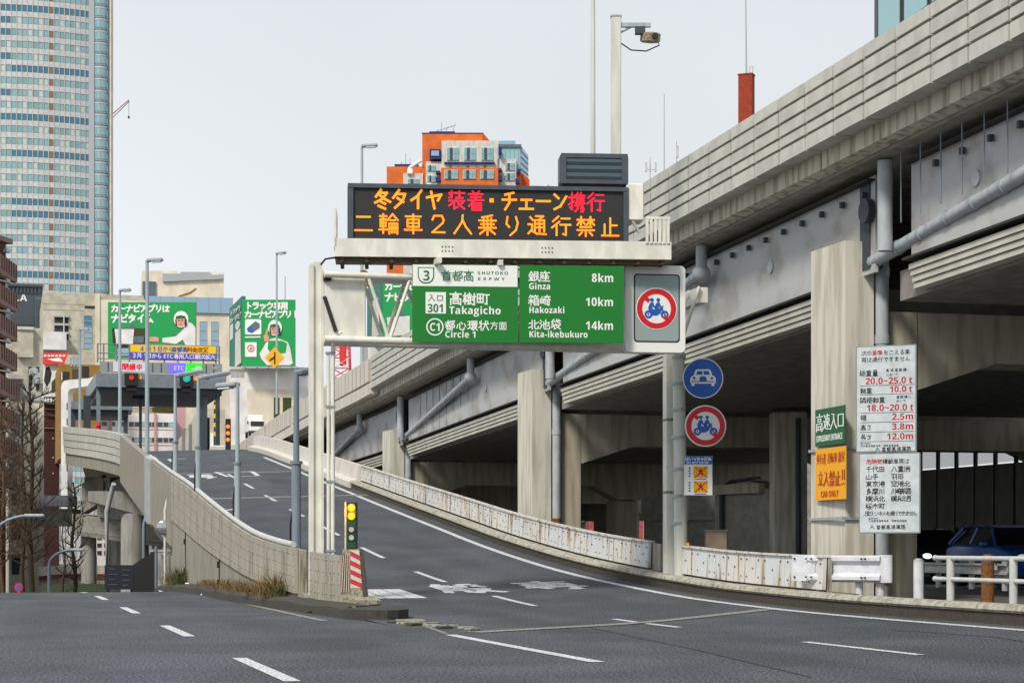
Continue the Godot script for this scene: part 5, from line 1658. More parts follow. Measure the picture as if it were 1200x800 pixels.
# ---------------------------------------------------------------- right edge: pavement, rails
func build_right_edge() -> void:
	var g := Mb.new()
	sheet(g, 4.03, 40.0, -30.0, 66.0, 4.0, 3, func(_s: float, l: float) -> float: return 0.26 - 0.06 * smoothstep(6.0, 10.0, l))
	setting("pavement", g, "earth", "dusty paving under the motorway")
	var road := Mb.new()
	sheet(road, 8.5, 20.0, -30.0, 66.0, 4.0, 2, func(_s: float, _l: float) -> float: return 0.23)
	setting("side_road", road, "asphalt_patch", "shaded carriageway under the motorway")

	var r := sign_at("guard_rail", "white steel guard rail beam with rounded end in front of the near pillar", "guard rail", 932, 650, 1045, 698, 34.4, 33.2)
	var k := unit
	# beam: two corrugations swept along, plus end box
	var m := Mb.new()
	var prof := [[0.0, 650.5], [0.07, 652.5], [0.07, 656.0], [0.0, 660.5], [0.0, 668.5], [0.07, 672.0], [0.07, 675.5], [0.0, 678.0]]
	for i in prof.size() - 1:
		m._flat(Vector3(lx(950), ly(prof[i][1]), prof[i][0]), Vector3(lx(1034), ly(prof[i][1]), prof[i][0]), Vector3(lx(1034), ly(prof[i + 1][1]), prof[i + 1][0]), Vector3.BACK)
		m._flat(Vector3(lx(950), ly(prof[i][1]), prof[i][0]), Vector3(lx(1034), ly(prof[i + 1][1]), prof[i + 1][0]), Vector3(lx(950), ly(prof[i + 1][1]), prof[i + 1][0]), Vector3.BACK)
	m.box(Vector3(lx(992), ly(664), -0.03), Vector3(lx(1034) - lx(950), 0.4, 0.02))
	put("beam", m, "rail_white", r)
	var e1 := Mb.new()
	e1.plate(round_rect(lx(932), ly(677), lx(957), ly(650), 0.02), 0.02, Transform3D(Basis(Vector3.UP, 0.15), Vector3(0, 0, 0.09)))
	put("splice_plate", e1, "rail_white", r)
	for x in [935.0, 949.0, 955.0, 1014.0, 1018.0]:
		for y in [654.0, 673.0]:
			bx(r, "bolt", Vector3(lx(x), ly(y), 0.1), Vector3(0.025, 0.025, 0.03), "ink")
	var e2 := Mb.new()
	var last := []
	for i in 9:
		var w := PI * i / 8.0
		last.append(Vector2(lx(1033) + 0.18 * sin(w), 0.085 * cos(w) - 0.06))
	for i in 8:
		e2.quad(Vector3(last[i].x, ly(650), last[i].y), Vector3(last[i + 1].x, ly(650), last[i + 1].y), Vector3(last[i + 1].x, ly(678), last[i + 1].y), Vector3(last[i].x, ly(678), last[i].y))
	put("rounded_end", e2, "rail_white", r)
	for x in [957.0, 1004.0, 1029.0]:
		pipe(r, "post", [Vector3(lx(x), ly(652), -0.12), Vector3(lx(x), ly(700), -0.12)], 0.065, "rail_white" if x == 1004.0 else "rail_grey", 12)

	var t := thing("pipe_railing", "two rail white pipe railing on stout posts at the right edge", "railing", at(30.0, 4.35, 0.26))
	var dir := (at(12.0, 4.35, 0.26) - at(30.0, 4.35, 0.26)).normalized()
	for h in [0.74, 0.42]:
		var ends := Mb.new()
		ends.tube([dir * -0.35 + Vector3(0, h, 0), dir * 12.0 + Vector3(0, h, 0)], 0.036, 10)
		ends.ball(dir * -0.35 + Vector3(0, h, 0), Vector3(0.045, 0.045, 0.045))
		put("rail", ends, "rail_grey", t)
	for i in 7:
		var x := dir * (0.15 + i * 1.9)
		pipe(t, "post", [x + Vector3(0, -0.1, 0), x + Vector3(0, 0.76, 0)], 0.06, "rail_grey", 12)
	var low := thing("low_rail", "thin pipe rail lying low along the kerb behind the stones", "rail", at(33.5, 4.2, 0.26))
	pipe(low, "pipe", [Vector3(0, 0.07, 0), at(12.0, 4.2, 0.33) - at(33.5, 4.2, 0.26)], 0.03, "rail_grey", 8)
	for i in 8:
		var s := 33.0 - i * 2.8
		pipe(low, "foot", [at(s, 4.2, 0.2) - low.position, at(s, 4.2, 0.33) - low.position], 0.02, "rail_grey", 6)
	var b := thing("bollard", "short white round post beside the end of the pipe railing", "bollard", Vector3(seen_at(1077, 642, 32.6).x, 0.26, -32.6))
	pipe(b, "post", [Vector3.ZERO, Vector3(0, 0.68, 0)], 0.085, "rail_white", 14)
	pipe(b, "cap", [Vector3(0, 0.68, 0), Vector3(0, 0.72, 0)], 0.09, "rail_grey", 14, 0.05)
	var rp := thing("rusty_post", "rust brown round post behind the pipe railing", "post", Vector3(seen_at(1158, 642, 31.0).x, 0.26, -31.0))
	pipe(rp, "post", [Vector3.ZERO, Vector3(0, 0.74, 0)], 0.1, "rust_post", 12)
	var rc := Mb.new()
	rc.ball(Vector3(0, 0.74, 0), Vector3(0.1, 0.06, 0.1))
	put("cap", rc, "rust_post", rp)
	# old guard rail of the road behind
	var o := sign_at("median_rail", "dull grey guard rail along the shaded road behind the railing", "guard rail", 1083, 653, 1180, 690, 41.0, 37.0)
	for i in 2:
		bx(o, "beam", Vector3((lx(1083) + lx(1180)) / 2, ly(661 + i * 10), 0), Vector3(lx(1180) - lx(1083), 0.13, 0.08), "rail_grey", 0.03)
	bx(o, "web", Vector3((lx(1083) + lx(1180)) / 2, ly(666), -0.03), Vector3(lx(1180) - lx(1083), 0.3, 0.02), "rail_grey")
	for x in [1095, 1135, 1172]:
		pipe(o, "post", [Vector3(lx(x), ly(657), -0.12), Vector3(lx(x), ly(690), -0.12)], 0.06, "rail_grey", 8)
	bx(o, "end_plate", Vector3(lx(1171), ly(663), 0.08), Vector3(0.25, 0.3, 0.02), "rail_white")
	for i in 4:
		bx(o, "bolt", Vector3(lx(1169 + (i % 2) * 5), ly(660 + (i / 2) * 7), 0.095), Vector3(0.04, 0.04, 0.02), "gap")
	# tan box behind the barrier
	var bb := thing("equipment_box", "tan metal box sitting behind the rusty barrier", "box", Vector3(seen_at(839, 642, 41.0).x, 0.6, -41.0))
	bx(bb, "body", Vector3(0, 0.45, 0), Vector3(0.42, 0.9, 0.4), "box_tan", 0.01)
	bx(bb, "lid", Vector3(0, 0.91, 0), Vector3(0.46, 0.03, 0.44), "box_tan")
	var yl := thing("cats_eye", "small yellow reflector on top of the rusty barrier", "reflector", at(40.9, 4.14, ramp_y(40.9, 3.9) + 0.87))
	bx(yl, "body", Vector3(0, 0.03, 0), Vector3(0.07, 0.06, 0.06), "sign_yellow", 0.01)
	bx(yl, "foot", Vector3(0, 0.005, 0), Vector3(0.1, 0.01, 0.08), "gap")


# ---------------------------------------------------------------- the nose between street and ramp
func build_nose() -> void:
	var base := Vector3(seen_at(414, 642, 34.4).x, 0.2, -34.4)
	var o := thing("nose_marker", "battered concrete nose block with red and white stripes", "traffic marker", base, -0.1)
	var h := 0.93
	var m := Mb.new()
	var bot := [Vector3(-0.2, 0, 0.16), Vector3(0.2, 0, 0.16), Vector3(0.24, 0, -0.2), Vector3(-0.16, 0, -0.2)]
	var top := [Vector3(-0.17, h, 0.1), Vector3(0.12, h, 0.1), Vector3(0.14, h, -0.18), Vector3(-0.14, h, -0.18)]
	m.hexa(bot + top)
	put("block", m, "old_concrete", o)
	# striped sheets on the two visible faces
	var fl := func(u: float, v: float, z: float) -> Vector3:
		var lo: Vector3 = bot[0].lerp(bot[1], u)
		var hi: Vector3 = top[0].lerp(top[1], u)
		return lo.lerp(hi, v) + Vector3(0, 0, z)
	var back := Mb.new()
	back.quad(fl.call(0.46, 0.28, 0.006), fl.call(0.46, 0.98, 0.006), fl.call(1.0, 0.98, 0.006), fl.call(1.0, 0.28, 0.006))
	put("white_sheet", back, "stripe_white", o)
	for i in 4:
		var s := Mb.new()
		var v0 := 0.34 + i * 0.17
		s.quad(fl.call(0.46, v0 + 0.03, 0.011), fl.call(0.46, v0 + 0.12, 0.011), fl.call(1.0, v0 + 0.03, 0.011), fl.call(1.0, v0 - 0.06, 0.011))
		put("red_stripe", s, "stripe_red", o)
	var dk := Mb.new()
	dk.quad(fl.call(0.0, 0.2, 0.006), fl.call(0.0, 0.88, 0.006), fl.call(0.43, 0.88, 0.006), fl.call(0.43, 0.2, 0.006))
	put("dark_sheet", dk, "stripe_maroon", o)
	for i in 4:
		var s := Mb.new()
		var u := 0.02 + i * 0.11
		s.quad(fl.call(u, 0.2, 0.011), fl.call(u + 0.035, 0.88, 0.011), fl.call(u + 0.07, 0.88, 0.011), fl.call(u + 0.035, 0.2, 0.011))
		put("pale_stripe", s, "stripe_white", o)
	var toe := Mb.new()
	toe.soft_box(Vector3(0.22, 0.02, 0.15), Vector3(0.4, 0.18, 0.34), 0.05, Basis(Vector3.UP, 0.3))
	toe.soft_box(Vector3(0.42, 0.02, 0.2), Vector3(0.2, 0.16, 0.2), 0.05, Basis(Vector3.UP, 0.9))
	put("toe", toe, "old_concrete", o)

	var f := thing("warning_flasher", "green flasher with two lit amber lamps on the nose block", "warning light", base + Vector3(-0.04, h, -0.06), -0.1)
	bx(f, "housing", Vector3(0, 0.41, 0), Vector3(0.2, 0.82, 0.14), "flasher_green", 0.015)
	bx(f, "side_rail", Vector3(-0.09, 0.41, 0.01), Vector3(0.03, 0.82, 0.15), "stripe_white")
	for e in [[0.72, 1], [0.57, 1], [0.34, 0], [0.2, 0]]:
		var d := Mb.new()
		d.disc(Vector3(0.015, e[0], 0.075), 0.062 if e[1] else 0.045, 0.03, 20)
		put("lamp", d, "amber" if e[1] else "pvc", f)
		var hood := Mb.new()
		hood.disc(Vector3(0.015, e[0], 0.068), 0.075, 0.02, 20)
		put("lamp_ring", hood, "gap", f)
	var li := OmniLight3D.new()
	li.name = "amber_light"
	li.light_color = Color(1.0, 0.6, 0.15)
	li.light_energy = 0.06
	li.light_size = 0.06
	li.omni_range = 12.0
	li.omni_attenuation = 2.0
	li.shadow_enabled = true
	f.add_child(li)
	li.position = Vector3(0.015, 0.65, 0.16)

	# rough dark kerb along the street side
	var km := Mb.new()
	var path := []
	for i in 26:
		var s := lerpf(34.4, 66.0, i / 25.0)
		path.append([s, -4.3 + inset(s)])
	for i in 25:
		var a: Array = path[i]
		var b: Array = path[i + 1]
		var ja := 0.02 * sin(i * 1.9)
		var jb := 0.02 * sin((i + 1) * 1.9)
		var p := []
		for e in [[-0.1, a], [0.2, a], [0.2, b], [-0.1, b]]:
			pass
		var sec_a := [at(a[0], a[1] - 0.36, ground_y(a[0]) - 0.1), at(a[0], a[1] - 0.34, ground_y(a[0]) + 0.15 + ja), at(a[0], a[1] - 0.24, ground_y(a[0]) + 0.21 + ja), at(a[0], a[1] + 0.1, ground_y(a[0]) + 0.22)]
		var sec_b := [at(b[0], b[1] - 0.36, ground_y(b[0]) - 0.1), at(b[0], b[1] - 0.34, ground_y(b[0]) + 0.15 + jb), at(b[0], b[1] - 0.24, ground_y(b[0]) + 0.21 + jb), at(b[0], b[1] + 0.1, ground_y(b[0]) + 0.22)]
		for j in 3:
			km.quad(sec_a[j], sec_a[j + 1], sec_b[j + 1], sec_b[j])
	var ring := []
	for i in 9:
		var w := PI * i / 8.0
		ring.append([34.4 - 1.0 * sin(w), -3.75 - 0.36 * cos(w) + 0.35 * (i / 8.0) - 0.0])
	for i in 8:
		var a: Array = ring[i]
		var b: Array = ring[i + 1]
		km.quad(at(a[0], a[1], -0.1), at(a[0], a[1], 0.17), at(b[0], b[1], 0.17), at(b[0], b[1], -0.1))
		km.tri(at(a[0], a[1], 0.17), at(b[0], b[1], 0.17), at(34.4, -3.6, 0.21))
	setting("street_kerb", km, "kerb_dark", "rough dark kerb at the foot of the retaining wall")
	# loose broken slabs in front of the nose
	var r2 := RandomNumberGenerator.new()
	r2.seed = 5
	for i in 11:
		var s := 33.2 - i * 0.34 - r2.randf() * 0.2
		var l := -3.75 + r2.randf() * 0.55 + i * 0.02
		var sl := thing("broken_slab", "flat broken kerb slab lying in front of the striped nose", "rubble", at(s, l, 0.0), r2.randf_range(0.2, 1.0), "loose slabs at the nose")
		bx(sl, "slab", Vector3(0, 0.015, 0), Vector3(r2.randf_range(0.2, 0.42), 0.045, r2.randf_range(0.1, 0.2)), ["old_concrete", "joint", "kerb_dark"][i % 3], 0.012)


# ---------------------------------------------------------------- lamps along the ramp
func lamp(label: String, foot: Vector3, top_y: float, reach: Vector3, r: float, sleeve: float, mat_name := "galv") -> void:
	var o := thing("street_lamp", label, "street lamp", foot, 0.0, "lamps along the ramp")
	var h := top_y - foot.y
	pipe(o, "pole", [Vector3(0, 0, 0), Vector3(0, h, 0)], r, mat_name, 12, r * 0.7)
	if sleeve > 0.0:
		pipe(o, "sleeve", [Vector3(0, -0.1, 0), Vector3(0, sleeve, 0)], r * 1.35, mat_name, 12, r * 1.3)
		pipe(o, "collar", [Vector3(0, sleeve, 0), Vector3(0, sleeve + 0.06, 0)], r * 1.7, "galv_dark", 12)
		bx(o, "bracket", Vector3(0.0, -0.15, 0.06), Vector3(r * 2.6, 0.5, r * 2.2), "galv_dark", 0.02)
		pipe(o, "cable", [Vector3(-r * 1.5, -0.4, 0.05), Vector3(-r * 1.5, 0.7, 0.05), Vector3(-r * 0.9, 1.0, 0.03)], 0.018, "cable", 6)
	var m := Mb.new()
	var b := Basis.looking_at(-reach.normalized(), Vector3.UP)
	m.soft_box(Vector3(0, h, 0) + reach * 0.5, Vector3(0.2 + r, 0.09 + r * 0.4, reach.length()), 0.03, b)
	var head := put("lamp_head", m, mat_name, o)
	var g := Mb.new()
	g.box(Vector3(0, h - 0.06 - r * 0.2, 0) + reach * 0.6, Vector3(0.14 + r, 0.03, reach.length() * 0.6), b)
	put("lens", g, "lamp_lens", head)


func build_lamps() -> void:
	var spec := [
		[40.9, 437, 347, 0.075, 1.9, "stout blue grey lamp nearest the gantry's left leg"],
		[49.6, 450, 278, 0.06, 1.5, "second short lamp on the left barrier counting from the gantry"],
		[57.6, 443, 232, 0.062, 1.4, "third short lamp on the left barrier counting from the gantry"],
		[65.6, 440, 205, 0.065, 1.2, "fourth short lamp on the left barrier, beside the grey joint cover"],
	]
	for i in spec.size():
		var e: Array = spec[i]
		var d: float = [39.4, 46.4, 54.4, 62.4][i]
		var p := seen_at(e[2], 642, d)
		var y := ramp_y(e[0], -4) + left_top(e[0]) - 0.25
		lamp(e[5], Vector3(p.x, y, p.z), EYE + (642.0 - e[1]) / FOCAL * d, [Vector3(0.42, 0.12, -0.4), Vector3(-0.5, -0.02, -0.3), Vector3(0.75, 0.2, -0.6), Vector3(0.75, 0.2, -0.6)][i], e[3], e[4], "galv_dark" if i == 0 else "galv")
	for e in [[172, 305, 75.5, 530, "tall lamp in front of the left end of the green billboard"], [140, 340, 96.0, 512, "tall lamp rising over the ribbed parapet"], [93, 386, 113.0, 520, "tall thin lamp left of the toll canopy"]]:
		var foot := seen_at(e[0], e[3], e[2])
		lamp(e[4], foot, EYE + (642.0 - e[1]) / FOCAL * e[2], Vector3(0.6, 0.03, 0.05) * (1.0 if e[2] < 80 else 0.9), 0.09, 0.0)
	var f := seen_at(324, 485, 107.0)
	lamp("tall lamp with yellow diamond sign on the far parapet", f, EYE + (642.0 - 297.0) / FOCAL * 107.0, Vector3(0.5, 0.02, 0.3), 0.07, 0.0)
	f = seen_at(424, 430, 79.5)
	lamp("tall lamp rising left of the message sign", f, EYE + (642.0 - 171.0) / FOCAL * 79.5, Vector3(0.62, 0.02, 0.1), 0.075, 0.0)
	# merging sign on the far lamp
	var s := sign_at("diamond_sign", "yellow diamond merging sign on the far lamp pole", "road sign", 310, 406, 333, 431, 106.7, 106.7)
	shape(s, "plate", [321.5, 406.5, 333, 419, 321.5, 431.5, 310, 419], "sign_yellow", 0.0, 0.05)
	face_z = 0.0
	shape(s, "arrow", [320.9, 412.5, 322.5, 412.5, 322.5, 426.5, 320.9, 426.5], "ink", 0.02, 0.01)
	shape(s, "arrow", [315.0, 421.6, 321.4, 417.2, 322.0, 419.0, 315.8, 423.0], "ink", 0.03, 0.01)


# ---------------------------------------------------------------- toll gate
func build_toll_gate() -> void:
	mat("banner_yellow", Color(0.97, 0.78, 0.16), 0.6)
	mat("banner_purple", Color(0.33, 0.30, 0.76), 0.6)
	mat("gate_white", Color(0.86, 0.84, 0.92), 0.5)
	glow("panel_purple", Color(0.42, 0.36, 0.95), 0.35)
	glow("panel_green", Color(0.02, 0.85, 0.06), 0.4)
	glow("signal_red", Color(0.8, 0.1, 0.1), 0.2)
	glow("signal_cyan", Color(0.1, 0.65, 0.6), 0.2)
	glow("signal_amber", Color(1.0, 0.45, 0.08), 0.7)
	mat("hazard", Color(0.93, 0.79, 0.05), 0.6)
	var t := sign_at("toll_gate", "grey flat roofed toll gate spanning the top of the ramp", "toll gate", 112, 437, 265, 437, 139.0, 141.0)
	var inv := t.transform.basis.inverse()
	var back := inv * (ALONG * 14.0)
	var m := Mb.new()
	var p := []
	for e in [454.5, 438.0]:
		for c in [Vector3(lx(112), ly(e), 0), Vector3(lx(265), ly(e), 0), Vector3(lx(265), ly(e), 0) + back, Vector3(lx(112), ly(e), 0) + back]:
			p.append(c)
	m.hexa(p)
	put("roof", m, "gate_grey", t)
	var under := Mb.new()
	p = []
	for e in [462.0, 455.0]:
		for c in [Vector3(lx(116), ly(e), -0.4), Vector3(lx(260), ly(e), -0.4), Vector3(lx(260), ly(e), -0.4) + back * 0.9, Vector3(lx(116), ly(e), -0.4) + back * 0.9]:
			p.append(c)
	under.hexa(p)
	put("roof_beam", under, "gate_dark", t)
	for e in [[103.5, 9.0], [115, 4.5], [239, 8.0], [255.5, 5.0]]:
		var z := -0.8 if e[0] > 110 else -9.0
		var c := Mb.new()
		c.box(Vector3(lx(e[0]) , ly(495), z), Vector3(e[1] * unit, 82 * unit, 0.5))
		put("leg", c, "gate_dark" if int(e[0]) != 115 else "gate_grey", t)
	pipe(t, "mid_pole", [Vector3(lx(165), ly(456), -2), Vector3(lx(165), ly(532), -2)], 0.11, "gate_dark", 8)
	bx(t, "mid_box", Vector3(lx(163), ly(461), -2), Vector3(0.9, 0.5, 0.4), "dark")
	# panels along the roof edge
	bx(t, "panel_case", Vector3(lx(188.5), ly(430.5), -0.3), Vector3(lx(260) - lx(117), 12 * unit, 0.35), "gate_box")
	plate_rect(t, "closed_panel", 132, 424.5, 172, 436.3, "gate_white", -0.05, 0.1)
	face_z = -0.05
	jp(t, "閉鎖中", 142.5, 426.6, 7.2, "signal_red", 0.16, 1.12)
	plate_rect(t, "lane_panel", 197, 424.5, 218, 436.5, "panel_purple", -0.06, 0.1)
	shape(t, "lane_panel", [218, 424.5, 236.5, 424.5, 236.5, 436.5, 215.8, 436.5], "panel_green", -0.05, 0.1)
	latin(t, "ETC", 202.5, 433.2, 5.2, "gate_white", true, 1.0)
	jp(t, "・一般", 215.0, 427.6, 6.4, "gate_white", 0.15, 1.05)
	for x in [126, 178, 188, 241, 250]:
		bx(t, "case_joint", Vector3(lx(x), ly(430.5), -0.11), Vector3(0.05, 11 * unit, 0.04), "gate_dark")
	latin(t, "ETC", 248.5, 430.8, 2.0, "gate_white", true, 1.2)
	# banner on a pipe frame
	plate_rect(t, "banner", 152, 403.5, 253, 412, "banner_yellow", -0.3, 0.06)
	plate_rect(t, "banner", 152, 412.6, 253, 420, "banner_purple", -0.3, 0.06)
	face_z = -0.3
	jp(t, "4月1日から", 164, 404.8, 6.2, "ink_blue", 0.13, 1.06)
	latin(t, "4", 163.5, 410.8, 5.6, "ink_blue", true)
	latin(t, "1", 178.0, 410.8, 5.6, "ink_blue", true)
	jp(t, "首都高", 200.5, 404.8, 6.2, "ink_blue", 0.13, 1.02)
	jp(t, "料金改定", 218.5, 404.8, 6.2, "ink_brown", 0.14, 1.02)
	latin(t, "3", 154.5, 419, 5.4, "gate_white", true)
	jp(t, "月", 159.5, 413.3, 6.0, "gate_white", 0.15)
	latin(t, "1", 167.5, 419, 5.4, "gate_white", true)
	jp(t, "日から", 171, 413.3, 6.0, "gate_white", 0.15, 1.02)
	latin(t, "ETC", 190.5, 418.8, 4.8, "gate_white", true)
	jp(t, "専用入口", 203, 413.3, 6.0, "gate_white", 0.14, 1.02)
	jp(t, "順次拡大", 228, 413.3, 6.0, "gate_white", 0.14, 1.02)
	for x in [114, 121, 136, 151, 168, 192, 208, 223, 238, 253, 257]:
		pipe(t, "frame_post", [Vector3(lx(x), ly(425), -0.42), Vector3(lx(x), ly(403), -0.42)], 0.06, "gate_grey", 6)
	for y in [403, 414, 420.5]:
		pipe(t, "frame_rail", [Vector3(lx(113), ly(y), -0.42), Vector3(lx(257), ly(y), -0.42)], 0.04, "gate_grey", 6)
	# hanging signals
	for e in [[153, "signal_red", "sign_yellow"], [217.5, "signal_cyan", "signal_amber"]]:
		var c := Mb.new()
		c.box(Vector3(lx(e[0]), ly(445.5), 0.25), Vector3(0.95, 0.85, 0.3))
		c.box(Vector3(lx(e[0]), ly(453), 0.1), Vector3(0.7, 0.7, 0.3))
		var sg := put("signal", c, "dark", t)
		var d := Mb.new()
		d.disc(Vector3(lx(e[0]) , ly(443.5), 0.43), 0.17, 0.04, 18)
		put("lamp", d, e[1], sg)
		if e[1] == "signal_cyan":
			ring_shape(t, "lamp_ring", e[0], 443.5, 3.0, 4.4, "signal_cyan", 0.46)
		var d2 := Mb.new()
		d2.disc(Vector3(lx(e[0] + 10), ly(443), 0.2), 0.14, 0.15, 12)
		put("beacon", d2, e[2], sg)
	# booths, islands and posts at road level
	bx(t, "booth", Vector3(lx(240), ly(510), -1.5), Vector3(0.75, 2.6, 1.2), "dark", 0.05)
	bx(t, "booth_screen", Vector3(lx(240), ly(514), -0.85), Vector3(0.4, 0.9, 0.06), "flasher_green")
	var hz := Mb.new()
	for i in 8:
		if i % 2 == 0:
			hz.box(Vector3(lx(251), ly(476 + i * 5.4), -0.2), Vector3(0.13, 5.2 * unit, 0.13))
	put("hazard_bands", hz, "hazard", t)
	pipe(t, "hazard_post", [Vector3(lx(251), ly(470), -0.2), Vector3(lx(251), ly(526), -0.2)], 0.05, "ink", 8)
	bx(t, "island", Vector3(lx(258), ly(528), 0.6), Vector3(1.5, 0.5, 2.5), "parapet", 0.08)
	bx(t, "island", Vector3(lx(270), ly(527), 1.2), Vector3(0.7, 0.6, 1.5), "parapet", 0.08)
	bx(t, "white_post", Vector3(lx(247), ly(520), 0.4), Vector3(0.22, 1.4, 0.2), "sign_white", 0.03)
	var ob := thing("arrow_beacon", "tall dark beacon with stacked orange arrow lamps at the toll island", "warning light", seen_at(267, 528, 137.0))
	bx(ob, "body", Vector3(0, 1.1, 0), Vector3(0.36, 2.2, 0.2), "dark", 0.03)
	for i in 3:
		var d := Mb.new()
		d.ball(Vector3(0, 0.75 + i * 0.45, 0.08), Vector3(0.15, 0.14, 0.08))
		put("lamp", d, "signal_amber", ob)
	var rb := thing("red_signal", "column of three red lamps on the toll gate's left leg", "signal", seen_at(115, 512, 137.0))
	bx(rb, "backing", Vector3(0, 0.5, 0), Vector3(0.26, 1.0, 0.12), "dark")
	for i in 3:
		var d := Mb.new()
		d.soft_box(Vector3(0, 0.14 + i * 0.36, 0.1), Vector3(0.24, 0.3, 0.14), 0.06)
		put("lamp", d, "signal_red", rb)
	# smaller canopy behind
	var b := sign_at("rear_canopy", "small dark flat canopy behind the toll gate's left legs", "canopy", 83, 469, 155, 469, 160.0, 161.0)
	bx(b, "roof", Vector3((lx(83) + lx(155)) / 2, ly(475), -3), Vector3(lx(155) - lx(83), 10 * unit, 6), "gate_grey")
	bx(b, "roof_beam", Vector3((lx(87) + lx(150)) / 2, ly(484), -3), Vector3(lx(150) - lx(87), 8 * unit, 5), "gate_dark")
	for x in [85, 147]:
		bx(b, "leg", Vector3(lx(x), ly(506), -1), Vector3(0.35, 60 * unit, 0.4), "gate_dark")
	# deck of the toll area beyond the ramp
	var dk := Mb.new()
	sweep(dk, [[-6.0, -0.5], [9.0, -0.5], [9.0, -0.03], [-6.0, -0.03]], 122.0, 190.0, 4.0, func(x: float) -> float: return ramp_base(x) - 0.1)
	setting("toll_deck", dk, "slab", "concrete deck under the toll gate")
	# white van waiting beyond the gate
	var v := thing("white_truck", "small white box truck on the motorway past the ramp", "truck", seen_at(299, 506, 132.0), 0.25)
	v.scale = Vector3(0.7, 0.75, 0.75)
	bx(v, "cargo_box", Vector3(0, 0.75, -1.2), Vector3(1.5, 1.5, 2.6), "sign_white", 0.06)
	bx(v, "cab", Vector3(0, 0.45, 0.75), Vector3(1.45, 1.1, 1.1), "sign_white", 0.15)
	pane("car_glass", Color(0.05, 0.06, 0.07), 0.05)
	bx(v, "windscreen", Vector3(0, 0.65, 1.3), Vector3(1.25, 0.45, 0.04), "car_glass")
	bx(v, "bumper", Vector3(0, -0.1, 1.35), Vector3(1.45, 0.2, 0.12), "gate_dark", 0.03)
	for x in [-0.62, 0.62]:
		for z in [-1.6, 0.8]:
			var w := Mb.new()
			w.disc(Vector3(x, -0.2, z), 0.3, 0.2, 16, Basis(Vector3.UP, PI / 2))
			put("wheel", w, "dark", v)
	bx(v, "mirror", Vector3(-0.85, 0.75, 1.1), Vector3(0.1, 0.3, 0.15), "dark", 0.02)


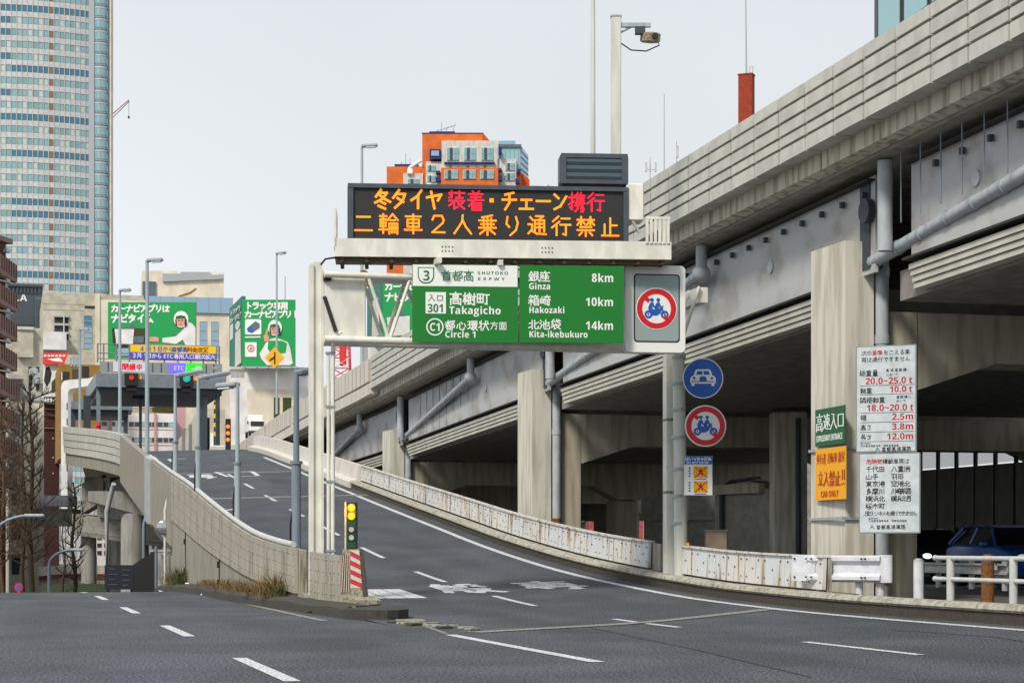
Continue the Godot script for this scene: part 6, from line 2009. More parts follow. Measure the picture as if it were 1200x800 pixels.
# ---------------------------------------------------------------- beneath the left deck
func build_under_deck() -> void:
	var d := thing("ramp_bridge", "concrete deck, girders and piers carrying the upper ramp over the street", "bridge")
	var m := Mb.new()
	sweep(m, [[-4.0, -0.55], [4.1, -0.3], [4.1, -0.04], [-4.0, -0.16]], 64.8, 122.0, 2.0, func(x: float) -> float: return ramp_y(x, 0) - 0.02)
	put("deck", m, "slab", d)
	for e in [[-3.6, -2.2], [0.8, 2.4]]:
		for q in [[66.0, 80.2], [81.6, 103.4], [104.8, 127.0]]:
			var g := Mb.new()
			sweep(g, [[e[0], -1.55], [e[1], -1.55], [e[1], -0.5], [e[0], -0.5]], q[0], q[1], 3.0, func(x: float) -> float: return ramp_y(x, 0) - 0.05)
			put("girder", g, "pier_grey", d)
			var r := Mb.new()
			sweep(r, [[e[0] - 0.1, -1.65], [e[1] + 0.1, -1.65], [e[1] + 0.1, -1.57], [e[0] - 0.1, -1.57]], q[0], q[1], 3.0, func(x: float) -> float: return ramp_y(x, 0) - 0.05)
			put("girder_flange", r, "under", d)
	for i in 7:
		var x := 67.0 + i * 2.1
		var st := Mb.new()
		st.box(at(x, -3.66, ramp_y(x, 0) - 1.05), Vector3(0.08, 0.9, 0.06), heading(x))
		put("stiffener", st, "wall", d)
	for s in [104.0, 127.0]:
		var y := ramp_y(s, 0) - 1.7
		var foot := ground_y(s) - 0.2
		var c := Mb.new()
		c.plate(PackedVector2Array([Vector2(-5.6, y - 0.5), Vector2(-3.0, y - 1.2), Vector2(3.0, y - 1.2), Vector2(4.5, y - 0.6), Vector2(4.5, y), Vector2(-5.6, y)]), 1.4, Transform3D(heading(s), at(s - 0.7, 0, 0)))
		put("cross_beam", c, "pier_grey", d)
		for l in [-3.4, 2.6]:
			pipe(d, "column", [at(s, l, foot), at(s, l, y - 1.1)], 0.62, "pier_grey", 20)
	var pf := sign_at("pier_frame", "dark stepped concrete pier frame on two columns under the upper ramp", "bridge pier", 84, 560, 205, 700, 114.0, 112.0)
	shape(pf, "lower_beam", [84, 597, 118, 601, 204, 612, 204, 630, 84, 615], "under", 0.0, 1.6)
	shape(pf, "lower_flange", [84, 615.3, 204, 630.3, 204, 634, 84, 619], "soffit", 0.15, 2.0)
	shape(pf, "pier_wall", [117, 561, 132, 559, 132, 589, 204, 603, 204, 611.6, 117, 600.4], "pier_grey", 0.3, 1.2)
	shape(pf, "web", [132.3, 563, 168, 553, 166, 582, 132.3, 588.6], "pier_grey", 0.1, 1.0)
	shape(pf, "web_ledge", [132.3, 589, 166, 582.4, 190, 590, 190, 600, 132.3, 588.9], "wall", 0.35, 0.6)
	shape(pf, "ledge", [97, 590, 116.6, 579, 116.6, 587, 97, 597.2], "wall", 0.2, 0.8)
	shape(pf, "recess", [92, 566, 116.6, 556, 116.6, 578.6, 92, 592], "soffit", -0.3, 0.5)
	for e in [[121, 126, 563, 585], [127, 131, 572, 596]]:
		plate_rect(pf, "bearing_post", e[0], e[2], e[1], e[3], "under", 0.5, 0.3)
	for e in [[95.5, 8.0, 617.0], [156.0, 9.5, 625.0]]:
		pipe(pf, "column", [Vector3(lx(e[0]), ly(724), -0.8), Vector3(lx(e[0]), ly(e[2]), -0.8)], e[1] * unit, "pier_grey", 20)
	# small bracket boxes at the abutment
	for e in [[67.0, -3.9, 0.9], [71.0, -3.4, 1.2]]:
		var b := Mb.new()
		var c := at(e[0], e[1], ramp_y(e[0], -4) - e[2] - 0.7)
		for k in 3:
			b.box(c + heading(e[0]) * Vector3(-0.4 + k * 0.4, 0, 0), Vector3(0.08, 0.7, 0.5), heading(e[0]))
		b.box(c + Vector3(0, 0.36, 0), Vector3(1.0, 0.08, 0.55), heading(e[0]))
		b.box(c + Vector3(0, -0.36, 0), Vector3(1.0, 0.08, 0.55), heading(e[0]))
		put("bracket_box", b, "wall", d)
	pipe(d, "drain_pipe", [at(99.5, -4.5, ramp_y(99, -4) - 0.9), at(100.5, -4.8, ramp_y(99, -4) - 2.2), at(100.5, -4.8, ground_y(100))], 0.12, "pvc", 10)
	# mural wall of the street below and the dark hoarding next to it
	mat("navy", Color(0.04, 0.06, 0.13), 0.6)
	mat("hoarding", Color(0.12, 0.12, 0.13), 0.8)
	mat("red_band", Color(0.48, 0.16, 0.12), 0.7, "soft", Vector3(0.5, 0.5, 0.5))
	mat("fence_green", Color(0.22, 0.29, 0.16), 0.8, "soft", Vector3(0.5, 0.5, 0.5))
	var n := sign_at("street_board", "dark navy street guide board at the crest of the street", "sign board", 122, 662, 156, 690.5, 64.0, 64.0)
	plate_rect(n, "panel", 122, 662, 156, 690.5, "navy", 0.0, 0.06)
	face_z = 0.0
	for i in 4:
		shape(n, "text_bar", [127, 666 + i * 6, 134 + (i % 2) * 3, 666 + i * 6, 134 + (i % 2) * 3, 667 + i * 6, 127, 667 + i * 6], "dark_frame", 0.008, 0.004)
		shape(n, "text_bar", [143, 667 + i * 6, 152 - (i % 2) * 2, 667 + i * 6, 152 - (i % 2) * 2, 668 + i * 6, 143, 668 + i * 6], "dark_frame", 0.008, 0.004)
	for x in [125, 153]:
		pipe(n, "post", [Vector3(lx(x), ly(664), -0.1), Vector3(lx(x), ly(712), -0.1)], 0.04, "gate_dark", 8)
	var h := sign_at("hoarding", "black slanting hoarding between the street board and the retaining wall", "fence", 155, 645, 183, 694, 65.5, 65.5)
	shape(h, "panel", [155, 662, 182, 644, 182.5, 700, 155, 700], "hoarding", 0.0, 0.08)
	pipe(h, "edge_post", [Vector3(lx(182.5), ly(640), 0), Vector3(lx(182.5), ly(700), 0)], 0.05, "galv_dark", 8)
	var mi := thing("street_mirror", "round traffic mirror on a thin post beside the retaining wall", "mirror", Vector3(seen_at(193, 642, 63.0).x, ground_y(66), -63.0))
	pipe(mi, "post", [Vector3.ZERO, Vector3(0, 2.6, 0), Vector3(0.15, 3.3, 0), Vector3(0.6, 3.5, 0)], 0.045, "pale_pole", 8)
	var mr := Mb.new()
	mr.ball(Vector3(-0.05, 2.05, 0.08), Vector3(0.22, 0.24, 0.07), 8, 16)
	pane("mirror_glass", Color(0.7, 0.72, 0.74), 0.15, 0.8)
	put("mirror_face", mr, "mirror_glass", mi)
	bx(mi, "back_box", Vector3(0.28, 1.95, 0), Vector3(0.4, 0.35, 0.12), "dark", 0.04)
	# low items in the dip: curved band, footbridge, hedge fence
	var cb := sign_at("flyover_band", "cream curved flyover parapet with a red stripe in the dip behind the trees", "flyover", 45, 660, 125, 682, 118.0, 118.0)
	shape(cb, "parapet", [45, 664, 75, 662, 125, 662.5, 125, 672, 75, 672, 45, 675], "parapet", 0.0, 0.6)
	shape(cb, "red_stripe", [45, 675.3, 75, 672.3, 125, 672.3, 125, 677, 75, 677, 45, 680], "red_band", 0.02, 0.5)
	shape(cb, "soffit_beam", [45, 680.3, 75, 677.3, 125, 677.3, 125, 684, 75, 684, 45, 686], "under", -0.1, 0.5)
	var gf := sign_at("green_fence", "green mesh fence low behind the street crest", "fence", 50, 683, 125, 702, 100.0, 100.0)
	for i in 8:
		plate_rect(gf, "fence_panel", 50 + i * 9.4, 684, 59 + i * 9.4, 703, "fence_green", 0.0, 0.05)
		pipe(gf, "post", [Vector3(lx(50 + i * 9.4), ly(683), -0.05), Vector3(lx(50 + i * 9.4), ly(703), -0.05)], 0.05, "gate_dark", 6)
	var fb := sign_at("footbridge", "pale blue grey covered footbridge crossing left of the toll deck", "footbridge", 40, 580, 82, 618, 124.0, 124.0)
	plate_rect(fb, "parapet", 46, 580.5, 81, 593, "rail_white", 0.3, 2.5)
	plate_rect(fb, "girder", 30, 596, 84, 616, "under", 0.0, 2.5)
	for i in 7:
		bx(fb, "rib", Vector3(lx(48 + i * 5), ly(590), 0.33), Vector3(0.04, 0.35, 0.05), "pvc")
	# curved street lamps over the street
	for e in [[57, 691, 92, 644, 78.0, "teal street lamp bending right in front of the gap below the toll deck"], [-12, 700, 42, 604, 70.0, "teal street lamp reaching in from the left edge"], [112, 662, 101, 645, 118.0, "white curved lamp low behind the bare tree"], [168, 668, 186, 594, 75.0, "pale curved lamp under the ramp beside the bracket boxes"]]:
		var foot := seen_at(e[0], e[1] + 14, e[4])
		var tip := seen_at(e[2], e[3], e[4])
		var o := thing("curved_lamp", e[5], "street lamp", foot)
		var rel := tip - foot
		var pts := [Vector3.ZERO]
		for i in 9:
			var w := PI / 2 * i / 8.0
			pts.append(Vector3(rel.x * 0.85 * (1 - cos(w)), rel.y - rel.y * 0.3 * (1 - sin(w)), 0))
		pipe(o, "pole", pts, 0.07, "sign_white" if e[4] > 110 else "galv_dark", 8, 0.05)
		var hd := Mb.new()
		hd.soft_box(rel * Vector3(0.95, 1, 1), Vector3(absf(rel.x) * 0.35 + 0.15, 0.12, 0.25), 0.04)
		put("lamp_head", hd, "galv", o)
	var ns := sign_at("parking_sign", "small round blue and red no parking sign at the far left kerb", "road sign", 15.5, 682, 26.5, 694, 62.0, 62.0)
	round_plate(ns, "disc", 21, 688, 5.2, "sign_red", 0.0, 0.03)
	round_plate(ns, "blue_face", 21, 688, 3.8, "sign_blue", 0.006, 0.004)
	shape(ns, "slash", _moved([-3, -2, -2, -3, 3, 2, 2, 3], 21, 688, 1.0), "sign_red", 0.012, 0.003)
	pipe(ns, "post", [Vector3(lx(21), ly(690), -0.05), Vector3(lx(21), ly(730), -0.05)], 0.03, "pale_pole", 8)


# ---------------------------------------------------------------- beneath the motorway on the right
func build_under_viaduct() -> void:
	mat("noise_panel", Color(0.55, 0.54, 0.52), 0.8, "soft", Vector3(0.5, 0.3, 0.5))
	var gm := mat("clear_pane", Color(0.75, 0.82, 0.82, 0.25), 0.1)
	gm.transparency = BaseMaterial3D.TRANSPARENCY_ALPHA
	var w := thing("noise_wall", "row of tall dark upright panels with glazed tops across the shaded road", "noise barrier", at(52.0, 20.6, 0.2))
	for i in 26:
		var s := 34.0 + i * 1.3
		var m := Mb.new()
		var p := []
		for h in [1.8, 3.75]:
			for c in [[s, 20.6], [s, 20.7], [s + 1.16, 20.7], [s + 1.16, 20.6]]:
				p.append(at(c[0], c[1], h) - w.position)
		m.hexa(p)
		put("panel", m, "noise_panel", w)
		var g := Mb.new()
		p = []
		for h in [3.8, 4.6]:
			for c in [[s, 20.64], [s, 20.66], [s + 1.06, 20.66], [s + 1.06, 20.64]]:
				p.append(at(c[0], c[1], h) - w.position)
		g.hexa(p)
		put("pane", g, "clear_pane", w)
		var q := Mb.new()
		q.box(at(s - 0.12, 20.65, 2.5) - w.position, Vector3(0.1, 4.4, 0.12), heading(s))
		put("post", q, "dark", w)
	var lw := Mb.new()
	sweep(lw, [[20.8, 0.0], [21.2, 0.0], [21.2, 1.85], [20.8, 1.85]], 30.0, 70.0, 5.0, func(_s: float) -> float: return 0.0)
	for i in lw.v.size():
		lw.v[i] -= w.position
	put("plinth", lw, "under", w)

	# walls and ramps farther back under the deck
	var b := sign_at("abutment", "dark concrete block with pipes under the motorway between the piers", "wall", 838, 560, 942, 662, 58.0, 54.0)
	shape(b, "block", [838, 566, 860, 562, 880, 562, 905, 575, 905, 672, 838, 672], "under", 0.0, 0.6)
	bx(b, "ledge", Vector3((lx(842) + lx(898)) / 2, ly(572), 0.1), Vector3(lx(898) - lx(842), 0.5, 0.2), "pier")
	pipe(b, "pipe", [Vector3(lx(850), ly(668), 0.1), Vector3(lx(850), ly(575), 0.1), Vector3(lx(853), ly(567), 0.1), Vector3(lx(862), ly(562), 0.1), Vector3(lx(895), ly(560), 0.1)], 0.07, "gate_dark", 8)
	var sp := thing("bright_column", "pale concrete column catching daylight under the motorway", "column", Vector3(seen_at(924, 642, 55.0).x, 0.1, -55.0))
	bx(sp, "shaft", Vector3(0, 2.4, 0), Vector3(0.95, 4.8, 0.8), "pillar", 0.05)
	pipe(sp, "drain", [Vector3(0.2, 0, 0.56), Vector3(0.2, 4.6, 0.56)], 0.08, "gate_dark", 8)
	var bw := sign_at("added_back_wall", "added wall closing off bright sky under the motorway behind the columns", "wall", 500, 480, 980, 640, 108.0, 96.0)  # added so that no bright sky shows through below the deck
	plate_rect(bw, "face", 500, 470, 980, 596, "under", 0.0, 1.0)
	for e in [[500, 566], [578, 690], [709, 748], [768, 980]]:
		plate_rect(bw, "lower_face", e[0], 596.3, e[1], 680, "under", -0.05, 0.9)
	for i in 8:
		plate_rect(bw, "rib", 505 + i * 62, 475, 511 + i * 62, 596, "under", 0.4, 0.4)
	mat("pink_wall", Color(0.72, 0.34, 0.36), 0.85, "grime", Vector3(0.3, 0.3, 0.3))
	var pk := sign_at("pink_building", "pinkish red building glimpsed through the gap under the motorway", "building", 690, 575, 780, 650, 130.0, 130.0)
	plate_rect(pk, "wall", 690, 585, 785, 690, "pink_wall", 0.0, 8.0)
	for i in 5:
		plate_rect(pk, "pillar_strip", 712 + i * 14, 586, 714 + i * 14, 690, "parapet", 0.1, 0.2)

	car(Vector3(seen_at(1172, 642, 46.0).x + 0.3, 0.24, -46.0), "bright blue compact car under the motorway at the right edge", "blue", 0.15)
	car(Vector3(seen_at(1084, 642, 53.0).x, 0.24, -53.0), "dark car with lit headlights behind the near pillar", "black", 0.12)


func car(where: Vector3, label: String, tint: String, turn: float) -> void:
	var bodies := {"blue": Color(0.04, 0.33, 0.66), "black": Color(0.06, 0.08, 0.11)}
	var cm := mat("car_" + tint, bodies[tint], 0.3)
	cm.clearcoat_enabled = true
	cm.clearcoat = 1.0
	cm.clearcoat_roughness = 0.05
	glow("headlamp_" + tint, Color(0.95, 1.0, 0.92), 0.9 if tint == "black" else 0.2)
	var o := thing("car", label, "car", where, turn, "cars under the motorway")
	# side outline, front towards +z; lofted across the width with a rounded tumblehome
	var low := [[2.02, 0.28], [2.08, 0.5], [2.0, 0.72], [1.7, 0.86], [0.95, 0.97], [0.4, 1.0], [-1.5, 1.02], [-1.95, 0.95], [-2.05, 0.6], [-2.0, 0.28]]
	var m := Mb.new()
	var secs := [[-0.86, 0.82], [-0.8, 0.97], [-0.5, 1.03], [0.5, 1.03], [0.8, 0.97], [0.86, 0.82]]
	loft(m, low, secs, 0.62)
	put("body", m, "car_" + tint, o)
	var roof := [[0.95, 0.98], [0.25, 1.4], [0.0, 1.45], [-0.9, 1.47], [-1.5, 1.36], [-1.9, 1.0]]
	var c := Mb.new()
	var prev: Array = []
	for e in [[-0.78, 0.0], [-0.6, 1.0], [0.6, 1.0], [0.78, 0.0]]:
		pass
	# cabin: glass sides below a painted roof
	var side := PackedVector2Array([Vector2(0.9, 0.99), Vector2(0.22, 1.37), Vector2(-1.45, 1.35), Vector2(-1.85, 1.02)])
	for x in [-1, 1]:
		var q := Mb.new()
		var a := Vector3(x * 0.79, 0.99, 0.88)
		var b2 := Vector3(x * 0.61, 1.36, 0.24)
		var c2 := Vector3(x * 0.61, 1.36, -1.42)
		var d := Vector3(x * 0.79, 1.02, -1.84)
		q.quad(a, b2, c2, d)
		put("side_window", q, "car_glass", o)
		var pl := Mb.new()
		pl.tube([Vector3(x * 0.8, 0.98, 0.95), Vector3(x * 0.6, 1.4, 0.22)], 0.035, 6)
		pl.tube([Vector3(x * 0.62, 1.38, -0.55), Vector3(x * 0.79, 1.0, -0.6)], 0.04, 6)
		pl.tube([Vector3(x * 0.6, 1.38, -1.42), Vector3(x * 0.79, 1.0, -1.88)], 0.06, 6)
		put("window_pillar", pl, "car_" + tint, o)
		var mir := Mb.new()
		mir.ball(Vector3(x * 0.98, 1.0, 0.72), Vector3(0.12, 0.09, 0.08))
		put("mirror", mir, "car_" + tint, o)
	var ws := Mb.new()
	ws.quad(Vector3(-0.74, 0.985, 0.94), Vector3(-0.58, 1.38, 0.24), Vector3(0.58, 1.38, 0.24), Vector3(0.74, 0.985, 0.94))
	put("windscreen", ws, "car_glass", o)
	var rw := Mb.new()
	rw.quad(Vector3(0.74, 1.01, -1.92), Vector3(0.58, 1.37, -1.45), Vector3(-0.58, 1.37, -1.45), Vector3(-0.74, 1.01, -1.92))
	put("rear_window", rw, "car_glass", o)
	var rf := Mb.new()
	loft(rf, [[0.3, 1.35], [0.2, 1.39], [-0.2, 1.44], [-0.9, 1.46], [-1.3, 1.42], [-1.5, 1.36]], [[-0.63, 0.975], [-0.5, 1.0], [0.5, 1.0], [0.63, 0.975]], 0.0)
	put("roof", rf, "car_" + tint, o)
	bx(o, "grille", Vector3(0, 0.6, 2.06), Vector3(0.8, 0.16, 0.05), "dark", 0.03)
	bx(o, "air_intake", Vector3(0, 0.36, 2.06), Vector3(1.1, 0.16, 0.05), "dark", 0.03)
	bx(o, "number_plate", Vector3(0, 0.48, 2.11), Vector3(0.33, 0.16, 0.02), "sign_white")
	for x in [-0.6, 0.6]:
		var h := Mb.new()
		h.ball(Vector3(x, 0.7, 1.98), Vector3(0.13, 0.075, 0.1))
		put("headlight", h, "headlamp_" + tint, o)
	for x in [-0.76, 0.76]:
		for z in [-1.25, 1.28]:
			var t := Mb.new()
			t.disc(Vector3(x, 0.31, z), 0.31, 0.2, 22, Basis(Vector3.UP, PI / 2))
			var wh := put("wheel", t, "dark", o)
			var rm := Mb.new()
			rm.disc(Vector3(x * 1.14, 0.31, z), 0.19, 0.03, 18, Basis(Vector3.UP, PI / 2))
			put("rim", rm, "galv", wh)
	if tint == "black":
		for x in [-0.6, 0.6]:
			var li := SpotLight3D.new()
			li.name = "headlight_beam"
			li.light_color = Color(0.95, 1.0, 0.92)
			li.light_energy = 0.6
			li.spot_angle = 35.0
			li.spot_range = 40.0
			li.spot_attenuation = 2.0
			li.light_size = 0.1
			li.shadow_enabled = true
			o.add_child(li, true)
			li.position = Vector3(x, 0.7, 2.15)
			li.rotation = Vector3(-0.1, PI, 0)


# joins copies of a side outline [z, y] at several x; each section is scaled towards y = mid
func loft(m: Mb, outline: Array, secs: Array, mid: float) -> void:
	for i in secs.size() - 1:
		for j in outline.size():
			if j == outline.size() - 1 and mid == 0.0:
				continue
			var a: Array = outline[j]
			var b: Array = outline[(j + 1) % outline.size()]
			var q := []
			for e in [[secs[i], a], [secs[i], b], [secs[i + 1], b], [secs[i + 1], a]]:
				var k: float = e[0][1]
				q.append(Vector3(e[0][0], mid + (e[1][1] - mid) * k, e[1][0] * (0.9 + 0.1 * k)))
			m.quad(q[0], q[1], q[2], q[3])
	for e in [secs[0], secs[secs.size() - 1]]:
		if mid == 0.0:
			continue
		var poly := PackedVector2Array()
		for a in outline:
			poly.append(Vector2(a[0] * (0.9 + 0.1 * e[1]), mid + (a[1] - mid) * e[1]))
		var ids := Geometry2D.triangulate_polygon(poly)
		for i in range(0, ids.size(), 3):
			var q := []
			for j in 3:
				q.append(Vector3(e[0], poly[ids[i + j]].y, poly[ids[i + j]].x))
			m._flat(q[0], q[1], q[2], Vector3(e[0], 0, 0))


# ---------------------------------------------------------------- the city behind
func block(called: String, label: String, x0: float, y0: float, x1: float, y1: float, d: float, depth: float, wall: String, category := "building") -> Node3D:
	# each block fronts the street, so that its flank turns away
	var skew := (600.0 - (x0 + x1) * 0.5) / FOCAL * 1.15
	var half := (x1 - x0) * d / FOCAL * skew * 0.5
	var o := sign_at(called, label, category, x0, y0, x1, y1, d - half, d + half)
	face_z = 0.0
	plate_rect(o, "wall", x0, y0, x1, y1, wall, 0.0, depth)
	return o


# a grid of windows: each a frame with its pane
func windows(o: Node, x0: float, y0: float, x1: float, y1: float, cols: int, rows: int, fill_x: float, fill_y: float, glass: Array, frame: String, split := 1) -> void:
	var px := (x1 - x0) / cols
	var py := (y1 - y0) / rows
	for r in rows:
		for c in cols:
			var cx := x0 + (c + 0.5) * px
			var cy := y0 + (r + 0.5) * py
			var w := px * fill_x * 0.5
			var h := py * fill_y * 0.5
			var t := minf(w, h) * 0.14
			var m := Mb.new()
			var z := unit * 0.5
			for e in [[cx - w, cy - h, cx + w, cy - h + t], [cx - w, cy + h - t, cx + w, cy + h], [cx - w, cy - h + t, cx - w + t, cy + h - t], [cx + w - t, cy - h + t, cx + w, cy + h - t]]:
				m.plate(PackedVector2Array([Vector2(lx(e[0]), ly(e[3])), Vector2(lx(e[2]), ly(e[3])), Vector2(lx(e[2]), ly(e[1])), Vector2(lx(e[0]), ly(e[1]))]), unit * 0.9, Transform3D(Basis(), Vector3(0, 0, z)))
			for k in range(1, split):
				var sx := cx - w + 2.0 * w * k / split
				m.plate(PackedVector2Array([Vector2(lx(sx - t * 0.4), ly(cy + h - t)), Vector2(lx(sx + t * 0.4), ly(cy + h - t)), Vector2(lx(sx + t * 0.4), ly(cy - h + t)), Vector2(lx(sx - t * 0.4), ly(cy - h + t))]), unit * 0.5, Transform3D(Basis(), Vector3(0, 0, z)))
			var win := put("window", m, frame, o)
			plate_rect(win, "pane", cx - w + t, cy - h + t, cx + w - t, cy + h - t, glass[rng.randi() % glass.size()], unit * 0.12, unit * 0.3)


func build_city() -> void:
	pane("glass_teal", Color(0.50, 0.68, 0.68), 0.15)
	pane("glass_blue", Color(0.22, 0.48, 0.60), 0.12)
	pane("glass_mint", Color(0.55, 0.73, 0.76), 0.18)
	pane("glass_dark", Color(0.20, 0.24, 0.27), 0.1)
	pane("glass_sky", Color(0.55, 0.68, 0.78), 0.12)
	mat("tower_tile", Color(0.83, 0.845, 0.85), 0.7, "soft", Vector3(0.1, 0.1, 0.1))
	mat("tower_mullion", Color(0.76, 0.765, 0.76), 0.7)
	mat("tower_brown", Color(0.55, 0.45, 0.38), 0.8)
	mat("tower_grey", Color(0.66, 0.68, 0.70), 0.5)
	mat("beige_concrete", Color(0.78, 0.76, 0.70), 0.9, "blotch", Vector3(0.12, 0.12, 0.12))
	mat("cream_wall", Color(0.91, 0.87, 0.79), 0.85, "soft", Vector3(0.1, 0.06, 0.1))
	mat("white_wall", Color(0.91, 0.90, 0.90), 0.8, "soft", Vector3(0.1, 0.1, 0.1))
	mat("slate", Color(0.36, 0.43, 0.48), 0.7, "soft", Vector3(0.2, 0.1, 0.2))
	mat("ochre", Color(0.60, 0.46, 0.24), 0.85, "soft", Vector3(0.2, 0.2, 0.2))
	mat("maroon", Color(0.25, 0.09, 0.10), 0.7, "soft", Vector3(0.2, 0.1, 0.2))
	mat("brown_brick", Color(0.36, 0.20, 0.14), 0.9, "blotch", Vector3(0.5, 0.5, 0.5))
	mat("balcony", Color(0.55, 0.44, 0.41), 0.8, "soft", Vector3(0.3, 0.3, 0.3))
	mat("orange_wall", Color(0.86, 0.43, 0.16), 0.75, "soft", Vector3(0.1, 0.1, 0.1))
	mat("orange_shaded", Color(0.80, 0.28, 0.07), 0.75)  # darker copy for the right flanks, their shade put into the colour
	mat("navy_trim", Color(0.06, 0.12, 0.42), 0.6)
	mat("ad_green", Color(0.0, 0.60, 0.30), 0.55)
	mat("ad_green_dull", Color(0.20, 0.47, 0.42), 0.6)  # greyer green of the narrow side boards
	mat("ad_skin", Color(0.86, 0.62, 0.52), 0.7)
	mat("ad_red", Color(0.86, 0.20, 0.18), 0.6)
	mat("chimney", Color(0.62, 0.24, 0.13), 0.85, "blotch", Vector3(0.4, 0.4, 0.4))
	mat("tower_red", Color(0.90, 0.36, 0.42), 0.7)
	mat("pink_tile", Color(0.75, 0.58, 0.60), 0.8)
	build_skyscraper()
	build_left_blocks()
	build_billboards()
	build_orange_block()
	build_roof_items()


func arc_pt(c: Vector3, r: float, w: float, y: float) -> Vector3:
	return Vector3(c.x + r * sin(w), y, c.z + r * cos(w))


func build_skyscraper() -> void:
	var d := 700.0
	var k := d / FOCAL
	var r := 75.0
	var c := Vector3(-628.0 * k, 0, -d - r)
	var t := thing("curved_skyscraper", "tall curved skyscraper with rows of teal windows at the left edge", "skyscraper", Vector3(c.x, -5.0, -d))
	var o := t.position
	var body := Mb.new()
	var top := 236.0
	var steps := 60
	for i in steps:
		var a := lerpf(-PI, 0.54, float(i) / steps)
		var b := lerpf(-PI, 0.54, float(i + 1) / steps)
		var na := Vector3(sin(a), 0, cos(a))
		var nb := Vector3(sin(b), 0, cos(b))
		body.smooth_quad(arc_pt(c, r, a, -5) - o, arc_pt(c, r, a, top) - o, arc_pt(c, r, b, top) - o, arc_pt(c, r, b, -5) - o, na, na, nb, nb)
	put("core_wall", body, "tower_mullion", t)
	var pitch := 14.2 * k
	var y0 := EYE + (642.0 - 554.0) * k
	var step := 0.02448
	var built := 0
	var rest := [Mb.new(), Mb.new(), Mb.new(), Mb.new()]
	var kinds := ["glass_mint", "glass_blue", "glass_teal", "blind"]
	pane("blind", Color(0.78, 0.84, 0.82), 0.3)
	var wr := RandomNumberGenerator.new()
	wr.seed = 77
	for f in range(-2, 47):
		var y := y0 + f * pitch
		var sp := Mb.new()
		for i in 16:
			var a := lerpf(-0.35, 0.535, i / 16.0)
			var b := lerpf(-0.35, 0.535, (i + 1) / 16.0)
			var na := Vector3(sin(a), 0, cos(a))
			var nb := Vector3(sin(b), 0, cos(b))
			for e in [[y - pitch * 0.28, y + pitch * 0.17]]:
				sp.smooth_quad(arc_pt(c, r + 0.25, a, e[0]) - o, arc_pt(c, r + 0.25, a, e[1]) - o, arc_pt(c, r + 0.25, b, e[1]) - o, arc_pt(c, r + 0.25, b, e[0]) - o, na, na, nb, nb)
				sp.quad(arc_pt(c, r, a, e[0]) - o, arc_pt(c, r + 0.25, a, e[0]) - o, arc_pt(c, r + 0.25, b, e[0]) - o, arc_pt(c, r, b, e[0]) - o)
		put("spandrel", sp, "tower_tile", t)
		var row_blue := wr.randf() < 0.22
		for i in 34:
			var a := 0.515 - i * step
			if i == 7:
				continue
			var roll := wr.randf()
			if i == 15 or i == 23:
				row_blue = wr.randf() < 0.25
			var kind := 1 if row_blue else (2 if roll < 0.3 else (3 if roll > 0.82 else 0))
			var wa := a - step * 0.36
			var wb := a + step * 0.36
			var q := [arc_pt(c, r + 0.12, wa, y + pitch * 0.2) - o, arc_pt(c, r + 0.12, wa, y + pitch * 0.68) - o, arc_pt(c, r + 0.12, wb, y + pitch * 0.68) - o, arc_pt(c, r + 0.12, wb, y + pitch * 0.2) - o]
			if f >= 3 and f < 18 and i < 21 and built < 300:
				var m := Mb.new()
				m.quad(q[0], q[1], q[2], q[3])
				put("window", m, kinds[kind], t)
				built += 1
			else:
				rest[kind].quad(q[0], q[1], q[2], q[3])
		# brown infill between the two bays
		var bi := Mb.new()
		var am := 0.515 - 7 * step
		bi.quad(arc_pt(c, r + 0.3, am - step * 0.4, y + pitch * 0.2) - o, arc_pt(c, r + 0.3, am - step * 0.4, y + pitch * 0.68) - o, arc_pt(c, r + 0.3, am + step * 0.4, y + pitch * 0.68) - o, arc_pt(c, r + 0.3, am + step * 0.4, y + pitch * 0.2) - o)
		put("infill_panel", bi, "tower_brown", t)
	for i in 4:
		var w := put("windows_beyond", rest[i], kinds[i], t)
		w.set_meta("kind", "stuff")
	# flat grey return and the rounded glass bay at the corner
	var cz := arc_pt(c, r, 0.53, 0).z
	var strip_ := Mb.new()
	var k2 := -cz / FOCAL
	var x0 := (104.0 - 600.0) * k2
	for i in 36:
		var a := 0.515 - (i - 0.5) * step
		bx(t, "facade_fin", arc_pt(c, r + 0.22, a, 115) - o, Vector3(0.22, 236, 0.3), "tower_mullion")
	strip_.box(Vector3(x0 + 1.0, 115.0, cz - 1.2) - o, Vector3(2.0, 240.0, 4.0))
	put("corner_strip", strip_, "tower_grey", t)
	var bc := Vector3((116.8 - 600.0) * k2 * 1.003, 0, cz - 2.0)
	var bay := Mb.new()
	var rb := 2.75
	for i in 12:
		var a := -1.35 + 2.7 * i / 12.0
		var b := -1.35 + 2.7 * (i + 1) / 12.0
		var na := Vector3(sin(a), 0, cos(a))
		var nb := Vector3(sin(b), 0, cos(b))
		bay.smooth_quad(arc_pt(bc, rb, a, -5) - o, arc_pt(bc, rb, a, top) - o, arc_pt(bc, rb, b, top) - o, arc_pt(bc, rb, b, -5) - o, na, na, nb, nb)
	put("glass_bay", bay, "glass_mint", t)
	for f in range(-2, 47):
		var y := y0 + f * pitch
		for e in [[0.0, 0.5, "tower_tile"], [0.62, 0.3, "slate"], [1.4, 0.14, "slate"]]:
			var m := Mb.new()
			m.tube([Vector3(bc.x, y + e[0], bc.z) - o, Vector3(bc.x, y + e[0] + e[1], bc.z) - o], rb + 0.12, 20, -1, false)
			put("bay_band", m, e[2], t)
	for a in [-0.75, -0.25, 0.25, 0.75]:
		bx(t, "bay_mullion", arc_pt(bc, rb + 0.06, a, 115) - o, Vector3(0.14, 240, 0.14), "tower_grey")
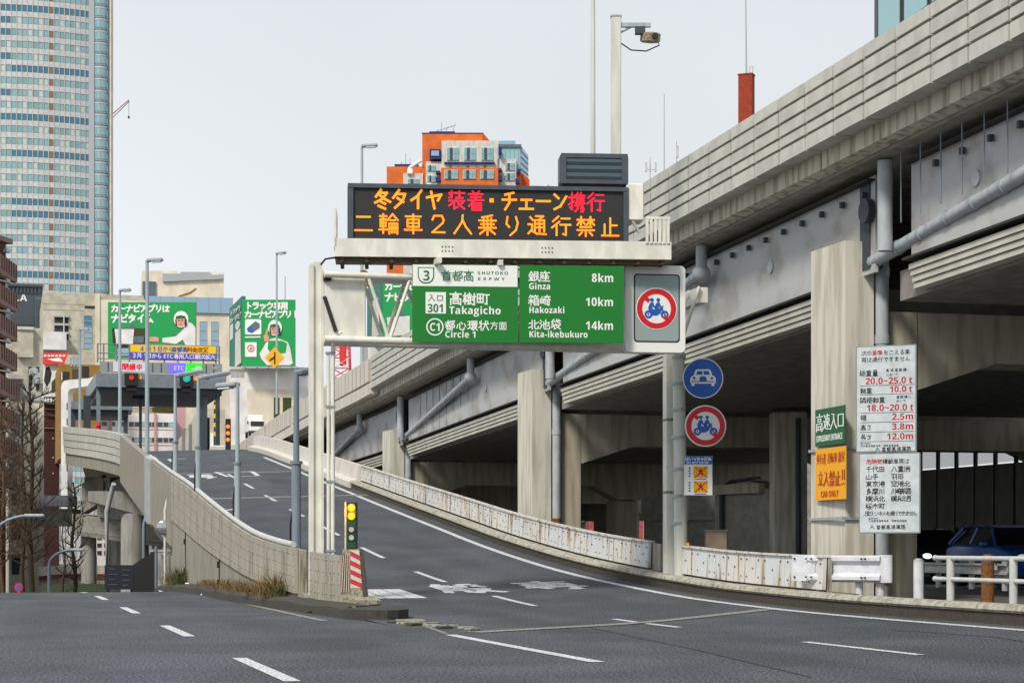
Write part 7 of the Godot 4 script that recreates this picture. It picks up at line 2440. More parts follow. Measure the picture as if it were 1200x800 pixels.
	bx(t, "edge_slate_strip", Vector3(bc.x + 3.05, 115, bc.z - 1.5) - o, Vector3(0.6, 240, 4.0), "slate")  # narrow slate-coloured strip beside the bay
	bx(t, "edge_pier", Vector3(bc.x + 3.65, 115, bc.z - 1.8) - o, Vector3(0.6, 240, 4.0), "cream_wall")
	var cr := thing("tower_crane", "thin red crane jib sticking out behind the skyscraper", "crane", seen_at(128, 642, 780.0))
	var tip := seen_at(150.5, 117, 780.0) - cr.position
	var root := seen_at(126, 138, 780.0) - cr.position
	for e in [Vector3.ZERO, Vector3(0.6, -1.2, 0), Vector3(0.0, -0.6, 1.2)]:
		pipe(cr, "jib", [root + e, tip + e * 0.4], 0.16, "pink_wall", 4)
	pipe(cr, "mast", [Vector3(root.x - 3, 0, 0), Vector3(root.x - 3, root.y, 0)], 0.8, "pink_wall", 6)
	pipe(cr, "hook_cable", [tip, tip + Vector3(0, -6.4, 0)], 0.07, "ink", 4)
	bx(cr, "hook_block", tip + Vector3(0, -6.8, 0), Vector3(0.6, 0.9, 0.6), "ink")


func build_left_blocks() -> void:
	# brown flats with balconies at the far left
	var a := sign_at("brown_flats", "brown brick flats with slanting pink balconies at the left edge", "building", -70, 272, 9, 720, 108.0, 116.0)
	face_z = 0.0
	plate_rect(a, "wall", -70, 272, 6, 740, "brown_brick", 0.0, 8.0)
	plate_rect(a, "roof_slab", -70, 267, 11, 273, "balcony", 0.2, 8.0)
	for i in 8:
		var y := 287.0 + i * 36.0
		var s := Mb.new()
		s.hexa([Vector3(lx(-30), ly(y + 26), 0), Vector3(lx(-30), ly(y + 20), 0.35), Vector3(lx(13.5), ly(y + 32), 0.35), Vector3(lx(13.5), ly(y + 32), 0), Vector3(lx(-30), ly(y), 0), Vector3(lx(-30), ly(y - 6), 0.35), Vector3(lx(13.5), ly(y + 11), 0.35), Vector3(lx(13.5), ly(y + 11), 0)])
		var bal := put("balcony", s, "balcony", a)
		for j in 7:
			bx(bal, "bar", Vector3(lx(-6 + j * 3.0), ly(y + 12.5 + j * 1.1), 0.36), Vector3(0.05, 17 * unit, 0.05), "brown_brick")
		bx(a, "slab_edge", Vector3(lx(-10), ly(y + 34), 0.1), Vector3(lx(11) - lx(-30), 0.12, 0.3), "parapet")
		bx(a, "air_unit", Vector3(lx(4), ly(y - 4), 0.15), Vector3(0.45, 0.5, 0.3), "pvc", 0.04)
	var b := block("slate_block", "slate grey block with white letters LA near the skyscraper's foot", 8, 334, 49.5, 392, 250.0, 14.0, "slate")
	plate_rect(b, "cornice", 8, 333, 50, 336, "dark_frame", 0.4, 1.0)
	plate_rect(b, "sign_panel", 12, 345.5, 39, 382, "dark_frame", 0.1, 0.2)
	plate_rect(b, "side_panel", 41.5, 351, 48, 390, "dark_frame", 0.1, 0.2)
	for i in 8:
		plate_rect(b, "cornice_rib", 14 + i * 4.3, 337, 16 + i * 4.3, 344, "dark_frame", 0.25, 0.3)
	face_z = 0.15
	latin(b, "LA", 15.2, 353.4, 7.4, "sign_white", true, 1.25, 3)
	var c := block("pale_low_block", "pale rendered low block under the slate block", 6, 384, 50, 700, 210.0, 12.0, "beige_concrete")
	plate_rect(c, "parapet", 19, 383.5, 38.5, 387, "parapet", 0.8, 1.2)
	plate_rect(c, "bay", 20, 387, 38, 420, "beige_concrete", 0.6, 1.0)
	windows(c, 30, 425, 48, 465, 2, 2, 0.5, 0.5, ["glass_dark"], "tower_grey")
	for i in 3:
		bx(c, "air_unit", Vector3(lx(38 + i * 3.5), ly(438 + i * 5), 0.8), Vector3(0.9, 0.7, 0.6), "pvc", 0.05)
	var w := block("blank_gable", "blank weathered cream gable wall behind the bare trees", 27, 462, 51, 720, 135.0, 12.0, "cream_wall")
	shape(w, "gable_top", [27, 462, 27, 452, 51, 466, 51, 470, 28, 470], "pvc", 0.1, 8.0)
	var st := block("stepped_balconies", "narrow block of stepped pale balconies beside the brown flats", 10, 430, 27, 720, 125.0, 10.0, "beige_concrete")
	for i in 6:
		plate_rect(st, "balcony", 8, 440 + i * 42, 26, 446 + i * 42, "parapet", 1.2, 1.4)
		plate_rect(st, "opening", 13, 450 + i * 42, 23, 470 + i * 42, "glass_dark", 0.06, 0.1)

	var e := block("concrete_office", "weathered beige concrete office with stacked openings and blue strip windows", 49.5, 344.5, 168, 480, 230.0, 20.0, "beige_concrete")
	plate_rect(e, "corner_pier", 110.5, 344.8, 116, 480, "cream_wall", 0.3, 1.0)
	plate_rect(e, "upper_wall", 116, 351, 168, 480, "cream_wall", 0.15, 0.5)
	for y in [371, 381, 391]:
		plate_rect(e, "opening", 63, y + 2.5, 79.5, y + 9, "gap", 0.05, 0.1)
		plate_rect(e, "opening_sill", 62.5, y, 80, y + 2.3, "tower_grey", 0.3, 0.4)
	plate_rect(e, "opening_post", 73.4, 371, 74.6, 400, "parapet", 0.35, 0.3)
	plate_rect(e, "vent_slot", 98.5, 358.8, 110, 361.6, "gap", 0.06, 0.1)
	windows(e, 97, 370, 107.5, 410, 1, 6, 0.95, 0.96, ["glass_sky", "glass_blue"], "tower_grey")
	windows(e, 117, 370, 124.5, 410, 1, 6, 0.95, 0.96, ["glass_sky", "glass_blue"], "tower_grey")
	plate_rect(e, "terrace_wall", 49.5, 393.5, 76.5, 414, "white_wall", 2.0, 2.0)
	for y in [365.0, 372.0]:
		plate_rect(e, "joint_line", 50, y - 7.5, 98, y - 7.2, "tower_brown", 0.02, 0.05)
	var u := block("cream_penthouse", "cream building with slanting cut roof behind the green billboard", 166, 318, 262, 372, 300.0, 20.0, "cream_wall")
	shape(u, "slanted_roof", [190, 329, 190, 321.5, 211, 321, 211, 319, 245, 318.2, 248, 321.5, 262, 320.5, 262, 326, 190, 331], "tower_grey", 0.4, 6.0)
	plate_rect(u, "plant_room", 166.5, 331, 182, 350, "slate", 0.3, 4.0)
	shape(u, "rust_streak", [208, 347, 222, 342, 229, 337, 230, 338.5, 223, 344, 210, 348.5], "ochre", 0.05, 0.06)
	var gb := block("glazed_terrace", "cream block with a glass balustrade beside the billboard", 173, 366, 272, 600, 270.0, 16.0, "cream_wall")
	for i in 7:
		plate_rect(gb, "balustrade_pane", 173 + i * 14.2, 348, 186.6 + i * 14.2, 366.5, "glass_sky", 0.3, 0.3)
		plate_rect(gb, "balustrade_post", 186.7 + i * 14.2, 347.5, 187.3 + i * 14.2, 367, "tower_grey", 0.35, 0.4)
	windows(gb, 231, 376, 258, 420, 2, 4, 0.66, 0.97, ["glass_sky"], "tower_grey")
	var oc := block("ochre_block", "ochre walled block with square openings left of the toll gate", 69, 427, 118, 540, 185.0, 12.0, "ochre")
	for i in 3:
		plate_rect(oc, "opening", 72.5 + i * 11.5, 436 - i * 3.5, 80.5 + i * 11.5, 446 - i * 2, "gap" if i != 1 else "brown_steel", 0.06, 0.1)
	plate_rect(oc, "door_frame", 71.5, 436.5, 80.5, 446, "sign_white", 0.03, 0.05)
	plate_rect(oc, "upper_storey", 80, 413, 110, 428, "beige_concrete", -2.0, 8.0)
	windows(oc, 81, 417, 92, 431, 3, 1, 0.6, 0.8, ["glass_sky"], "tower_grey")
	var pt := sign_at("white_portal", "white rounded portal frame in front of the ochre block", "structure", 70, 445, 112, 600, 172.0, 172.0)
	shape(pt, "frame", [71, 600, 71, 455, 72, 449, 75, 446, 80, 445, 104, 443, 112, 440, 112, 449, 104, 452, 84, 455, 81, 456, 79, 459, 78.5, 600], "white_wall", 0.0, 2.0)
	for i in 5:
		plate_rect(pt, "slot", 77.5, 472 + i * 18, 78.6, 480 + i * 18, "gap", 0.02, 0.5)

	var rd := sign_at("red_hoarding", "red advertising panel above a poster left of the toll deck", "billboard", 49.5, 412.5, 80, 432, 195.0, 195.0)
	plate_rect(rd, "red_panel", 49.5, 413, 80, 426.5, "ad_red", 0.0, 0.4)
	plate_rect(rd, "red_panel", 67.5, 426.7, 80, 431.5, "ad_red", 0.0, 0.4)
	for i in 6:
		shape(rd, "white_mark", [51 + i * 4.4, 416, 54 + i * 4.4, 415.6, 54.2 + i * 4.4, 417.6, 51.2 + i * 4.4, 418], "sign_white", 0.05, 0.04)
	shape(rd, "white_mark", [55, 420.5, 63, 420, 69, 419, 72, 421, 73, 424, 62, 423], "sign_white", 0.05, 0.04)
	var ps := sign_at("poster_board", "tall white poster with dark figure under the red panel", "billboard", 50, 427, 68, 465, 195.5, 195.5)
	plate_rect(ps, "panel", 50, 427, 68, 464.5, "white_wall", 0.0, 0.3)
	shape(ps, "dark_figure", [53, 431, 57, 429, 60, 437, 58, 447, 54, 453, 51, 446], "ink", 0.05, 0.04)
	shape(ps, "green_patch", [60, 448, 67, 440, 67.5, 458, 60, 460], "weed_green", 0.05, 0.04)
	plate_rect(ps, "number_strip", 50, 465, 68, 472.5, "ink", 0.02, 0.3)
	face_z = 0.04
	latin(ps, "489-10", 51, 471, 4.4, "sign_white", true, 1.0)
	var mr := block("maroon_block", "dark maroon walled building below the poster", 51, 473, 69, 700, 196.0, 10.0, "maroon")
	plate_rect(mr, "ledge", 51, 479, 69, 480.5, "brown_steel", 0.2, 0.4)
	plate_rect(mr, "ledge", 51, 502, 69, 503, "ochre", 0.2, 0.4)
	for i in 2:
		shape(mr, "roof_truss", [52, 482 + i * 3, 68, 490 - i, 68, 491 - i, 52, 483 + i * 3], "brown_steel", 0.15 + i * 0.1, 0.1)
	for y in [537.0, 514.0, 556.0]:
		plate_rect(mr, "wall_lamp", 61, y, 62.2, y + 1.2, "sign_white", 0.1, 0.1)

	var of := block("white_office", "white office with ribbon windows seen under the toll canopy", 112, 484, 206, 720, 190.0, 10.0, "white_wall")
	for y in [494.0, 512.5, 533.0, 640.0]:
		windows(of, 150, y, 204, y + 6.5, 8, 1, 0.94, 0.95, ["glass_dark", "glass_mint"], "tower_grey")
		plate_rect(of, "pink_band", 150, y + 8.8, 204, y + 9.5, "pink_tile", 0.05, 0.1)
	windows(of, 117, 494, 146, 500, 3, 1, 0.7, 0.95, ["glass_dark"], "tower_grey")
	windows(of, 112, 628, 128, 655, 2, 3, 0.7, 0.6, ["glass_dark"], "pink_tile")
	for x in [128.0, 180.0]:
		plate_rect(of, "pink_pier", x, 484, x + 2.6, 620, "pink_tile", 0.2, 0.3)
	var yb := block("yellow_terraces", "pale yellow terraced house above the white office", 148, 455, 206, 490, 200.0, 10.0, "cream_wall")
	for y in [464.0, 474.0]:
		plate_rect(yb, "terrace", 148, y, 206, y + 4, "parapet", 0.8, 1.0)
	windows(yb, 152, 466, 200, 473, 6, 1, 0.6, 0.9, ["glass_dark"], "parapet")
	for i in 9:
		bx(yb, "roof_plant", Vector3(lx(180 + i * 2.6), ly(481 - (i % 3)), 0.9), Vector3(0.5, 0.5 + 0.2 * (i % 3), 0.4), "weed_green", 0.1)
	var pw := block("pink_gable", "pink rendered gable right of the white office", 206, 462, 217, 640, 195.0, 10.0, "pink_tile")
	plate_rect(pw, "coping", 206, 461, 217.5, 463, "parapet", 0.1, 10.0)
	var gw := sign_at("stepped_wall", "grey stepped concrete wall behind the toll lanes", "wall", 208, 485, 236, 560, 190.0, 170.0)
	shape(gw, "wall", [208, 560, 208, 509, 214, 505, 222, 498, 229, 491, 236, 488, 236, 560], "beige_concrete", 0.0, 2.0)
	for x in [216.0, 224.0]:
		plate_rect(gw, "pier", x, 499, x + 1.5, 545, "gate_grey", 0.2, 0.3)
	var db := block("dark_pier_block", "cream and pale blocks seen through the gap under the toll deck", 126, 622, 150, 720, 150.0, 6.0, "cream_wall")
	plate_rect(db, "pier", 127, 622, 139, 720, "parapet", 0.4, 0.6)
	plate_rect(db, "opening", 139.5, 655, 147, 690, "gap", 0.1, 0.2)


func build_billboards() -> void:
	# wide board with a pointing rider
	var a := sign_at("billboard", "wide green billboard with white lettering, a helmeted person and a screen", "billboard", 126, 354, 229, 419, 224.0, 224.0, "green advertising billboards")
	plate_rect(a, "panel", 126, 354, 229, 419, "ad_green", 0.0, 0.5)
	face_z = 0.02
	jp(a, "カーナビアプリは", 130, 357.3, 8.4, "sign_white", 0.2, 1.02)
	jp(a, "ナビタイム", 130, 368.3, 9.6, "sign_white", 0.2, 1.04)
	shape(a, "screen_hood", [148.5, 385, 155, 379, 159.5, 384.5], "slate", 0.05, 0.05)
	shape(a, "screen_case", [131, 384.5, 171, 385, 172, 405, 138, 407.5, 132, 403], "ink", 0.06, 0.05)
	shape(a, "screen_map", [134, 385.5, 157, 385.5, 155.5, 403, 136, 403], "white_wall", 0.12, 0.05)
	shape(a, "screen_road", [156, 394, 169, 393.5, 168, 402, 155.6, 402], "slate", 0.13, 0.05)
	shape(a, "screen_tree", [158, 386, 169.5, 386, 169.5, 393, 158, 393.4], "weed_green", 0.14, 0.05)
	shape(a, "dash", [136, 408.5, 152, 408, 154, 416.5, 135, 417.5], "glass_sky", 0.08, 0.05)
	rider(a, 212.0, 374.0, 1.0, true)
	# square board with a standing rider
	var b := sign_at("billboard", "square green billboard with a helmeted person raising one finger", "billboard", 283.5, 351, 345.5, 429, 205.0, 205.0, "green advertising billboards")
	plate_rect(b, "panel", 283.5, 351, 345.5, 429, "ad_green", 0.0, 0.5)
	jp(b, "トラック専用", 287, 354, 8.4, "sign_white", 0.2, 1.0)
	jp(b, "カーナビアプリ!", 286.5, 364, 8.2, "sign_white", 0.2, 0.96)
	plate_rect(b, "icon", 287, 374, 306, 392, "sign_white", 0.06, 0.05, 2.0)
	shape(b, "truck_box", [290, 384, 299, 376.5, 304, 379, 304, 384, 295, 390], "slate", 0.1, 0.04)
	shape(b, "truck_cab", [289, 385.5, 293.5, 382, 296, 385, 295.5, 389.5, 290.5, 388.5], "ink_blue", 0.14, 0.04)
	plate_rect(b, "white_card", 287, 401, 300.5, 418, "sign_white", 0.06, 0.05)
	ring_shape(b, "card_ring", 293.7, 408, 3.2, 4.2, "ad_red", 0.1)
	shape(b, "card_mark", [292, 409.5, 294.2, 406, 295.4, 406.8, 293.4, 410], "ad_red", 0.12, 0.03)
	shape(b, "caption", [287, 394.3, 305, 394, 305.5, 395.5, 287, 395.8], "sign_white", 0.06, 0.04)
	rider(b, 322.0, 384.0, 0.95, false)
	for i in 5:
		bx(b, "lamp_arm", Vector3(lx(288 + i * 13.5), ly(431), 0.6), Vector3(0.12, 0.12, 1.2), "tower_grey")
	bx(b, "ledge", Vector3(lx(316), ly(431), 0.2), Vector3(lx(349) - lx(284), 0.18, 1.0), "tower_grey")
	pipe(b, "lightning_rod", [Vector3(lx(332.5), ly(351), -1), Vector3(lx(332.5), ly(322), -1)], 0.05, "tower_grey", 5)
	# its receding side face
	var c := sign_at("side_board", "narrow dull green board on the side of the square billboard", "billboard", 268.5, 356, 283, 432, 212.0, 205.3)
	shape(c, "panel", [268.5, 357, 283, 351.5, 283, 428.5, 268.5, 433], "ad_green_dull", 0.0, 0.4)
	for i in 2:
		jp(c, ["トラック", "カーナビ"][i], 270, 361 + i * 9, 6.4, "parapet", 0.14, 1.0, 0.5)
	round_plate(c, "pale_figure", 278.5, 383, 2.6, "parapet", 0.05, 0.04, 5.0)
	shape(c, "pale_figure", [276, 390, 281.5, 388, 282.5, 428, 275.5, 430], "parapet", 0.05, 0.04)
	shape(c, "pale_card", [269.6, 378, 273, 377, 273, 395, 269.6, 396], "rail_white", 0.05, 0.04)
	var bb := block("billboard_house", "white flat roofed building carrying the square billboard", 269, 431, 364, 640, 206.5, 14.0, "white_wall")
	plate_rect(bb, "recess", 289, 456, 345, 560, "cream_wall", 0.05, 0.2)
	plate_rect(bb, "green_window", 320.5, 466, 327, 490, "weed_green", 0.1, 0.2)
	plate_rect(bb, "green_window", 331, 466, 341, 490, "weed_green", 0.1, 0.2)
	for i in 3:
		plate_rect(bb, "vent", 270 + i * 5.5, 436, 274.5 + i * 5.5, 442, "tower_grey", 0.05, 0.1)
	plate_rect(bb, "coping", 268.5, 430, 364, 433.5, "parapet", 0.2, 1.0)
	# board seen behind the truss
	var d := sign_at("billboard", "green billboard partly hidden behind the gantry truss", "billboard", 448, 328, 520, 392, 262.0, 262.0, "green advertising billboards")
	plate_rect(d, "panel", 448, 328, 520, 400, "ad_green", 0.0, 0.5)
	face_z = 0.02
	jp(d, "カーナビ", 451, 331, 9.0, "sign_white", 0.2, 1.02)
	jp(d, "ナビタ", 451, 343, 10.0, "sign_white", 0.2, 1.04)
	shape(d, "screen_hood", [464, 372, 470, 363, 478, 371], "slate", 0.05, 0.05)
	shape(d, "screen_map", [453, 372, 480, 370, 480, 392, 456, 394], "white_wall", 0.06, 0.05)
	var e := sign_at("side_board", "narrow dull green board receding behind the gantry truss", "billboard", 430, 332, 447, 420, 270.0, 262.5)
	shape(e, "panel", [430, 334, 447, 328.5, 447, 398, 430, 402], "ad_green_dull", 0.0, 0.4)
	shape(e, "pale_figure", [437, 352, 443, 350, 445, 395, 436, 397], "parapet", 0.05, 0.04)
	var pb := block("billboard_house", "pale tower block carrying the billboard behind the gantry", 428, 400, 560, 700, 268.0, 16.0, "white_wall")
	plate_rect(pb, "edge_pier", 425, 398, 430, 700, "tower_grey", 0.1, 1.0)


# flat printed figure in a white suit and helmet, head centred at x, y
func rider(p: Node, x: float, y: float, k: float, pointing: bool) -> void:
	var z := 0.06
	if pointing:
		shape(p, "printed_suit", _moved([-22, 22, -8, 20.5, -2, 14, 1, 7, 8, 3, 13, 5, 16.8, 10, 16.8, 44, -12, 44, 5, 30, 2, 24, -6, 29, -22, 27], x, y, k), "white_wall", z, 0.05)
		shape(p, "printed_hand", _moved([-37, 21, -30, 20.5, -26, 22, -26.5, 26.5, -37, 26], x, y, k), "ad_skin", z + 0.01, 0.05)
		shape(p, "printed_stripe", _moved([-9, 17, 2, 8, 3, 10.5, -7, 20], x, y, k), "ad_green", z + 0.05, 0.03)
	else:
		shape(p, "printed_suit", _moved([-8, 15, 0, 12, 9, 15, 16, 18, 19, 26, 22, 44, 18, 46, -10, 46, -17, 38, -19, 32, -14, 24, -11, 18], x, y, k), "white_wall", z, 0.05)
		shape(p, "printed_vest", _moved([-8, 16, 9, 16, 15, 19, 13, 31, -5, 32, -9, 26], x, y, k), "ad_green", z + 0.03, 0.03)
		shape(p, "printed_hand", _moved([-14, 10, -11.5, 8, -10, 1, -8.8, 1, -9, 9, -7, 12, -8.5, 17, -13, 17], x, y, k), "ad_skin", z + 0.05, 0.03)
	round_plate(p, "printed_helmet", x, y, 8.6 * k, "sign_white", z + 0.06, 0.03, 9.6 * k)
	shape(p, "printed_visor", _moved([-6.2, -0.6, -5.6, -3.4, 0, -4.6, 5, -3.4, 5.8, -0.8], x, y, k), "sign_green_b", z + 0.14, 0.02)
	round_plate(p, "printed_face", x - 0.4, y + 3.0, 4.7 * k, "ad_skin", z + 0.12, 0.02, 5.6 * k)
	for ex in [-2.4, 1.4]:
		round_plate(p, "printed_eye", x + ex * k, y + 2.0 * k, 0.75 * k, "ink", z + 0.15, 0.01, 0.45 * k)
		shape(p, "printed_brow", _moved([ex - 1.2, 0.8, ex + 1.1, 0.5, ex + 1.1, 0.9, ex - 1.2, 1.2], x, y, k), "brown_brick", z + 0.15, 0.01)
	shape(p, "printed_mouth", _moved([-1.9, 6.0, -0.5, 5.7, 1.2, 6.0, -0.4, 6.9], x, y, k), "ad_red", z + 0.15, 0.01)
	shape(p, "printed_nose", _moved([-0.7, 2.6, -0.1, 2.6, 0.2, 4.6, -1.1, 4.6], x, y, k), "pink_tile", z + 0.15, 0.01)
	shape(p, "printed_chin_strap", _moved([-4.6, 6.6, -2.6, 8.6, 1.8, 8.6, 3.9, 6.6, 3.4, 8.4, 1.6, 9.8, -2.4, 9.8, -4.2, 8.4], x, y, k), "white_wall", z + 0.15, 0.01)
	shape(p, "printed_hair", _moved([4.3, 0, 6.5, 0, 6.8, 7, 4.5, 9], x, y, k), "ink", z + 0.13, 0.02)
	shape(p, "printed_hair", _moved([-5.4, 0, -6.6, 0, -6.4, 7, -4.6, 8], x, y, k), "ink", z + 0.13, 0.02)


func build_orange_block() -> void:
	var o := sign_at("orange_tower", "bright orange and cream stepped apartment tower behind the message sign", "building", 453, 153, 620, 560, 350.0, 350.0)
	face_z = 0.0
	plate_rect(o, "wing_wall", 453, 195, 496, 520, "orange_wall", 0.0, 14.0)
	plate_rect(o, "wing_roof", 462, 191.5, 490, 195.5, "navy_trim", -0.5, 8.0)
	plate_rect(o, "main_wall", 495, 157.5, 566, 520, "orange_wall", 1.0, 14.0)
	shape(o, "side_wall", [566.2, 157, 574, 166, 574, 260, 566.2, 260], "orange_shaded", 0.9, 12.0)
	plate_rect(o, "main_roof", 503, 154.5, 533, 158, "navy_trim", 0.5, 8.0)
	plate_rect(o, "roof_edge", 494.5, 156.8, 566.5, 158, "navy_trim", 1.05, 0.4)
	plate_rect(o, "cream_wall", 518, 168, 583, 520, "parapet", 2.4, 8.0)
	windows(o, 521.5, 174, 581, 192, 3, 1, 0.76, 0.98, ["glass_dark", "glass_teal"], "tower_grey", 4)
	windows(o, 521.5, 195.5, 581, 200.5, 3, 1, 0.8, 0.95, ["glass_teal"], "tower_grey", 4)
	face_z = 0.0
	var q := Mb.new()
	for e in [[174.0, 192.0], [195.5, 200.5]]:
		pass
	plate_rect(o, "terrace_edge", 521, 193.5, 580, 195.2, "navy_trim", 3.0, 0.8)
	plate_rect(o, "orange_front", 517.5, 200.8, 584, 520, "orange_wall", 3.4, 4.0)
	plate_rect(o, "cream_bay", 499.5, 192, 518, 520, "parapet", 2.0, 6.0)
	plate_rect(o, "cream_bay", 583.2, 188.5, 605, 520, "parapet", 1.8, 6.0)
	plate_rect(o, "wing_bay", 473, 204.5, 496, 520, "parapet", 1.4, 4.0)
	# panes set proud of their bays
	for e in [[521.5, 203.5, 537.5, 214, 3.5], [543, 203.5, 558, 214, 3.5], [563, 203.5, 579, 214, 3.5], [501, 196, 511, 203, 2.1], [501, 208, 511, 216, 2.1], [592, 193, 603, 202, 1.9], [592, 205, 603, 214, 1.9], [478, 211, 492, 217, 1.5], [524, 176, 538, 191, 2.5], [544, 176, 558, 191, 2.5], [564, 176, 578, 191, 2.5], [523, 197, 537, 200.4, 2.5], [543, 197, 558, 200.4, 2.5], [563, 197, 578, 200.4, 2.5]]:
		var w := plate_rect(o, "window", e[0], e[1], e[2], e[3], "sign_white", e[4], 0.2)
		for i in 4:
			for j in 2:
				var sx: float = (e[2] - e[0]) / 4.0
				var sy: float = (e[3] - e[1]) / 2.0
				plate_rect(w, "pane", e[0] + i * sx + 0.3, e[1] + j * sy + 0.3, e[0] + (i + 1) * sx - 0.2, e[1] + (j + 1) * sy - 0.2, ["glass_teal", "glass_dark", "glass_sky"][(i + j * 3) % 3], e[4] + 0.12, 0.1)
	plate_rect(o, "oriel", 504, 178, 517, 189.5, "navy_trim", 2.6, 1.6)
	plate_rect(o, "oriel_pane", 506, 180, 515, 186, "glass_sky", 2.75, 0.2)
	for e in [[511.5, 204, 516.5, 207], [511.5, 211, 516.5, 216], [583.5, 201, 588, 204], [583.5, 209, 588.5, 215], [605, 202, 610, 206], [604, 213, 609, 218], [584, 177, 588, 184]]:
		plate_rect(o, "navy_balcony", e[0], e[1], e[2], e[3], "navy_trim", 3.2, 1.4)
	# glass wing at the right
	plate_rect(o, "glass_wing", 584, 171, 610, 520, "glass_mint", 0.4, 8.0)
	plate_rect(o, "glass_top", 584, 165, 604, 170.5, "glass_sky", 0.2, 5.0)
	plate_rect(o, "glass_eave", 584, 169.8, 611, 173.2, "slate", 0.7, 8.0)
	for i in 5:
		plate_rect(o, "glass_mullion", 587 + i * 5, 173, 587.6 + i * 5, 215, "tower_grey", 0.5, 0.2)
	shape(o, "glass_side", [610.2, 171, 619, 182, 619, 260, 610.2, 260], "glass_sky", 0.3, 8.0)
	for i in 6:
		shape(o, "glass_band", [610.3, 176 + i * 7, 619.2, 186 + i * 6.2, 619.2, 187.4 + i * 6.2, 610.3, 177.4 + i * 7], "slate", 0.5, 8.3)
	plate_rect(o, "orange_wing", 605, 204, 612, 520, "orange_wall", 1.4, 6.0)
	shape(o, "orange_wing_side", [612.2, 204, 620.5, 212, 620.5, 300, 612.2, 300], "orange_shaded", 1.2, 5.0)
	pipe(o, "roof_crane", [Vector3(lx(479), ly(203), 1.6), Vector3(lx(481), ly(198), 1.6), Vector3(lx(494), ly(190), 1.6)], 0.28, "sign_white", 8)
	bx(o, "crane_base", Vector3(lx(481), ly(203), 1.6), Vector3(1.0, 0.9, 0.8), "sign_white", 0.1)
	for e in [[475, 178, 195], [480, 184, 195], [517, 142, 155], [470, 188, 195], [523, 149, 155], [531, 148, 155]]:
		pipe(o, "aerial", [Vector3(lx(e[0]), ly(e[2]), -1), Vector3(lx(e[0]), ly(e[1]), -1)], 0.06, "tower_grey", 4)
	pipe(o, "aerial_boom", [Vector3(lx(511), ly(152), -1), Vector3(lx(534), ly(145), -1)], 0.06, "tower_grey", 4)
	for i in 6:
		var ax := 512.0 + i * 4
		pipe(o, "aerial_rung", [Vector3(lx(ax), ly(153.2 - i * 1.2), -1), Vector3(lx(ax + 1), ly(150 - i * 1.2), -1)], 0.05, "tower_grey", 4)


func build_roof_items() -> void:
	# lattice mast beyond the parapet
	var t := thing("lattice_mast", "red and white lattice telecom mast beyond the parapet", "mast", seen_at(400, 560, 420.0))
	var k := 420.0 / FOCAL
	for e in [-1.0, 1.0]:
		for z in [-1.0, 1.0]:
			var m := Mb.new()
			m.tube([Vector3(e * 2.4, 0, z * 2.4), Vector3(e * 1.6, 160 * k, z * 1.6)], 0.2, 5)
			put("mast_leg", m, "tower_red", t)
	for i in 12:
		var y := (20.0 + i * 12.0) * k
		var w := lerpf(2.4, 1.6, i / 12.0)
		for e in [[-w, w], [w, -w]]:
			pipe(t, "mast_brace", [Vector3(e[0], y, w), Vector3(e[1], y + 12 * k, w)], 0.13, "tower_red" if i % 2 == 0 else "sign_white", 4)
		pipe(t, "mast_ring", [Vector3(-w, y, w), Vector3(w, y, w)], 0.14, "tower_red", 4)
	bx(t, "aerial_drum", Vector3(0.4, 143 * k, 1.2), Vector3(1.4, 24 * k, 1.4), "ad_red", 0.2)
	# brick red chimney behind the motorway
	var c := thing("brick_chimney", "square brick red chimney with an aerial above the motorway parapet", "chimney", seen_at(875, 300, 120.0), -0.35)
	var kc := 120.0 / FOCAL
	bx(c, "stack", Vector3(0, 106 * kc, 0), Vector3(0.86, 212 * kc, 0.7), "chimney", 0.03)
	bx(c, "cap", Vector3(0, 212 * kc, 0), Vector3(0.92, 0.08, 0.76), "chimney")
	pipe(c, "aerial", [Vector3(0, 212 * kc, 0), Vector3(-0.05, 310 * kc, 0)], 0.05, "tower_grey", 6, 0.03)
	pipe(c, "bracket", [Vector3(0.2, 212 * kc, 0), Vector3(0.2, 222 * kc, 0), Vector3(0.4, 222 * kc, 0), Vector3(0.4, 205 * kc, 0)], 0.025, "tower_grey", 5)
	for e in [[778.5, 110, 300, "needle thin lightning rod above the ribbed parapet"], [793, 165, 300, "short aerial nearest the brick chimney side of the parapet"], [762, 184, 300, "cluster aerial with three small panels above the parapet end"]]:
		var a := thing("rooftop_aerial", e[3], "aerial", seen_at(e[0], e[2], 110.0))
		var h: float = (e[2] - e[1]) * 110.0 / FOCAL
		pipe(a, "rod", [Vector3.ZERO, Vector3(0, h, 0)], 0.05, "tower_grey", 6, 0.02)
		if e[0] < 770:
			for x in [-0.22, 0.0, 0.3]:
				bx(a, "panel", Vector3(x, h - 0.55, 0), Vector3(0.1, 0.55, 0.08), "rail_grey", 0.02)
			pipe(a, "cross_arm", [Vector3(-0.22, h - 0.7, 0), Vector3(0.3, h - 0.7, 0)], 0.02, "tower_grey", 5)
		elif e[0] > 780:
			bx(a, "panel", Vector3(0.05, h - 0.6, 0), Vector3(0.12, 0.7, 0.1), "rail_grey", 0.02)
	var g := sign_at("glass_corner", "grey framed glass building corner above the parapet at top right", "building", 1025, -60, 1120, 400, 82.0, 74.0)
	plate_rect(g, "wall", 1025, -80, 1160, 420, "dark_frame", 0.0, 8.0)
	for i in 3:
		plate_rect(g, "window_frame", 1030 + i * 32, -70, 1060 + i * 32, 20.5, "gap", 0.03, 0.06)
		plate_rect(g, "pane", 1032 + i * 32, -68, 1058 + i * 32, 18.5, "glass_mint", 0.06, 0.05)


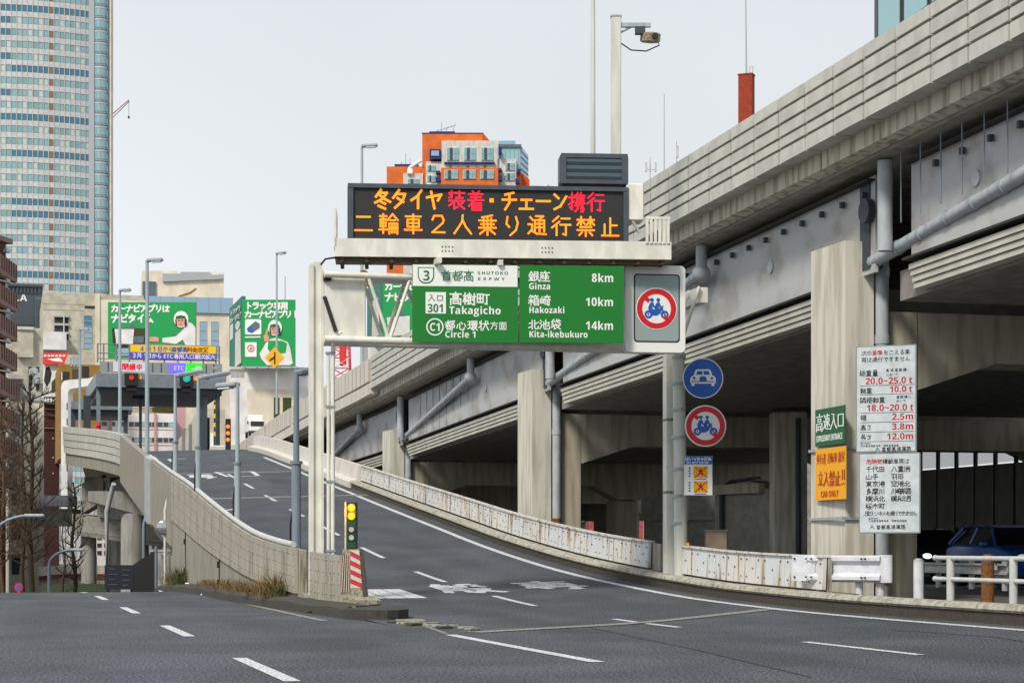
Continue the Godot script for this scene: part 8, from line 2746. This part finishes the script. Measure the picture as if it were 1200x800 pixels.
# ---------------------------------------------------------------- plants
func limb(m: Mb, r: RandomNumberGenerator, from: Vector3, dir: Vector3, length: float, radius: float, depth: int, spread: float) -> void:
	var pts := [from]
	var p := from
	var d := dir
	for i in 3:
		d = (d + Vector3(r.randf_range(-1, 1), r.randf_range(-0.3, 0.9), r.randf_range(-1, 1)) * 0.18).normalized()
		p += d * length / 3.0
		pts.append(p)
	m.tube(pts, radius, 4, radius * 0.55, false)
	if depth <= 0:
		return
	for i in r.randi_range(2, 3) + (1 if depth > 1 else 0):
		var q: Vector3 = pts[r.randi_range(1, 3)]
		var nd := (d + Vector3(r.randf_range(-1, 1), r.randf_range(-0.2, 1.0), r.randf_range(-1, 1)) * spread).normalized()
		limb(m, r, q, nd, length * r.randf_range(0.5, 0.75), radius * 0.5, depth - 1, spread)


func bare_tree(label: String, where: Vector3, h: float, thick: float, stubs: int, reach: float, twig: int, seed_no: int, bark := "bark") -> void:
	var r := RandomNumberGenerator.new()
	r.seed = seed_no
	var o := thing("bare_tree", label, "tree", where, 0.0, "leafless street trees")
	var pts := []
	for i in 7:
		pts.append(Vector3(sin(i * 1.7 + seed_no) * 0.08, h * i / 6.0, cos(i * 2.1) * 0.06))
	pipe(o, "trunk", pts, thick, bark, 8, thick * 0.3)
	var m := Mb.new()
	for i in stubs:
		var y := h * lerpf(0.18, 0.98, float(i) / stubs)
		var w := i * 2.4 + r.randf()
		var len := reach * lerpf(1.0, 0.45, float(i) / stubs) * r.randf_range(0.7, 1.2)
		limb(m, r, Vector3(0, y, 0), Vector3(cos(w), 0.5, sin(w)).normalized(), len, thick * 0.32, twig, 0.75)
	put("crown", m, bark, o)


func tuft(called: String, label: String, where: Vector3, h: float, blades: int, spread: float, mat_name: String, seed_no: int) -> void:
	var r := RandomNumberGenerator.new()
	r.seed = seed_no
	var m := Mb.new()
	for i in blades:
		var w := r.randf() * TAU
		var b := Vector3(cos(w), 0, sin(w))
		var p := b * r.randf() * spread
		var tip := p + Vector3(r.randf_range(-0.6, 0.6), r.randf_range(0.25, 1.0), r.randf_range(-0.6, 0.6)) * h
		var e := Vector3(-b.z, 0, b.x) * r.randf_range(0.004, 0.011)
		var mid := p.lerp(tip, 0.6) + Vector3(0, h * 0.12, 0)
		m.tri(p - e, mid + e * 0.8, p + e)
		m.tri(p - e, mid - e * 0.8, mid + e * 0.8)
		m.tri(mid - e * 0.8, tip, mid + e * 0.8)
	var o := thing(called, label, "weeds", where, 0.0, "weeds at the foot of the retaining wall")
	put("blades", m, mat_name, o)


func build_plants() -> void:
	bare_tree("tall bare tree with knobbly twigs in front of the cream gable, left of the pair", Vector3(seen_at(27, 642, 80).x, -1.2, -80.0), 8.2, 0.1, 34, 0.9, 3, 3)
	bare_tree("tallest bare tree with knobbly twigs in front of the cream gable", Vector3(seen_at(36, 642, 78).x, -1.1, -78.0), 9.0, 0.12, 38, 0.9, 3, 8)
	bare_tree("bare dark sapling in front of the round grey column below the toll deck", Vector3(seen_at(86, 642, 80).x, -1.2, -80.0), 5.0, 0.1, 24, 0.8, 2, 12)
	bare_tree("slim bare sapling beside the teal curved lamp", Vector3(seen_at(74, 642, 84).x, -1.4, -84.0), 3.6, 0.07, 9, 0.7, 2, 15)
	bare_tree("pale brown bushy bare tree against the left edge", Vector3(seen_at(2, 642, 76).x, -1.0, -76.0), 7.8, 0.08, 62, 1.15, 3, 21, "bark_pale")
	bare_tree("second pale brown bare tree cut by the left edge", Vector3(seen_at(9, 642, 82).x, -0.9, -72.0), 7.6, 0.08, 56, 1.15, 3, 25, "bark_pale")
	var i := 0
	for e in [[41.5, 0.55, 40, "weed", "tall dry weed clump beside the gantry's left leg"], [43.2, 0.35, 46, "weed", "low straw tuft second from the gantry leg along the wall"], [45.6, 0.32, 40, "weed", "low straw tuft third from the gantry leg along the wall"], [48.5, 0.3, 40, "weed", "middle straw tuft at the wall foot"], [52.3, 0.22, 34, "weed", "small straw tuft near the wall joint"], [59.6, 0.6, 40, "weed_green", "dark green weed bush at the far end of the retaining wall"], [61.5, 0.45, 50, "weed", "straw tuft at the far end of the retaining wall"], [41.2, 0.4, 20, "weed_green", "thin green weed behind the dry clump at the gantry leg"]]:
		tuft("weed_tuft", e[4], at(e[0], -4.4 + inset(e[0]), ground_y(e[0]) + 0.2), e[1], e[2] * 5, 0.4, e[3], 30 + i)
		i += 1
	var r := RandomNumberGenerator.new()
	r.seed = 9
	for j in 9:
		var s := r.randf_range(36.0, 62.0)
		var o := thing("litter_scrap", "scrap of pale litter lying along the street kerb", "litter", at(s, -4.62 + inset(s) + r.randf_range(-0.25, 0.15), ground_y(s) + (0.23 if j % 2 == 0 else 0.01)), r.randf() * TAU, "litter along the kerb")
		var m := Mb.new()
		m.quad(Vector3(-0.06, 0.005, 0.03), Vector3(-0.03, 0.04, -0.04), Vector3(0.05, 0.02, -0.03), Vector3(0.07, 0.005, 0.04))
		m.quad(Vector3(0.07, 0.005, 0.04), Vector3(0.05, 0.02, -0.03), Vector3(0.1, 0.0, -0.02), Vector3(0.09, 0.0, 0.03))
		put("paper", m, "sign_white" if j % 3 else "weed", o)
